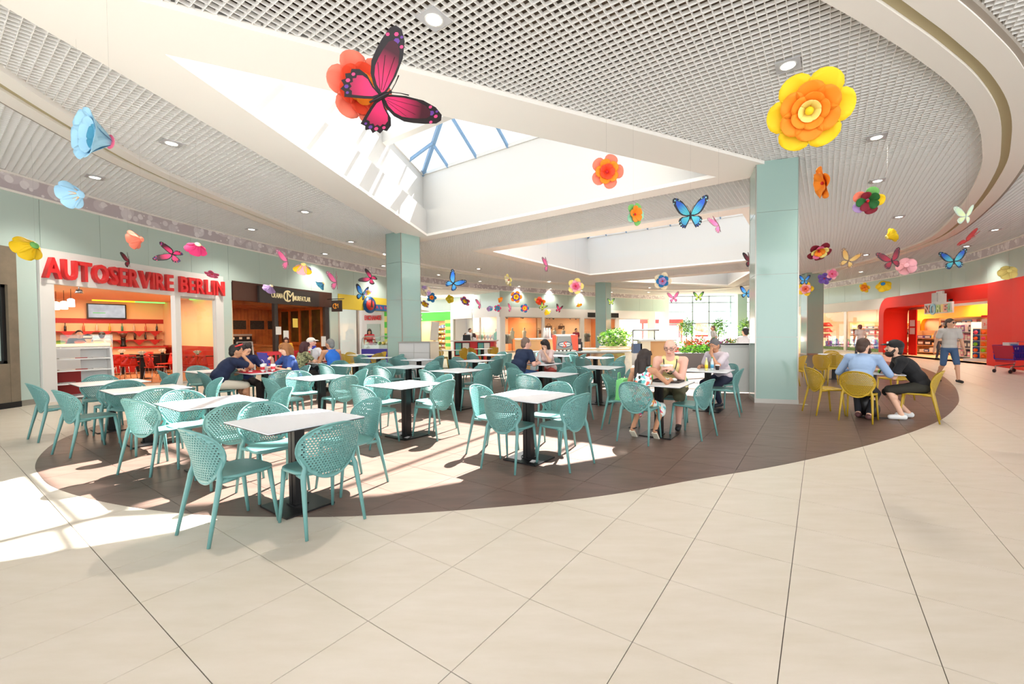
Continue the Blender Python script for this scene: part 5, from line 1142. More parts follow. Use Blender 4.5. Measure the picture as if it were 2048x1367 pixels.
for k in range(42):
    c, cn_ = TC[R5.randrange(7)]; x = .35+k*(LT-.7)/42
    if c not in _tb:
        q = MB(); q.ball((0, 0, .2), (.13, .12, .2), 9, 6); q.ball((0, -.0, .45), .11, 9, 6); q.ball((.1, 0, .55), .045, 6, 5); q.ball((-.1, 0, .55), .045, 6, 5); q.tube([(-.1, 0, .25), (-.2, .06, .12)], .04, 6); q.tube([(.1, 0, .25), (.2, .06, .12)], .04, 6); _tb[c] = q.mesh('plush_toy', mat('plush_%d_%d_%d' % c, c, .9))
    o = obj('plush_toy', _tb[c], None, fT.p(x, -.55-.25*(k % 3), .26*(1 if k % 3 else .3)), R5.random()*6); tag(o, f'{cn_} plush toy in the toy window, {nth(k+1)} from the red arch', 'toy', 'plush toys in the toy window')
q = MB(); fT.bx(q, .2, LT-.2, -1.4, -.2, .0, .07); q.build('window_plinth', M_WLAC, wr)
for k in range(3):
    p = fT.p(LT-.35, -.8, .9+k*.42); q = MB(); q.lathe([(.42, 0), (.2, .3), (.19, .3)], n=10); tag(q.build('paper_tree', M_REDL, None, p), ('lowest', 'middle', 'top')[k]+' red cone shape at the far end of the toy window', 'decoration', 'red cone shapes')
# arch
N = RP.at(RP.px(1995))[0]; Fp = RP.at(RP.px(1769))[0]; fR, LR = chord(N, Fp); fR.y = fR.y if fR.y.x < 0 else -fR.y; fR.M = Matrix(((fR.x.x, fR.y.x, 0, fR.o.x), (fR.x.y, fR.y.y, 0, fR.o.y), (0, 0, 1, 0), (0, 0, 0, 1)))
M_ARCH = mat('arch_red', (214, 30, 16), .6, spec=.2); xo = LR*(RP.px(1782)-RP.px(1995))/(RP.px(1769)-RP.px(1995)); zo = 2.72
def rounded(x0, x1, z1, r, n=8):
    return [(x0, 0), (x1, 0), ]+[(x1-r+r*cos(a), z1-r+r*sin(a)) for a in [pi/2*i/n for i in range(n+1)]]+[(x0, z1)]
out_ = rounded(-.5, LR, 3.33, .95); inn = rounded(0.02, xo, zo, .42)
v_, f_ = flat_with_holes([Vector(p) for p in out_], [[Vector((p[0], max(p[1], -.5) if i > 1 else -.5)) for i, p in enumerate(inn)]])
q = MB(); n = len(v_); q.add([fR.p(p.x, .3, p.y) for p in v_]+[fR.p(p.x, -.9, p.y) for p in v_], f_+[tuple(i+n for i in t[::-1]) for t in f_])
def wallring(mb, loop, y0, y1):
    k = len(loop); mb.add([fR.p(p[0], y0, p[1]) for p in loop]+[fR.p(p[0], y1, p[1]) for p in loop], [(i, (i+1) % k, (i+1) % k+k, i+k) for i in range(k)])
wallring(q, out_, .3, -.9); wallring(q, inn, .3, -.9); arch = struct('trim_1', q, M_ARCH)
q = MB(); slab(q, RP, 0, RP.px(1995)-.02, 0, 3.33, -.3, .32); q.build('return_wall', M_ARCH, arch)
B(fR, 'plinth', M_STEEL, arch, (xo, LR+.01, -.9, .31, 0, .12), (-.5, .03, -.9, .31, 0, .12)); B(fR, 'shutter_rail', M_STEEL, arch, (0, xo, -1.0, -.9, zo-.12, zo))
B(fR, 'door_panel', M_ARCH, arch, (xo-.75, xo-.02, -1.0, -.95, 0, zo-.12))
for z in (1.65, 1.2): B(fR, 'notice', M_PAPER, arch, (xo-.62, xo-.15, -.95, -.94, z, z+.36))
def rx(px, y):
    d = ray(px, 660); o = fR.p(0, y); den = d.x*fR.x.y-d.y*fR.x.x; t = (o.x*fR.x.y-o.y*fR.x.x)/den
    return (Vector((d.x*t, d.y*t, 0))-o).dot(fR.x)
XA = rx(1826, -2.6); X9 = rx(1800, -9)
M_TYEL = mat('toy_yellow', (248, 190, 24), .6)
for b in ((-1.5, X9+.6, -8.1, -8, 0, 2.95), (-1.6, -1.5, -8, -.9, 0, 2.95), (X9+.5, X9+.6, -8, -3.2, 0, 2.95)): B(fR, 'wall_right', M_TYEL, None, b)['kind'] = 'structure'
B(fR, 'ceiling', M_PEACH, None, (-1.5, X9+.6, -8, -.9, 2.9, 2.96))['kind'] = 'structure'; B(fR, 'floor', mat('toy_floor', (238, 206, 160), .4), None, (-1.5, X9+.4, -8, -.4, 0, .01))['kind'] = 'structure'
in2 = rounded(-1.4, rx(1842, -2.6), 2.12, .4); o2 = rounded(-1.49, max(XA, LR)+.9, 2.89, .02)
v_, f_ = flat_with_holes([Vector(p) for p in o2], [[Vector((p[0], p[1] if i > 1 else -.5)) for i, p in enumerate(in2)]])
q = MB(); n = len(v_); q.add([fR.p(p.x, -2.6, p.y) for p in v_]+[fR.p(p.x, -2.9, p.y) for p in v_], f_+[tuple(i+n for i in t[::-1]) for t in f_]); wallring(q, in2, -2.6, -2.9); struct('trim_2', q, M_TYEL)
for x, y, e in ((2.5, -1.7, 90), (5, -1.7, 80), (1.5, -5, 110), (4.5, -5, 110)): shop_fill_light(fR.p(x, y, 2.85), e, (1, .82, .6), 1.5)
zr = [.15, .55, .95, 1.35]; rack(fR, rx(1990, -6.2), rx(1846, -6.2), -6.2, zr+[1.75], 'toy_rack', 'tall rack of boxed toys at the back of the toy shop', M_PINE, .5); fill(fR, rx(1990, -6.2), rx(1846, -6.2), -6.2, zr+[1.75], (.2, .3), (.26, .36, .44), 'toy_box', 'boxed toy on the toy shop back rack', 'toy', 'boxed toys on the back rack', PAL, .5, .03)
def facing_chord(pa, Da, pb, Db):
    A_, B_ = W2(pa, Da), W2(pb, Db); f, L = chord(A_, B_); y = Vector((-f.x.y, f.x.x, 0)); f.y = y if y.dot(Vector((A_[0], A_[1], 0))) < 0 else -y
    f.M = Matrix(((f.x.x, f.y.x, 0, f.o.x), (f.x.y, f.y.y, 0, f.o.y), (0, 0, 1, 0), (0, 0, 0, 1))); return f, L
fL, LL = facing_chord(1900, 23.4, 1832, 25.2); rack(fL, 0, LL, -.45, zr[:3], 'toy_rack', 'low pine rack of boxed toys just inside the arch', M_PINE, .45); fill(fL, 0, LL, -.45, zr[:3], (.16, .26), (.24, .36), 'toy_box', 'boxed toy on the low arch rack', 'toy', 'boxed toys on the low rack', PAL, .45, .03)
fDl, LDl = facing_chord(1941, 20.2, 1904, 21.4); rack(fDl, 0, LDl, -.4, zr, 'toy_rack', 'white framed rack of dolls left of the ball display', M_WLAC, .4); fill(fDl, 0, LDl, -.4, zr, (.24, .32), (.14, .2), 'doll_box', 'doll box on the white rack', 'toy', 'doll boxes', [((222, 140, 160), 'pink'), ((150, 100, 160), 'purple'), ((240, 220, 220), 'pale pink'), ((70, 60, 70), 'dark')], .4, .02)
fK, LK = facing_chord(1992, 18.75, 1945, 19.5); bd = thing('display_board', 'white floor display of toy ball packs at the right of the arch', 'display', (0, 0, 0)); B(fK, 'back_board', M_WLAC, bd, (.0, LK, -.06, -.02, .12, 1.5)); B(fK, 'base', M_WLAC, bd, (-.05, LK+.1, -.1, .5, .011, .12)); B(fK, 'header_card', M_WLAC, bd, (LK*.28, LK*.62, -.05, -.03, 1.5, 1.92)); B(fK, 'header_strip', M_REDL, bd, (LK*.25, LK*.65, -.05, -.03, 1.98, 2.1))
ta_ = fK.p(LK*.56, -.026, 1.62); text_mesh('age_print', '3-4', .18, .003, M_REDL, bd, Matrix(((-fK.x.x, 0, fK.y.x, ta_.x), (-fK.x.y, 0, fK.y.y, ta_.y), (0, 1, 0, ta_.z), (0, 0, 0, 1))))
M_CARD = [mat('card_blue', (30, 80, 140), .5), mat('card_orange', (240, 150, 30), .5)]; M_BALL = [mat('ball_orange', (246, 110, 40), .4), mat('ball_green', (130, 220, 50), .4), mat('ball_pink', (240, 90, 130), .4)]
for r in range(5):
    for k in range(3):
        bc = [0, 0, 2, 0, 2, 0, 0, 0, 1, 1, 1, 0, 0, 0, 0][r*3+k]; w_ = LK/3
        t = thing('toy_pack', f'{["orange", "green", "pink"][bc]} toy ball pack, {nth(r+1)} row from the top, {["right", "middle", "left"][k]} column', 'toy', (0, 0, 0), 0, 'toy ball packs'); cx0 = w_*(k+.5); z = 1.34-r*.27; B(fK, 'card', M_CARD[(r*2+k) % 2], t, (cx0-w_*.45, cx0+w_*.45, -.019, .005, z-.12, z+.12)); q = MB(); q.ball(fK.p(cx0, .05, z-.02), (w_*.3, w_*.3, .085)); q.build('ball', M_BALL[bc], t)
# toy shop sign: plain white plate with pastel letters
ts = thing('shop_sign', 'white cut-out toy shop sign with pastel letters over the red arch', 'sign', (0, 0, 0)); xs0, xs1 = rx(1848, .5), rx(1903, .5)
q = MB(); fR.bx(q, xs1, xs0, .42, .5, 2.22, 2.72); fR.bx(q, xs1+.5, xs0-.55, .42, .5, 2.72, 3.12); fR.bx(q, xs1+.65, xs1+1.1, .42, .5, 3.12, 3.26); q.build('plate', M_WLAC, ts); q = MB(); fR.bx(q, xs1+.3, xs1+.4, .3, .42, 2.75, 2.85); fR.bx(q, xs0-.6, xs0-.5, .3, .42, 2.75, 2.85); q.build('bracket', M_BLACK, ts); q = MB(); fR.bx(q, xs0-1.0, xs0-.6, .5, .53, 2.78, 3.2); q.build('grey_shape', M_GREYC, ts)
wdt = xs0-xs1; xq = xs0-.1
for k, ch in enumerate('NORIEL'):
    cw = [.2, .24, .17, .09, .15, .14][k]*wdt; m = mat('letter_%d' % k, [(240, 150, 120), (150, 200, 220), (190, 210, 120), (240, 210, 110), (240, 160, 130), (160, 200, 150)][k], .4); o = text_mesh('letter', ch, .5 if ch != 'O' else .72, .02, m, ts, bold=.012); ww = max(v.co.x for v in o.data.vertices); xx = min(v.co.x for v in o.data.vertices); kx_ = cw*.9/(ww-xx); g = fR.p(xq, .53, 2.28 if ch != 'O' else 2.18)
    o.data.transform(Matrix(((-fR.x.x*kx_, 0, fR.y.x, g.x+fR.x.x*xx*kx_), (-fR.x.y*kx_, 0, fR.y.y, g.y+fR.x.y*xx*kx_), (0, 1, 0, g.z), (0, 0, 0, 1)))); xq -= cw
# trolleys
def trolley(loc, rz, label, col_body, col_front):
    t = thing('shopping_trolley', label, 'trolley', loc, rz); b1, b2 = mat('trolley_%d' % col_body[2], col_body, .4), mat('trolley_%d' % col_front[0], col_front, .4)
    for s in (-1, 1):
        q = MB(); M = Matrix.Translation((0, s*.27, 0)) @ Matrix.Rotation(pi/2, 4, 'X'); 
        for k in range(9): q.box((-.38+k*.1, s*.27, .68), (.025, .02, .42))
        q.box((0, s*.27, .9), (.9, .03, .06)); q.box((.03, s*.27, .47), (.8, .03, .06)); q.box((.0, s*.27, .68), (.85, .018, .025)); q.build('side_grille', b1, t)
    q = MB(); q.add([(-.44, -.28, .92), (-.44, .28, .92), (-.30, .27, .36), (-.30, -.27, .36), (-.47, -.28, .92), (-.47, .28, .92), (-.33, .27, .36), (-.33, -.27, .36)], [(0, 1, 2, 3), (7, 6, 5, 4), (0, 4, 5, 1), (1, 5, 6, 2), (2, 6, 7, 3), (3, 7, 4, 0)]); q.build('front_panel', b2, t)
    q = MB(); q.box((.44, 0, .68), (.03, .54, .42)); q.box((.03, 0, .46), (.84, .54, .03)); q.build('basket_floor', b1, t)
    q = MB(); q.tube([(.5, -.27, .98), (.58, -.27, 1.03), (.58, .27, 1.03), (.5, .27, .98)], .018, 7); q.build('handle', b2, t); q = MB()
    for s in (-1, 1): q.tube([(.5, s*.25, .95), (.42, s*.25, .3), (.36, s*.25, .12)], .018, 6); q.tube([(.42, s*.25, .26), (-.4, s*.22, .22), (-.42, s*.2, .12)], .018, 6)
    q.build('chassis', M_STEEL, t)
    for x in (-.42, .38):
        for s in (-1, 1): q = MB(); q.tube([(x-.02, s*.22-.018, .062), (x-.02, s*.22+.018, .062)], .06, 12); q.build('wheel', M_BLACK, t)
    return t
p = at(2012, 746); tr = trolley((p.x+.35, p.y+.1, .003), radians(8), 'blue and red plastic shopping trolley by the red wall', (50, 40, 150), (170, 24, 50)); lb = MB(); lb.box((0, 0, .12), (.32, .2, .24)); lb.mi = 1; lb.box((0, -.102, .12), (.24, .006, .14)); tag(lb.build('grocery_bag', [M_WLAC, mat('print_blue', (90, 170, 220), .5)], None, (p.x+.25, p.y+.1, .78)), 'white and blue grocery bag in the trolley by the red wall', 'bag')
tq = trolley((-6.55, 10.75, .003), radians(52), 'red basket trolley with blue front panel behind the crowded table', (214, 40, 50), (30, 50, 180)); tq.scale = (1.1, 1.1, 1.12)
# ------------------------------------------------------------ hanging paper butterflies and flowers
def gradmat(name, inner, outer, r0, r1):
    if name in _mats: return _mats[name]
    m = bpy.data.materials.new(name); m.use_nodes = True; nt = m.node_tree; b = nt.nodes['Principled BSDF']; uv = nt.nodes.new('ShaderNodeUVMap'); ln = nt.nodes.new('ShaderNodeVectorMath'); ln.operation = 'LENGTH'; r = nt.nodes.new('ShaderNodeMapRange'); x = nt.nodes.new('ShaderNodeMix'); x.data_type = 'RGBA'
    r.inputs[1].default_value = r0; r.inputs[2].default_value = r1; nt.links.new(uv.outputs[0], ln.inputs[0]); nt.links.new(ln.outputs['Value'], r.inputs[0]); nt.links.new(r.outputs[0], x.inputs[0]); x.inputs[6].default_value = lin(inner); x.inputs[7].default_value = lin(outer); nt.links.new(x.outputs[2], b.inputs['Base Color']); b.inputs['Roughness'].default_value = .5
    _mats[name] = m; return m
FORE = [(0, .06), (.06, .2), (.2, .46), (.42, .76), (.66, .95), (.85, 1.0), (.95, .93), (.96, .8), (.86, .56), (.74, .34), (.62, .16), (.44, .02), (.22, -.05), (0, -.04)]
HIND = [(0, .0), (.22, -.06), (.44, -.06), (.58, -.14), (.64, -.28), (.59, -.34), (.62, -.44), (.54, -.48), (.55, -.58), (.46, -.58), (.43, -.68), (.36, -.64), (.28, -.7), (.2, -.55), (.1, -.36), (.02, -.18)]
HINDR = [(0, .0), (.22, -.06), (.44, -.08), (.57, -.2), (.6, -.36), (.54, -.52), (.43, -.63), (.3, -.66), (.18, -.52), (.08, -.32), (.02, -.16)]
BTYPE = {'magenta': ((236, 46, 110), (66, 8, 30), (26, 16, 22), [(236, 70, 130), (104, 58, 150)]), 'blue': ((84, 200, 214), (30, 88, 200), (18, 24, 34), [(150, 220, 230), (40, 90, 190)]), 'sky': ((90, 190, 250), (30, 120, 235), (16, 22, 40), [(150, 210, 250), (60, 120, 220)]), 'pink': ((244, 120, 170), (226, 90, 140), (150, 110, 120), [(250, 180, 200), (190, 120, 160)]), 'green': ((206, 226, 90), (90, 160, 60), (22, 40, 30), [(226, 236, 150), (80, 150, 90)]),
         'orange': ((250, 210, 130), (240, 180, 90), (150, 120, 100), [(255, 230, 180), (220, 150, 80)]), 'darkred': ((150, 20, 50), (96, 12, 34), (48, 30, 34), [(190, 50, 70), (110, 30, 60)]), 'palegreen': ((226, 238, 180), (200, 226, 190), (190, 206, 190), [(236, 240, 214), (190, 220, 190)]), 'red': ((216, 70, 70), (190, 50, 56), (180, 60, 60), [(230, 100, 90), (180, 50, 60)])}
def facing(px, py, yaw, roll, pitch=0):
    z = -ray(px, py).normalized(); x = Vector((0, 0, 1)).cross(z).normalized(); y = z.cross(x)
    R = Matrix((x, y, z)).transposed()
    return R @ Matrix.Rotation(radians(roll), 3, 'Z') @ Matrix.Rotation(radians(pitch), 3, 'X') @ Matrix.Rotation(radians(yaw), 3, 'Y')
def hang_at(px, py, z):
    d = ray(px, py); t = min((z-CAM_H)/d.z, 20/d.y); z = CAM_H+t*d.z; return Vector((d.x*t, d.y*t, z)), d.y*t
def thread(t, p):
    q = MB(); q.tube([(0, 0, 0), (0, 0, ZC-p.z)], .0006, 4); q.build('thread', M_THREAD, t)
M_THREAD = mat('thread', (160, 156, 150), .9, spec=.05)
def plate(name, pts, side, s, R, z0, z1, m, parent, sc_=1.0, c=(0, 0), fold=0.0, uvc=None):
    P = [(c[0]+(x-c[0])*sc_, c[1]+(y-c[1])*sc_) for x, y in pts]; n = len(P); F = Matrix.Rotation(radians(fold)*side, 3, 'Y')
    vs = [R @ (F @ Vector((side*x*s, y*s, z))) for z in (z0, z1) for x, y in P]; q = MB(); q.add(vs, [tuple(range(n)), tuple(range(2*n-1, n-1, -1))]+[(i, i+n, (i+1) % n+n, (i+1) % n) for i in range(n)])
    o = q.build(name, m, parent); me = o.data; u = me.uv_layers.new(name='UVMap'); uc = uvc or (.12, .0)
    for l in me.loops: i = l.vertex_index % n; u.data[l.index].uv = (P[i][0]-uc[0], P[i][1]-uc[1])
    return o
def butterfly(px, py, span, kind, yaw, roll, label, fold=12, z=3.15, hind=HINDR, pitch=0):
    p, D = hang_at(px, py, z); s = span/CAM_F*D/1.9; a, b, e, sp = BTYPE[kind]; R = facing(px, py, yaw, roll, pitch); t = thing('paper_butterfly', label, 'butterfly', p, 0, 'hanging paper butterflies'); me = mat('edge_'+kind, e, .5); mg = gradmat('wing_'+kind, a, b, .2, .78)
    th = max(.002, s*.008); big = span > 34
    for side in (-1, 1):
        for pts, c in ((FORE, (.34, .34)), (hind, (.28, -.24))):
            w = plate('wing', pts, side, s, R, -th, th, me, t, fold=fold)
            for zz in (th, -th): plate('wing_pattern', pts, side, s, R, zz, zz*1.5, mg, w, .74 if pts is FORE else .70, (.22, .22) if pts is FORE else (.2, -.17), fold)
            if big:
                spots = [((.82, .86), .035), ((.74, .93), .025), ((.88, .7), .03), ((.72, .8), .05), ((.6, .84), .03)] if pts is FORE else [((.5, -.46), .035), ((.42, -.55), .035), ((.55, -.3), .03), ((.32, -.6), .025)]
                for k, ((x, y), r) in enumerate(spots): plate('spot', [(x+r*cos(i*pi/3), y+r*1.4*sin(i*pi/3)) for i in range(6)], side, s, R, -th*1.3, th*1.3, mat('spot_%s%d' % (kind, k % 2), sp[k % 2], .5), w, fold=fold)
                if pts is FORE and span > 60:
                    for a_, b_ in (((.08, .08), (.5, .62)), ((.1, .05), (.6, .46)), ((.1, .02), (.55, .26))): q = MB(); F = Matrix.Rotation(radians(fold)*side, 3, 'Y'); A_, B_ = [R @ (F @ Vector((side*v[0]*s, v[1]*s, th*1.55))) for v in (a_, b_)]; q.beam(A_, B_, s*.012, s*.004); q.build('vein', me, w)
    q = MB(); q.tube([R @ Vector((0, y*s, s*.02)) for y in (-.3, -.1, .06, .14, .2)], [s*.018, s*.03, s*.04, s*.03, s*.012], 7); q.ball(R @ Vector((0, .2*s, s*.02)), s*.035, 7, 5); q.build('body', me, t)
    for sd_ in (-1, 1): q = MB(); q.tube([R @ Vector(v) for v in ((0, .2*s, s*.02), (sd_*.1*s, .38*s, .03*s), (sd_*.2*s, .52*s, .03*s))], [s*.008, s*.008, s*.014], 5); q.build('antenna', me, t)
    thread(t, p); return t
for a in [
 (764, 192, 175, 'magenta', 8, -58, 'large magenta and black paper butterfly near the camera, red flower behind', 6, 3.02, HIND),
 (1381, 430, 68, 'blue', 4, 0, 'blue and teal paper butterfly with open wings below the second skylight', 10, 3.2, HIND),
 (1437, 450, 42, 'pink', 74, 22, 'pale pink paper butterfly seen edge-on right of the blue one', 25),
 (344, 508, 46, 'magenta', 30, 72, 'magenta paper butterfly over the red sign, left of the pink bell flower', 14),
 (258, 522, 34, 'darkred', 72, 6, 'dull pink paper butterfly seen edge-on above the red letters', 20),
 (575, 522, 46, 'pink', 68, 8, 'pink and grey paper butterfly left of the three coloured flower', 24),
 (673, 564, 42, 'pink', 62, 4, 'pink paper butterfly over the wine bar sign, right of the blue flower', 24),
 (741, 556, 34, 'magenta', 30, 60, 'magenta paper butterfly just left of the middle column', 14),
 (725, 588, 34, 'sky', 42, -14, 'blue paper butterfly just below the magenta one near the middle column', 18),
 (907, 566, 40, 'sky', 14, -40, 'bright blue paper butterfly right of the middle column', 10),
 (961, 609, 24, 'pink', 66, 8, 'pink paper butterfly above the red kiosk', 22), (1022, 617, 20, 'pink', 66, -6, 'pale pink paper butterfly left of the blue and purple flower', 22),
 (1085, 614, 18, 'green', 30, -40, 'green paper butterfly touching the yellow flower', 12), (1118, 618, 18, 'magenta', 36, -20, 'magenta paper butterfly before the far white fascia', 14),
 (1222, 604, 15, 'green', 4, 0, 'green paper butterfly right of the far column', 10), (1347, 596, 24, 'pink', 6, 4, 'pink paper butterfly before the entrance glass', 14), (1397, 594, 21, 'green', 2, 0, 'green paper butterfly before the entrance glass', 10), (1493, 586, 27, 'sky', 10, -6, 'blue paper butterfly before the entrance glass beside the front column', 14),
 (1095, 531, 34, 'pink', 78, 4, 'pink paper butterfly edge-on under the second skylight', 24), (1500, 521, 34, 'darkred', 72, 4, 'dark red paper butterfly edge-on at the front column', 28),
 (1609, 561, 22, 'sky', 16, -4, 'small blue paper butterfly before the far right column', 14), (1697, 521, 40, 'orange', 18, -24, 'pale orange paper butterfly right of the front column', 12), (1784, 521, 44, 'darkred', 24, 12, 'dark red paper butterfly left of the pale pink flower', 18), (1908, 522, 43, 'blue', 10, 4, 'blue paper butterfly above the red arch', 14),
 (1932, 432, 40, 'palegreen', 40, -4, 'pale green paper butterfly at the oval ring', 22), (1935, 481, 46, 'red', 80, -52, 'red paper butterfly seen edge-on over the toy shop wall', 16)]:
    butterfly(a[0], a[1], a[2], a[3], a[4], a[5], a[6], a[7], *(a[8:]))
PW = ((0, .22), (.18, .56), (.38, .86), (.58, 1.0), (.76, .97), (.9, .74), (.97, .44), (1.0, .12))
def petal_geo(q, R, ang, tilt, L, W, r0, curl=.5, cup=.25, nl=7, nw=4):
    A = Matrix.Rotation(ang, 3, 'Z'); vs = []; pw = PW if nl > 4 else PW[::2]+(PW[-1],); nl = len(pw)-1
    for side in (0, 1):
        for t, wf in pw:
            a_ = tilt-curl*t*.5; x = r0+L*t*cos(a_); zz = L*t*sin(a_)
            for j in range(nw+1):
                u = -1+2*j/nw; vs.append(R @ (A @ Vector((x, u*wf*W/2, zz+cup*W*(u*wf)**2*.5+side*L*.012))))
    n1 = (nl+1)*(nw+1); fs = []
    for i in range(nl):
        for j in range(nw): a = i*(nw+1)+j; fs += [(a, a+nw+1, a+nw+2, a+1), (n1+a+1, n1+a+nw+2, n1+a+nw+1, n1+a)]
    for j in range(nw): a = nl*(nw+1)+j; fs.append((a, n1+a, n1+a+1, a+1))
    for i in range(nl):
        a = i*(nw+1); fs.append((a, n1+a, n1+a+nw+1, a+nw+1)); a += nw; fs.append((a+nw+1, n1+a+nw+1, n1+a, a))
    q.add(vs, fs, True)
COLS = {'lb': (150, 196, 220), 'tb': (60, 140, 170), 'rd': (206, 30, 36), 'sky': (160, 208, 238), 'tan': (232, 196, 150), 'ye': (248, 204, 20), 'or': (250, 140, 20), 'co': (250, 130, 104), 're': (246, 76, 40), 'gr': (120, 190, 100), 'dg': (30, 100, 40), 'li': (184, 150, 206), 'pu': (110, 80, 170), 'mg': (214, 44, 108), 'cr': (246, 226, 190), 'pk': (248, 176, 184), 'hp': (240, 110, 150), 'dr': (130, 18, 40), 'bl': (30, 120, 180), 'py': (246, 224, 130), 'ol': (214, 190, 30), 'ltg': (150, 216, 180)}
def flower(px, py, size, layers, axis, label, base=None, z=3.1, core='rd', spin=0.0, tilts=None):
    tilts = tilts or ((.5, .8, 1.05, 1.3) if axis[2] > .3 else (1.0, 1.15, 1.25, 1.4))
    p, D = hang_at(px, py, z); s = size/CAM_F*D/2.0; zc = -ray(px, py).normalized(); xc = Vector((0, 0, 1)).cross(zc).normalized(); yc = zc.cross(xc)
    ax = (xc*axis[0]+yc*axis[1]+zc*axis[2]).normalized(); R = ax.to_track_quat('Z', 'Y').to_matrix() @ Matrix.Rotation(spin, 3, 'Z')
    t = thing('paper_flower', label, 'flower', p, 0, 'hanging paper flowers'); sep = size > 34
    for k, cols in enumerate(layers):
        cols = cols if isinstance(cols, (list, tuple)) else [cols]; n = [6, 6, 5, 5][k] if size > 70 else 5; L = s*[1.0, .78, .55, .38][k]; W = L*[.84, .86, .9, .9][k]
        if sep or len(cols) > 1:
            for j in range(n): q = MB(); petal_geo(q, R, 2*pi*(j+.5*k)/n, tilts[k], L, W, s*.08, .55, .3); q.build('petal', mat('paper_'+cols[j % len(cols)], COLS[cols[j % len(cols)]], .7), t)
        else:
            q = MB()
            for j in range(n): petal_geo(q, R, 2*pi*(j+.5*k)/n, tilts[k], L, W, s*.08, .55, .3, 4, 2)
            q.build('petals', mat('paper_'+cols[0], COLS[cols[0]], .7), t)
    q = MB(); q.ball((0, 0, 0), 1, 8, 6, Matrix.Scale(s*.11, 3)); q.v = [tuple(Vector(v)+R @ Vector((0, 0, s*.22))) for v in q.v]; q.build('core', mat('paper_'+core, COLS[core], .7), t)
    b = base or (layers[0] if isinstance(layers[0], str) else layers[0][0]); q = MB(); q.lathe([(s*.02, -s*.03), (s*.2, -s*.02), (s*.24, s*.03)], n=12); q.v = [tuple(R @ Vector(v)) for v in q.v]; q.build('base_disc', mat('paper_'+b, COLS[b], .7), t)
    thread(t, p); return t
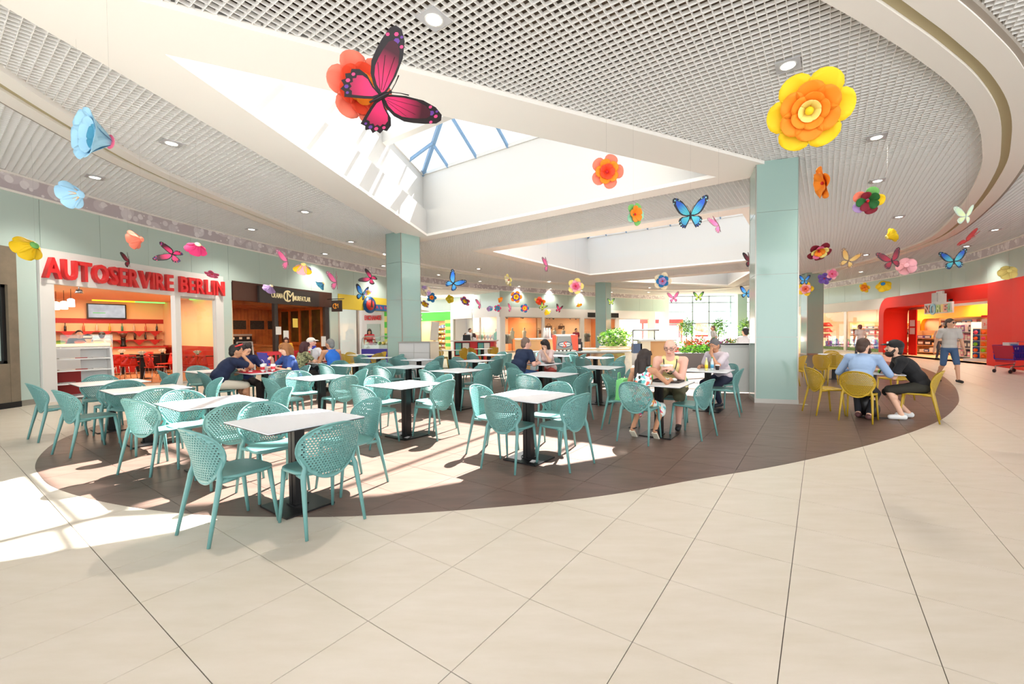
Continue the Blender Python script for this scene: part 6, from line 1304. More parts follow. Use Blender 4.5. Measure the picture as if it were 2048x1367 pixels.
for f in [
 (222, 284, 118, ['lb', 'lb', 'tb', 'tb'], (-.80, .1, .29), 'large blue paper flower with dark centre, over the left ring', 'hp'),
 (162, 388, 66, ['sky', 'tan'], (-.55, -.2, -.55), 'pale blue and tan paper flower near the printed band', 'sky'),
 (70, 490, 62, ['ye', 'ye'], (-.45, -.35, -.6), 'yellow paper flower with green base left of the red letters', 'gr'),
 (284, 478, 46, ['co', 'co'], (-.75, -.2, -.5), 'coral paper flower above the red letters', 'co'), (396, 488, 46, ['mg', 'mg'], (-.2, -.62, -.55), 'magenta bell flower with cream base above the red letters', 'cr'), (425, 546, 24, ['hp', 'hp'], (-.2, -.6, .4), 'small pink paper flower touching the end of the red letters', 'cr'),
 (607, 528, 42, [['ye', 'pk', 'pu'], 'pk'], (-.1, -.7, -.5), 'yellow, pink and purple paper flower near the printed band', 'py'), (543, 571, 31, ['li', 'li'], (-.4, -.6, -.5), 'lilac paper flower with cream base at the wine bar sign', 'cr'), (647, 566, 27, ['tb', 'pu'], (-.6, -.5, -.2), 'blue and purple paper flower with yellow base', 'py'), (733, 580, 20, [['li', 'ye'], 'ye'], (.4, -.6, -.3), 'lilac and yellow paper flower left of the middle column', 'li'),
 (716, 178, 120, ['co', 're', 'or'], (.35, .1, .9), 'coral red paper flower behind the large magenta butterfly', 'co', 3.15), (1213, 344, 62, ['co', 'or', 're'], (.15, .1, .95), 'orange paper flower with coral outer petals under the first skylight', 'co'), (1267, 429, 43, [['ltg', 'gr', 'gr'], 'or'], (.62, .1, .65), 'green paper flower with orange inner petals', 'gr'),
 (1618, 220, 140, ['ye', 'or', 'or', 'py'], (.05, -.1, 1), 'large yellow paper flower with orange heart, above the front column', 'ye', 3.05, 'ye'), (1652, 364, 62, ['or', 'or'], (-.75, -.1, .35), 'orange paper flower seen from the side right of the front column', 'or'), (1735, 400, 52, [['ye', 'gr', 'co', 'li', 'dr'], ['dg', 'dr']], (.1, -.25, .9), 'yellow, lilac and coral paper flower under the right ring', 'li'),
 (1773, 475, 36, ['ye', 'ye'], (.6, .25, -.35), 'bright yellow cup flower below the right downlights', 'py'), (1637, 500, 42, ['dr', ['py', 'hp'], 'or'], (.25, -.55, .6), 'dark red paper flower with yellow heart beside the front column', 'dr'), (1650, 556, 24, ['pu', 'pu'], (-.3, -.3, .8), 'purple paper flower above the far right column'), (1663, 548, 22, ['pk', 'hp'], (.3, .1, .6), 'pink paper flower touching the purple one'), (1813, 530, 42, ['pk', 'pk'], (.0, -.15, -1), 'pale pink paper flower before the right printed band', 'pk'), (1766, 567, 32, ['ye', 'ye'], (.1, -.45, -.8), 'yellow paper flower with blue base disc', 'bl'), (1731, 574, 20, ['ye', 'or'], (-.4, -.2, .6), 'small yellow paper flower left of the blue based one'), (2019, 541, 36, ['py', 'py'], (-.2, -.3, -.9), 'pale yellow paper flower at the right edge', 'py'),
 (1611, 578, 27, ['ye', 'pk', 'co'], (.0, .1, 1), 'yellow and pink paper flower before the far right column'), (1325, 562, 33, ['cr', 'bl', 'li'], (.0, .0, 1), 'cream paper flower with blue and lilac heart'), (1151, 572, 31, ['py', 'pk', 'hp'], (.1, .0, 1), 'pink paper rose with yellow rim left of the far column'), (1019, 559, 24, ['py', 'cr'], (-.6, -.2, .4), 'cream yellow paper flower under the far ring'), (852, 581, 27, [['cr', 'li'], 'pu'], (-.1, -.1, -.9), 'cream and lilac paper flower touching the middle column'), (863, 595, 19, ['bl', 'bl', 'or'], (.1, .1, 1), 'deep blue paper flower with orange heart'), (902, 597, 21, ['ol', 'ol'], (-.3, -.1, -.9), 'olive yellow paper flower above the green header'), (932, 600, 22, ['hp', 'pu', 'ye'], (-.5, -.5, .6), 'pink paper flower with purple and yellow heart'), (851, 606, 18, ['li', 'ye'], (-.3, -.4, .4), 'small lilac and yellow paper flower at the middle column'), (978, 614, 16, [['li', 'tb'], 'li'], (.2, -.4, -.6), 'lilac and teal paper flower over the red kiosk'), (997, 597, 16, ['or', 'ye'], (.5, -.3, -.4), 'small orange paper flower over the white shop corner'), (995, 616, 14, ['mg', 'tb'], (.1, 0, 1), 'small magenta paper flower with teal heart'), (1032, 593, 23, ['or', 'pu', 'ye'], (.1, -.1, 1), 'orange paper flower with purple heart'), (1049, 616, 17, ['bl', 'mg', 'ye'], (.1, 0, 1), 'blue and magenta paper flower with yellow heart'), (1081, 600, 23, [['or', 'co', 'py'], 're'], (-.2, -.4, .4), 'orange, coral and cream paper flower'), (1092, 620, 19, ['ye', 'ye'], (.3, -.4, -.4), 'small yellow paper flower touching the green butterfly'), (1157, 606, 15, ['or', 'ye'], (.2, -.5, .3), 'small orange and yellow paper flower near the far column')]:
    flower(*f[:6], *(f[6:7] or [None]), **({'z': f[7]} if len(f) > 7 else {}), **({'core': f[8]} if len(f) > 8 else {}))
# ------------------------------------------------------------ people
def remesh(mb, voxel, smooth=3):
    me = mb.mesh('tmp', []); o = bpy.data.objects.new('tmp', me); C.objects.link(o)
    r = o.modifiers.new('r', 'REMESH'); r.mode = 'VOXEL'; r.voxel_size = voxel
    if smooth: s = o.modifiers.new('s', 'SMOOTH'); s.factor = .5; s.iterations = smooth
    dg = bpy.context.evaluated_depsgraph_get(); out = bpy.data.meshes.new_from_object(o.evaluated_get(dg)); bpy.data.objects.remove(o); bpy.data.meshes.remove(me)
    out.polygons.foreach_set('use_smooth', [True]*len(out.polygons)); return out
def cap(q, a, b, ra, rb, n=12):
    a, b = Vector(a), Vector(b); d = b-a
    if d.length < 1e-4: return q.ball(a, ra, n, 8)
    u = d.normalized(); P = []; R = []
    for k in range(5): t = -1+k/4*1.0; P.append(a+u*ra*t); R.append(max(ra*sqrt(max(0, 1-t*t)), ra*.08))
    P.append(a.lerp(b, .5)); R.append((ra+rb)/2)
    for k in range(5): t = k/4; P.append(b+u*rb*t); R.append(max(rb*sqrt(max(0, 1-t*t)), rb*.08))
    return q.tube(P, R, n)
def ik(a, c, l1, l2, pole):
    a, c, pole = Vector(a), Vector(c), Vector(pole); d = c-a; L = d.length
    if L > (l1+l2)*.995: c = a+d*((l1+l2)*.995/L); d = c-a; L = d.length
    u = d/L; x = (l1*l1-l2*l2+L*L)/(2*L); h = sqrt(max(0, l1*l1-x*x)); w = pole-u*pole.dot(u); w.normalize()
    return a+u*x+w*h, c
SKIN = {'fair': (232, 184, 156), 'tan': (198, 142, 108), 'warm': (218, 164, 132), 'pink': (236, 180, 160)}
def hand(q, w, f, n, side, curl, s):           # wrist, finger direction, palm normal
    f = Vector(f).normalized(); n = (Vector(n)-f*Vector(n).dot(f)).normalized(); x = f.cross(n)*side
    R = Matrix((x, f, n)).transposed(); q.ball(w+f*.048*s, (.042*s, .054*s, .019*s), 10, 7, R); cap(q, w-f*.01*s, w+f*.03*s, .027*s, .03*s, 8)
    for k, (ox, L) in enumerate(((-.031, .066), (-.0105, .078), (.0105, .072), (.031, .056))):
        b = w+f*.092*s+x*ox*s; d1 = (f*cos(curl)+n*sin(curl)); d2 = f*cos(curl*2.3)+n*sin(curl*2.3); m = b+d1*L*.55*s; cap(q, b, m, .0098*s, .009*s, 7); cap(q, m, m+d2*L*.5*s, .009*s, .0075*s, 7)
    b = w+f*.03*s-x*.036*s; m = b+(f*.55-x*.75+n*.3).normalized()*.036*s; cap(q, b, m, .012*s, .0105*s, 7); cap(q, m, m+(f*.85-x*.15+n*.5).normalized()*.03*s, .0105*s, .0085*s, 7)
def person(label, pos, deg, top, bottom, skin='warm', hair=(40, 28, 22), style='short', s=1.0, girth=1.0, seat=.455, lean=8, head=(0, 0), hands=None, feet=None, elbows=None, sleeve='short', legs='long', shoes=(40, 36, 36), stand=False, female=False, beard=None, extras=(), vox=.0095, curl=.5, twist=0, topmat=None, group=None, neckdip=0):
    t = thing('person', label, 'person', (pos[0], pos[1], 0), radians(deg)-pi/2, group); far = vox > .014
    zp = (.93 if stand else seat+.105*girth)*(s if stand else 1); P = Vector((0, 0, zp))
    lr = radians(lean); tw = Matrix.Rotation(radians(twist), 3, 'Z')
    def sp(h, k=1.0): a = lr*(.35+.65*min(1, h/.45))*k; return P+tw @ Vector((0, sin(a)*h, cos(a)*h))*s
    waist, chest, neck = sp(.16), sp(.34), sp(.53); up = (neck-chest).normalized(); rt = (tw @ Vector((1, 0, 0))); fw = up.cross(rt)*-1
    fw = rt.cross(up)*-1 if rt.cross(up).y < 0 else rt.cross(up)
    RT = Matrix((rt, fw, up)).transposed(); sw = (.168 if female else .19)*s; shl = neck-up*.055*s
    sh = {-1: shl-rt*sw, 1: shl+rt*sw}; hp = {k: P+Vector((k*.092*s, 0, -.01)) for k in (-1, 1)}
    hz = (head[1]); hd = (up*.55+Vector((0, .12, 1))).normalized(); hc = neck+hd*.092*s+Vector((0, 0, .060*s)); HR = RT.to_3x3() if False else (Matrix.Rotation(radians(head[0]), 3, 'Z') @ tw @ Matrix.Rotation(radians(-head[1]), 3, 'X'))
    la, lf, lt, ls = .285*s, .255*s, .43*s, .43*s
    hands = hands or {}; feet = feet or {}; elbows = elbows or {}; W = {}; E = {}; K = {}; A = {}; FD = {}
    for k in (-1, 1):
        h = hands.get(k); tgt = Vector(h[:3]) if h else sh[k]+Vector((k*.06, .06, -.5*s)); pole = Vector(elbows.get(k, (k*.55, -.55, -.6))); E[k], W[k] = ik(sh[k], tgt, la, lf, pole)
        fdef = (k*.13, .0, .085) if stand else (k*.12, .44*s, .085); fo = feet.get(k, fdef); K[k], A[k] = ik(hp[k], Vector((fo[0], fo[1], fo[2])), lt, ls, (k*.12, 1, .35)); FD[k] = radians(fo[3]) if len(fo) > 3 else 0; 
    q = MB(); g = girth
    def torso(q, e, lo=True):
        q.ball(P+Vector((0, 0, .03)), ((.165+.01*female)*s*g+e, .118*s*g+e, .125*s+e), 14, 9); q.ball(waist, ((.148-.012*female)*s*g+e, .108*s*g*(1.12 if g > 1.1 else 1)+e, .16*s+e), 14, 9, RT); q.ball(chest, ((.168-.014*female)*s*(.5+.5*g)+e, .115*s*(.5+.5*g)+e, .19*s+e), 14, 9, RT)
        if female: 
            for k in (-1, 1): q.ball(chest+fw*.085*s+rt*k*.065*s-up*.02*s, .068*s+e, 9, 7)
        cap(q, sh[-1], sh[1], .062*s+e, .062*s+e); cap(q, chest+up*.02, neck-up*.03*s, .105*s*(.6+.4*g)+e*.6, .07*s+e*.4)
    torso(q, 0); cap(q, neck-up*.05*s, hc-Vector((0, 0, .06*s)), .058*s*(.6+.4*g), .052*s*(.6+.4*g))
    for k in (-1, 1):
        cap(q, sh[k], E[k], .052*s*(.5+.5*g), .041*s*(.5+.5*g)); cap(q, E[k], W[k], .041*s*(.5+.5*g), .026*s)
        cap(q, hp[k], K[k], .084*s*(.4+.6*g), .055*s*(.5+.5*g)); cap(q, K[k], A[k], .054*s*(.5+.5*g), .036*s)
        mid = K[k].lerp(A[k], .3); q.ball(mid+Vector((0, -.02, 0)), .056*s*(.6+.4*g), 9, 7)
        fv = Matrix.Rotation(FD[k], 3, 'Z') @ Vector((0, 1, 0)); tip = (A[k].z-.06) > .06; fd = (fv+Vector((0, 0, -.9 if tip else 0))).normalized(); cap(q, A[k]-fd*.035*s-Vector((0, 0, .03)), A[k]+fd*.13*s-Vector((0, 0, .045)), .034*s, .03*s)
        hv = hands.get(k); fdir = (W[k]-E[k]).normalized(); pn = Vector((-k*.7, .1, -.6)) if not hv or len(hv) < 4 else Vector(hv[3]); fdd = fdir if not hv or len(hv) < 5 else Vector(hv[4])
        if far: q.ball(W[k]+fdir*.06*s, .04*s, 7, 5)
        else: hand(q, W[k], fdd, pn, k, curl, s)
    s0_ = s; s = s*1.09; H = lambda x, y, z: hc+HR @ Vector((x*s, y*s, z*s))
    q.ball(hc, (.076*s, .096*s, .108*s), 14, 10, HR); q.ball(H(0, .026, -.062), (.056*s, .064*s, .058*s), 10, 8, HR); cap(q, H(0, .088, .012), H(0, .109, -.024), .010*s, .016*s, 8); cap(q, H(-.03, .077, .032), H(.03, .077, .032), .014*s, .014*s, 8)
    for k in (-1, 1): q.ball(H(k*.077, -.004, -.008), (.010*s, .02*s, .032*s), 8, 6, HR); q.ball(H(k*.04, .06, -.02), .026*s, 8, 6)
    cap(q, H(-.016, .087, -.05), H(.016, .087, -.05), .010*s, .010*s, 7)
    bm = remesh(q, vox); bm.materials.append(mat('skin_'+skin, SKIN[skin], .55)); body = obj('body', bm, t)
    md = mat('eye_ball', (206, 196, 188), .3); mi = mat('iris_dark', (42, 30, 24), .2)
    if not far:
        for k in (-1, 1):
            q = MB(); q.ball(H(k*.033, .0845, .012), (.0115*s, .007*s, .0055*s), 8, 6, HR); e = q.build('eye', md, t); q = MB(); q.ball(H(k*.033, .0895, .0115), (.0062*s, .004*s, .0055*s), 7, 5, HR); q.build('iris', mi, e); q = MB(); cap(q, H(k*.017, .092, .036), H(k*.05, .080, .037), .005*s, .0035*s, 6); q.build('eyebrow', mat('hair_%d_%d_%d' % tuple(hair), hair, .6), t)
        q = MB(); cap(q, H(-.02, .093, -.051), H(.02, .093, -.051), .0065*s, .0065*s, 6); q.build('lips', mat('lips_'+skin, tuple(int(c*f_) for c, f_ in zip(SKIN[skin], (.86, .64, .62))), .5), t)
    mh = mat('hair_%d_%d_%d' % tuple(hair), hair, .6, bump=(60, .4)); q = MB()
    if style != 'bald':
        q.ball(H(0, -.016, .026), (.083*s, .097*s, .1*s), 16, 11, HR); q.ball(H(0, -.05, -.03), (.07*s, .06*s, .075*s), 12, 8, HR)
        if style in ('bob', 'long', 'medium', 'tied'):
            q.ball(H(0, .0, .035), (.09*s, .1*s, .1*s), 14, 9, HR)
            if style != 'tied':
                for k in (-1, 1): cap(q, H(k*.07, .005, .02), H(k*.083, .0, -.12 if style == 'bob' else -.10), .034*s, .030*s, 9)
                cap(q, H(0, -.06, 0), H(0, -.07, -.11), .075*s, .07*s, 10)
                for x in (-.045, -.015, .015, .045): cap(q, H(x, .07, .09), H(x*1.1, .095, .048), .02*s, .012*s, 7)
            if style == 'long': cap(q, H(-.03, -.075, -.08), H(-.03, -.10, -.36), .07*s, .045*s, 10); cap(q, H(.03, -.075, -.08), H(.035, -.105, -.33), .07*s, .04*s, 10)
            if style == 'tied': q.ball(H(0, -.12, .0), (.04*s, .05*s, .055*s), 9, 7)
    else:
        for k in (-1, 1): q.ball(H(k*.066, -.03, -.01), (.02*s, .06*s, .055*s), 10, 7, HR)
        q.ball(H(0, -.075, -.015), (.06*s, .03*s, .06*s), 10, 7, HR)
    if beard: q.ball(H(0, .045, -.085), (.06*s, .06*s, .05*s), 12, 8, HR); cap(q, H(-.03, .092, -.035), H(.03, .092, -.035), .011*s, .011*s, 7); [cap(q, H(k*.068, .015, -.02), H(k*.055, .05, -.08), .016*s, .022*s, 7) for k in (-1, 1)]
    hm = remesh(q, max(.008, vox*.8), 2) if q.v else None
    if hm: hm.materials.append(mh); obj('hair', hm, t)
    s = s0_
    mt = topmat or mat('cloth_%d_%d_%d' % tuple(top), top, .85, bump=(40, .25)); q = MB(); torso(q, .014)
    if sleeve == 'none': 
        q = MB(); e = .014; q.ball(P+Vector((0, 0, .03)), (.165*s*g+e, .118*s*g+e, .125*s+e), 14, 9); q.ball(waist, (.148*s*g+e, .112*s*g*(1.1 if g > 1.1 else 1)+e, .16*s+e), 14, 9, RT); q.ball(chest, ((.162-.014*female)*s*(.5+.5*g)+e, .115*s*(.5+.5*g)+e, .185*s+e), 14, 9, RT)
        for k in (-1, 1): cap(q, chest+rt*k*.075*s+up*.08*s, shl+rt*k*.088*s+up*.02*s, .075*s*(.5+.5*g), .056*s)
        cap(q, chest-fw*.035*s+up*.05*s, neck-up*.07*s-fw*.03*s, .11*s*(.5+.5*g), .075*s)
    for k in (-1, 1):
        if sleeve == 'short': cap(q, sh[k], sh[k].lerp(E[k], .62), .067*s*(.5+.5*g), .062*s*(.5+.5*g))
        elif sleeve == 'long': cap(q, sh[k], E[k], .066*s*(.5+.5*g), .056*s); cap(q, E[k], E[k].lerp(W[k], .55), .056*s, .05*s)
    tm = remesh(q, max(.012, vox)); tm.materials.append(mt); obj('top', tm, t)
    mb_ = mat('cloth_%d_%d_%d' % tuple(bottom), bottom, .85) if not (legs == 'dress') else mt
    q = MB(); q.ball(P+Vector((0, 0, -.01)), (.17*s*g+.012, .122*s*g+.012, .115*s), 14, 9); fr_ = {'long': 1.0, 'knee': .97, 'dress': .95, 'short': .6}[legs]
    for k in (-1, 1):
        cap(q, hp[k], hp[k].lerp(K[k], fr_), .094*s*(.4+.6*g), .07*s*(.5+.5*g))
        if legs == 'long': cap(q, K[k], K[k].lerp(A[k], .9), .066*s*(.5+.5*g), .05*s)
        if legs == 'dress': cap(q, K[k].lerp(hp[k], .05), K[k].lerp(A[k], .22), .08*s, .085*s)
    if legs == 'dress': cap(q, hp[-1].lerp(K[-1], .9), hp[1].lerp(K[1], .9), .07*s, .07*s)
    pm_ = remesh(q, max(.012, vox)); pm_.materials.append(mb_); obj('trousers' if legs == 'long' else 'shorts' if legs != 'dress' else 'skirt', pm_, t)
    for k in (-1, 1):
        fv = Matrix.Rotation(FD[k], 3, 'Z') @ Vector((0, 1, 0)); tip = (A[k].z-.06) > .06; fd = (fv+Vector((0, 0, -.9 if tip else 0))).normalized(); q = MB(); 
        if 'sandals' in extras: a_, b_ = A[k]-fd*.05*s-Vector((0, 0, .068)), A[k]+fd*.15*s-Vector((0, 0, .078)); q.beam(a_, b_, .085*s, .02, (0, 0, 1)); q.mi = 1; q.beam(A[k]+Vector((-.045, 0, -.0)), A[k]+Vector((.045, 0, -.0)), .085, .012); sm = [mat('sole_pale', (226, 220, 200), .7), mat('cloth_%d_%d_%d' % tuple(shoes), shoes, .6)]; q.build('sandal', sm, t)
        else: cap(q, A[k]-fd*.03*s-Vector((0, 0, .028)), A[k]+fd*.14*s-Vector((0, 0, .04)), .043*s, .038*s); q.build('shoe', mat('cloth_%d_%d_%d' % tuple(shoes), shoes, .6), t)
    s = s0_*1.09
    for ex in extras:
        if ex == 'cap' or (isinstance(ex, tuple) and ex[0] == 'cap'):
            col = (22, 22, 24) if ex == 'cap' else ex[1]; q = MB(); q.ball(H(0, -.008, .05), (.09*s, .105*s, .085*s), 16, 10, HR); q.build('cap_crown', mat('cap_%d' % col[0], col, .8), t); q = MB(); n = 10; arc = [(.08*sin(a), .075+.10*cos(a)) for a in [(-pi/2)+pi*i/n for i in range(n+1)]]
            vs = [H(x, y, .052-.02*(y > .12)) for x, y in arc]+[H(x, y, .060-.02*(y > .12)) for x, y in arc]; k_ = n+1; q.add(vs, [tuple(range(k_-1, -1, -1)), tuple(range(k_, 2*k_))]+[(i, (i+1) % k_, k_+(i+1) % k_, k_+i) for i in range(k_)]); q.build('cap_peak', mat('cap_%d' % col[0], col), t)
            if ex == 'cap': q = MB(); q.ball(H(0, .090, .075), (.028*s, .012*s, .02*s), 10, 6, HR); q.build('cap_badge', M_WLAC, t)
        elif ex == 'glasses':
            q = MB()
            for k in (-1, 1): q.tube([H(k*.034+.024*cos(a), .098, .010+.018*sin(a)) for a in [2*pi*i/10 for i in range(11)]], .0025*s, 5); q.tube([H(k*.058, .096, .014), H(k*.08, .0, .012)], .0025*s, 5)
            q.tube([H(-.01, .1, .014), H(.01, .1, .014)], .0025*s, 5); q.build('glasses', M_BLACK, t)
        elif ex == 'shades':
            q = MB(); q.tube([H(-.09, -.03, .08), H(-.085, .06, .115), H(0, .085, .125), H(.085, .06, .115), H(.09, -.03, .08)], [.006*s, .008*s, .006*s, .008*s, .006*s], 6, flat=1.8); q.build('sunglasses', mat('frame_red', (236, 60, 60), .3), t)
        elif ex == 'darkglasses': q = MB(); [q.ball(H(k*.034, .092, .012), (.026*s, .012*s, .018*s), 8, 6, HR) for k in (-1, 1)]; q.build('sunglasses', M_BLACK, t)
        elif ex == 'headband': q = MB(); q.tube([H(-.085, -.02, .03), H(-.07, .06, .075), H(0, .085, .085), H(.07, .06, .075), H(.085, -.02, .03)], .014*s, 6, flat=2); q.build('headband', M_WLAC, t)
        elif ex == 'watch': q = MB(); a = W[-1].lerp(E[-1], .12); b = W[-1].lerp(E[-1], .22); q.tube([a, b], .034*s, 10); q.build('watch', M_STEEL, t)
        elif ex == 'bands': 
            q = MB(); q.tube([W[-1].lerp(E[-1], .10), W[-1].lerp(E[-1], .18)], .031*s, 10); q.build('wrist_band', mat('band_green', (140, 220, 50), .5), t); q = MB(); q.tube([W[-1].lerp(E[-1], .2), W[-1].lerp(E[-1], .26)], .033*s, 10); q.build('wrist_band', M_BLACK, t)
        elif ex == 'print': 
            M = Matrix(((rt.x, up.x, fw.x, 0), (rt.y, up.y, fw.y, 0), (rt.z, up.z, fw.z, 0), (0, 0, 0, 1))); c = chest+fw*(.150*s)-up*.06; q = MB()
            for i in range(7): x = -.085+.028*i; q.beam(c+rt*x-up*(.045+.02*(i % 2)), c+rt*(x+.01*(-1)**i)+up*(.03+.02*(i % 3)), .012, .02)
            q.build('shirt_print', M_WLAC, t)
        elif ex == 'trim': q = MB(); pts = [shl+rt*.085*s*cos(a)+up*(.05*s-.155*s*max(0, sin(a)))+fw*(.125*s*max(0, sin(a))*1.05+.03*s) for a in [pi*i/12 for i in range(13)]]; q.tube(pts, .008*s, 5); q.build('neck_trim', M_BLACK, t)
    return t
def chair_spot(key, back=.03):
    o = CH[key]; a = o.rotation_euler.z+pi/2; return (o.location.x-cos(a)*back, o.location.y-sin(a)*back), math.degrees(a)
# the crowded table on the left
CH['T6n'].location.x -= .26; CH['T6l'].location.x -= .2; CH['T6l'].location.y += .05
p, a = chair_spot('T6n', .02); person('man in navy T-shirt and beige shorts leaning over the crowded table', p, a, (26, 36, 66), (222, 210, 192), 'tan', (30, 24, 22), 'short', 1.0, 1.12, lean=32, head=(-10, 4), hands={-1: (-.10, .50, .79, (1, 0, -.2), (.3, .3, .9)), 1: (.08, .40, 1.08, (-.3, .5, .3), (-.1, .5, .9))}, legs='knee', extras=('shades',), curl=.9)
p, a = chair_spot('T6l', .02); person('dark haired woman in navy printed T-shirt behind the crowded table', p, a, (28, 40, 84), (60, 50, 48), 'fair', (44, 28, 26), 'medium', .94, .98, lean=10, head=(22, 0), hands={-1: (-.22, .34, .80, (0, 0, -1), (.5, 1, 0)), 1: (.2, .38, .80, (0, 0, -1), (-.5, 1, 0))}, female=True, extras=('print',))
p, a = chair_spot('T6f', .02); person('woman with brown bob in blue blouse eating at the crowded table', p, a, (46, 74, 140), (36, 40, 62), 'fair', (150, 96, 52), 'bob', .95, 1.0, lean=18, head=(0, 8), hands={-1: (-.12, .42, .82, (.6, 0, -.4), (.5, .8, .3)), 1: (.06, .40, 1.0, (-.6, .3, -.4), (-.5, .7, .3))}, female=True, curl=.9)
# three at the table behind
kT = (645, 724); c = at(kT[0], kT[1], .75); dup(table0, (c.x, c.y, .003), GA, 'square white cafe table, the table of white cap and blue vest', 'white cafe tables')
for k_ in ('n', 'l', 'r'):
    sd_ = SIDE[k_][0]; q_ = c.xy+sd_*.56; dg = math.degrees(atan2(-sd_.y, -sd_.x)); CH['T27'+k_] = place_chair('t', q_.x, q_.y, dg, f'teal perforated chair, {SIDE[k_][1]} of the table of white cap and blue vest', 'teal perforated chairs', .0025)
p, a = chair_spot('T27n'); person('woman with short dark red hair and patterned dark blouse', p, a, (60, 66, 46), (50, 44, 44), 'fair', (66, 26, 30), 'bob', .92, 1.02, lean=16, hands={-1: (-.1, .46, .79), 1: (.12, .5, .80)}, female=True, extras=('glasses',), topmat=mat('leaf_print', (46, 50, 38), .8, noise=(26, 1, (190, 190, 140))), vox=.011)
p, a = chair_spot('T27l'); person('man in white T-shirt and pale cap behind the red tray', p, a, (234, 236, 238), (90, 92, 98), 'pink', (120, 110, 100), 'short', 1.0, 1.12, lean=6, head=(34, -6), hands={-1: (-.2, .4, .79), 1: (.18, .42, .80)}, extras=(('cap', (232, 226, 214)),), vox=.011)
p, a = chair_spot('T27r'); person('grey haired man in sleeveless blue vest with his back turned', p, a, (40, 106, 200), (120, 140, 160), 'tan', (120, 118, 116), 'short', 1.02, 1.1, lean=22, head=(20, 4), hands={-1: (-.14, .46, .79), 1: (.16, .44, .79)}, sleeve='none', vox=.011)
# couple in the middle
CH['T19n'].location = (-.52, 9.42, .0025); CH['T19n'].rotation_euler = (0, 0, radians(42)-pi/2)
p, a = chair_spot('T19n'); person('bulky man in navy T-shirt sitting with his back turned in the middle', p, a, (30, 42, 70), (60, 90, 140), 'pink', (120, 96, 84), 'short', 1.03, 1.28, lean=26, head=(-20, 6), hands={-1: (-.05, .48, .79), 1: (.2, .46, .79)}, shoes=(190, 60, 60), vox=.011)
CH['T19f'].location = (.20, 10.42, .0025); p, a = chair_spot('T19f'); person('woman in pale pink shirt resting her cheek on her hand', p, a, (228, 200, 194), (206, 86, 78), 'fair', (36, 26, 24), 'medium', .95, 1.05, lean=20, head=(0, 14), hands={-1: (-.12, .36, 1.0, (.6, -.3, .2), (.1, -.2, 1)), 1: (.14, .46, .79)}, elbows={-1: (-.4, .4, -.9)}, female=True, vox=.011, curl=.8)
# girl and bald man
CH['T24f'].location = (2.06, 6.66, .0025)
M_FLOR = bpy.data.materials.new('floral_print'); M_FLOR.use_nodes = True; _nt = M_FLOR.node_tree; _v = _nt.nodes.new('ShaderNodeTexVoronoi'); _v.inputs['Scale'].default_value = 26; _t = _nt.nodes.new('ShaderNodeTexCoord'); _s = _nt.nodes.new('ShaderNodeSeparateColor'); _c = _nt.nodes.new('ShaderNodeValToRGB'); _c.color_ramp.interpolation = 'CONSTANT'
for i_, (p_, c_) in enumerate(((0, (232, 240, 236)), (.45, (110, 196, 196)), (.62, (236, 110, 90)), (.74, (244, 244, 236)), (.84, (40, 90, 96)), (.9, (240, 170, 80)), (.95, (206, 70, 120)))):
    e_ = _c.color_ramp.elements[i_] if i_ < 2 else _c.color_ramp.elements.new(p_); e_.position = p_; e_.color = lin(c_)
_nt.links.new(_t.outputs['Object'], _v.inputs['Vector']); _nt.links.new(_v.outputs['Color'], _s.inputs[0]); _nt.links.new(_s.outputs[0], _c.inputs[0]); _nt.links.new(_c.outputs[0], _nt.nodes['Principled BSDF'].inputs['Base Color'])
p, a = chair_spot('T24n', -.04); person('girl with long dark hair in floral dress seen from behind', p, a, (200, 220, 220), (200, 220, 220), 'tan', (38, 24, 20), 'long', .87, .82, lean=14, head=(-16, 6), hands={-1: (-.2, .42, .80), 1: (.26, .44, .79)}, sleeve='none', legs='dress', feet={-1: (-.13, .02, .14), 1: (.17, .08, .14)}, shoes=(40, 34, 34), extras=('sandals',), female=True, topmat=M_FLOR, vox=.009)
p, a = chair_spot('T24f', .0); person('bald man in pale yellow tank top eating across from the girl', p, a, (240, 226, 160), (88, 86, 62), 'pink', (140, 126, 116), 'bald', 1.04, 1.38, lean=28, head=(-6, 20), hands={-1: (-.02, .44, .93, (.5, -.2, -.4), (.75, .5, .2)), 1: (.08, .42, .93, (-.5, -.2, -.4), (-.75, .5, .2))}, sleeve='none', legs='knee', shoes=(26, 24, 26), extras=('glasses', 'watch', 'trim'), vox=.009, curl=.7, feet={-1: (-.12, .30, .085), 1: (.16, .36, .085)})
CH['T25f'].location = (3.56, 8.28, .0025)
p, a = chair_spot('T25f', .0); person('man in pale lavender shirt covering his face with one hand', p, a, (206, 194, 202), (36, 42, 66), 'tan', (96, 94, 96), 'short', 1.0, 1.12, lean=24, head=(0, 26), hands={-1: (-.03, .36, 1.02, (.0, -1, .2), (.25, -.05, .9)), 1: (.2, .42, .79)}, elbows={-1: (-.5, .3, -.9)}, feet={-1: (-.06, .16, .085), 1: (.07, .24, .085)}, shoes=(30, 34, 44), vox=.0095, curl=.5)
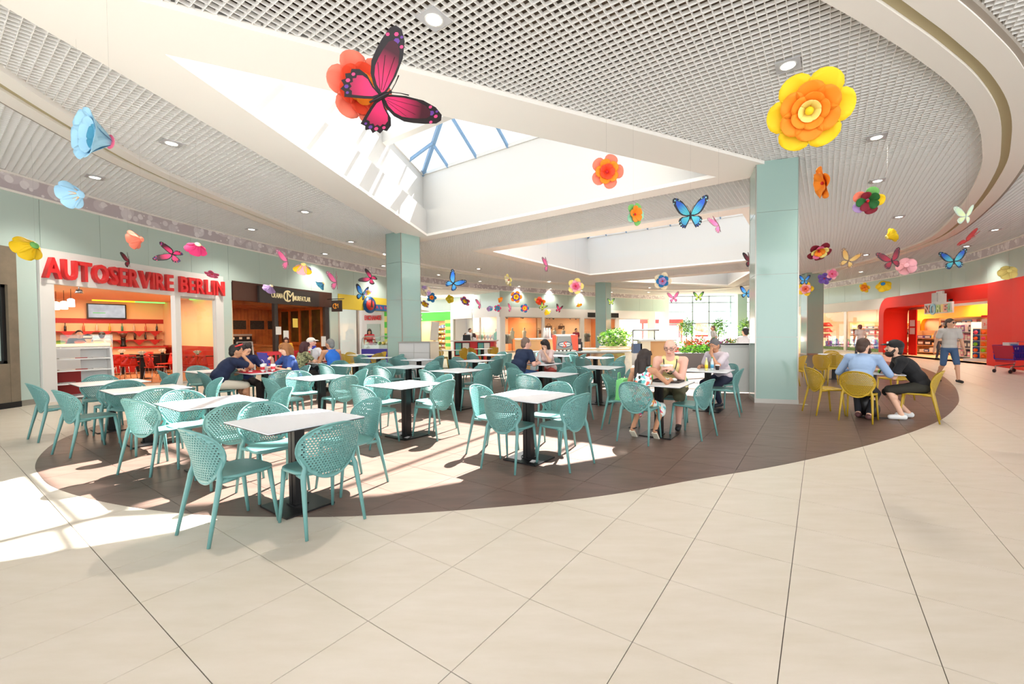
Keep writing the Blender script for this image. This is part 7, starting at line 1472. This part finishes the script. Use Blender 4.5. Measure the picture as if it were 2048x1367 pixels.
# two young men at the mustard chairs
p, a = chair_spot('TY1n', -.03); person('young man in light blue shirt sitting with his back turned', p, a, (146, 170, 204), (30, 30, 38), 'fair', (66, 44, 34), 'short', 1.03, 1.04, lean=26, head=(-30, 4), hands={-1: (-.22, .44, .80), 1: (.24, .46, .80)}, sleeve='long', feet={-1: (-.06, .22, .085), 1: (.1, .12, .085)}, shoes=(96, 60, 60), vox=.009, beard=True)
CH['TY1r'].location = (6.16, 6.87, .0025); CH['TY1r'].rotation_euler = (0, 0, radians(136)-pi/2)
p, a = chair_spot('TY1r', .02); person('bearded young man in black cap and black T-shirt leaning on the table', p, a+14, (24, 24, 28), (48, 46, 38), 'fair', (40, 30, 26), 'short', 1.04, .98, lean=34, head=(8, -6), hands={-1: (-.02, .56, .80, (.2, 0, -1), (.2, 1, .1)), 1: (.16, .55, .80, (-.2, 0, -1), (-.2, 1, .1))}, legs='knee', shoes=(238, 238, 236), beard=True, extras=('cap', 'bands'), feet={-1: (-.14, .26, .085), 1: (.14, .12, .085)}, vox=.009)
# walkers and people in the background
p = at(1897, 764); person('walking man in grey T-shirt, dark glasses and denim shorts before the toy shop', (p.x, p.y), -105, (196, 190, 184), (66, 92, 128), 'warm', (70, 54, 46), 'short', 1.02, 1.02, stand=True, lean=3, head=(30, 4), hands={-1: (-.3, .12, .82), 1: (.3, -.12, .84)}, legs='knee', feet={-1: (-.1, .22, .085), 1: (.1, -.3, .16)}, shoes=(30, 28, 30), extras=('darkglasses',), vox=.012)
def bg(label, px, D, deg, top, bottom, hair, style='short', sit=None, s=1.0, z=0.0, **k):
    q_ = deep(px, 664, D); o = person(label, (q_.x, q_.y), deg, top, bottom, 'warm', hair, style, s, stand=sit is None, seat=sit or .45, vox=.02, **k); o.location.z = z+.013; return o
bg('dark haired restaurant worker behind the lit food counter', 158, 13.2, -40, (40, 36, 40), (40, 40, 44), (30, 22, 20), s=.95)
bg('restaurant worker with white headband bending over the food counter', 183, 12.4, -60, (244, 214, 206), (50, 44, 44), (60, 30, 26), 'tied', s=.9, female=True, extras=('headband',), lean=26, head=(0, 24))
bg('dark haired restaurant worker turned to the back bar', 203, 14.6, 130, (238, 206, 196), (40, 40, 44), (26, 20, 18), 'tied', s=.92, female=True)
bg('person in yellow top inside the wine bar', 572, 15.6, -60, (232, 170, 50), (50, 44, 60), (70, 30, 26), 'bob', s=.78)
bg('woman in red top behind the ice cream counter', 739, 20.9, -70, (206, 50, 60), (50, 44, 60), (50, 34, 30), 'bob', s=.98, female=True)
bg('standing man in white T-shirt at the red kiosk', 938, 24.2, -30, (226, 224, 222), (70, 80, 110), (60, 44, 38)); bg('small dark haired person in white at the red kiosk', 930, 24.6, -60, (230, 228, 226), (60, 60, 70), (50, 38, 34), s=.84); bg('dark haired woman seated at the right of the red kiosk', 950, 23.9, 160, (232, 226, 224), (60, 60, 70), (70, 38, 34), 'bob', s=.83, female=True)
bg('woman in mauve top inside the fashion shop', 1099, 26.0, -90, (196, 130, 140), (60, 60, 70), (60, 36, 30), 'bob', s=.92, female=True); bg('person in dark red top by the fashion shop bags', 1151, 27.0, -60, (150, 50, 60), (40, 40, 50), (40, 30, 28), s=.98)
bg('dark haired person in grey behind the white service cabinet', 1494, 11.2, 100, (206, 200, 200), (60, 60, 66), (26, 22, 22), s=.90); bg('person in grey T-shirt walking past the flower stall', 1430, 20.6, 180, (206, 198, 190), (60, 56, 60), (110, 84, 70), lean=10, feet={-1: (-.1, .25, .085), 1: (.1, -.28, .14)}); bg('person in pale top passing the toy window', 1722, 21.5, 90, (214, 200, 196), (80, 80, 90), (120, 70, 60), feet={-1: (-.1, .22, .085), 1: (.1, -.25, .12)})
bg('person inside the toy shop behind the walking man', 1880, 20.5, -100, (216, 190, 170), (70, 70, 80), (70, 50, 44), s=.95)

# ------------------------------------------------------------ things on and around the tables
def on_table(key, du, dv, z=.7525): c_ = TW[key]; q_ = c_+GI*du+GJ*dv; return Vector((q_.x, q_.y, z))
M_TRED = mat('tray_red', (204, 36, 50), .4); M_CUP = mat('cup_white', (238, 236, 232), .5)
def tray(p, label, m, rz=GA): t = thing('tray', label, 'tray', p, rz, None); local(t, -.2, .2, -.14, .14, 0, .008, 'base', m); q = MB(); [q.box(b, d) for b, d in (((0, -.14, .012), (.42, .016, .024)), ((0, .14, .012), (.42, .016, .024)), ((-.2, 0, .012), (.016, .28, .024)), ((.2, 0, .012), (.016, .28, .024)))]; q.build('rim', m, t); return t
tray(on_table('T6', -.05, -.2), 'red tray at the near side of the crowded table', M_TRED); tray(on_table('T6', .05, .2), 'red tray before the blue blouse woman', M_TRED); tray(Vector((c.x+.05, c.y+.1, .756)), 'red tray on the table of the white cap man', M_TRED); tray(on_table('T24', .06, .18), 'dark tray before the bald man', M_SIGNBK)
def cup(p, label, m, h=.12, straw=False, col=None): 
    t = thing('paper_cup', label, 'cup', p); q = MB(); q.lathe([(.028, 0), (.04, h), (.042, h+.004)], n=12); q.build('body', m, t); q = MB(); q.lathe([(.043, h), (.043, h+.012), (.03, h+.018)], n=12); q.build('lid', M_CUP, t)
    if straw: q = MB(); q.tube([(0, 0, h), (-.01, 0, h+.07), (-.05, 0, h+.1)], .004, 5); q.build('straw', M_CUP, t)
    if col: q = MB(); q.lathe([(.0345, h*.35), (.0395, h*.75)], n=12); q.build('printed_band', col, t)
for k, (du, dv, w, st, m, cl) in enumerate(((.02, -.02, 'white cup with straw in the middle of the crowded table', True, M_CUP, None), (.14, -.1, 'white cup with red print on the near half of the crowded table', False, M_CUP, M_TRED), (-.08, .02, 'red cup on the crowded table beside the woman', False, M_TRED, None), (.2, .06, 'white cup with red print on the right half of the crowded table', False, M_CUP, M_TRED))): cup(on_table('T6', du, dv, .7785 if False else .7615), w, m, .13, st, cl)
bx_ = thing('food_box', 'open white takeaway box on the crowded table', 'box', on_table('T6', -.12, .12, .7515), GA); local(bx_, -.12, .12, -.1, .1, 0, .09, 'base', M_CUP); q = MB(); q.box((0, .15, .1), (.24, .1, .012)); q.build('lid', M_CUP, bx_)
for k, (du, dv) in enumerate(((.02, -.26), (-.14, -.2), (.12, .24), (-.02, .2))): q = MB(); q.ball((0, 0, .014), (.05, .035, .014), 8, 5); tag(q.build('paper_wrap', M_CUP if k % 2 == 0 else mat('wrap_red', (214, 80, 80), .6), None, on_table('T6', du, dv, .762), GA+k), ['white wrapper on the near red tray', 'red wrapper on the near red tray', 'white wrapper on the far red tray', 'red wrapper on the far red tray'][k], 'wrapper', 'food wrappers')
def pet(p, label, col, capc, liquid, h=.22):
    t = thing('drink_bottle', label, 'bottle', p); q = MB(); q.lathe([(.028, 0), (.03, .01), (.03, h*.62), (.012, h*.88), (.012, h)], n=12); q.build('body', mat('pet_%d_%d_%d' % col, col, .12), t); q = MB(); q.lathe([(.014, h), (.014, h+.018)], n=10); q.build('cap', mat('cap_%d_%d_%d' % capc, capc, .4), t); q = MB(); q.lathe([(.0305, h*.18), (.0305, h*.48)], n=12); q.build('label_band', mat('lbl_%d_%d_%d' % liquid, liquid, .4), t)
pet(on_table('T25', -.02, -.04), 'bottle of yellow drink before the man covering his face', (232, 226, 150), (240, 240, 230), (240, 210, 30)); pet(on_table('T25', .06, .06), 'clear water bottle with green cap before the man covering his face', (206, 226, 232), (60, 170, 70), (90, 170, 210)); pet(on_table('T24', -.16, .12), 'green bottle between the girl and the bald man', (90, 200, 90), (60, 170, 70), (120, 220, 80)); pet(on_table('T19', -.05, 0), 'clear bottle on the table of the navy shirt couple', (220, 226, 226), (230, 230, 230), (214, 216, 220))
cup(on_table('T25', .14, .12), 'dark cup beside the bottles of the man covering his face', M_SIGNBK, .08)
for k, (key, du, dv) in enumerate((('T19', -.12, -.12), ('T19', .14, .12))): t = thing('plate', ('near', 'far')[k]+' dark plate on the table of the navy shirt couple', 'plate', on_table(key, du, dv)); q = MB(); q.lathe([(.06, 0), (.12, .012), (.125, .016), (.07, .006)], n=18); q.build('dish', M_SIGNBK, t)
for k in range(3): q = MB(); q.ball((0, 0, .02), (.04, .035, .025), 8, 6); tag(q.build('napkin', M_CUP, None, on_table('T24', .02+.07*k, .2, .763), k), ['first', 'second', 'third'][k]+' crumpled white napkin from the left on the dark tray', 'napkin', 'crumpled napkins')
q = MB(); q.box((0, 0, .012), (.16, .1, .024)); tag(q.build('sandwich_wrap', M_CUP, None, Vector((1.86, 6.27, .965)), .4), 'white wrapped sandwich held by the bald man', 'food')
bgx = CH['T24l']; gb = thing('shopping_bag', 'light green shopping bag on the chair left of the girl', 'bag', (bgx.location.x+.02, bgx.location.y+.02, .452), bgx.rotation_euler.z); gb.scale = (.85, .85, .8); q = MB(); q.prism([(-.17, -.1), (.17, -.1), (.17, .1), (-.17, .1)], 0, .02); vs = []
q.add([(-.16, -.09, .02), (.16, -.09, .02), (.16, .09, .02), (-.16, .09, .02), (-.2, -.06, .38), (.2, -.06, .38), (.2, .06, .38), (-.2, .06, .38)], [(0, 1, 5, 4), (1, 2, 6, 5), (2, 3, 7, 6), (3, 0, 4, 7), (4, 5, 6, 7)]); q.build('bag_body', mat('bag_green', (130, 216, 130), .6), gb); q = MB(); q.tube([(-.08, -.06, .37), (-.06, -.06, .5), (.06, -.06, .5), (.08, -.06, .37)], .008, 5); q.build('handle', mat('bag_green', (130, 216, 130)), gb)
for k, (du, dv, m, w) in enumerate(((.1, -.05, M_PAPER, 'sheet of paper between the two young men'), (-.12, .18, M_PAPER, 'white paper at the far side of the young men\'s table'), (.05, .2, mat('folder_red', (150, 50, 56), .5), 'dark red folder on the young men\'s table'))): q = MB(); q.box((0, 0, .003), (.3, .21, .006)); tag(q.build('paper_sheet' if k < 2 else 'folder', m, None, on_table('TY1', du, dv, .7515+.0001*k), GA+.2*k), w, 'paper' if k < 2 else 'folder')
bk_ = thing('backpack', 'black backpack on the floor under the young men\'s table', 'bag', (5.55, 7.15, .003), .4); q = MB(); q.ball((0, 0, .21), (.17, .12, .21), 12, 9); q.build('main_pouch', M_BLACK, bk_); q = MB(); q.ball((0, -.1, .14), (.12, .06, .11), 10, 7); q.build('front_pocket', M_SIGNBK, bk_); q = MB(); q.tube([(-.06, 0, .4), (0, 0, .47), (.06, 0, .4)], .012, 6); q.build('handle', M_BLACK, bk_)
q = MB(); q.lathe([(.07, 0), (.08, .004), (.08, .01), (.02, .012)], n=20); tag(q.build('floor_socket', M_STEEL, None, at(1607, 809, .003)), 'round steel floor socket cover at the front column foot', 'floor socket')
bt_ = bottle((c.x-.06, c.y+.16, .772), (150, 84, 30), 'brown beer bottle on the red tray of the white cap man', 'drinks on tables', .7)
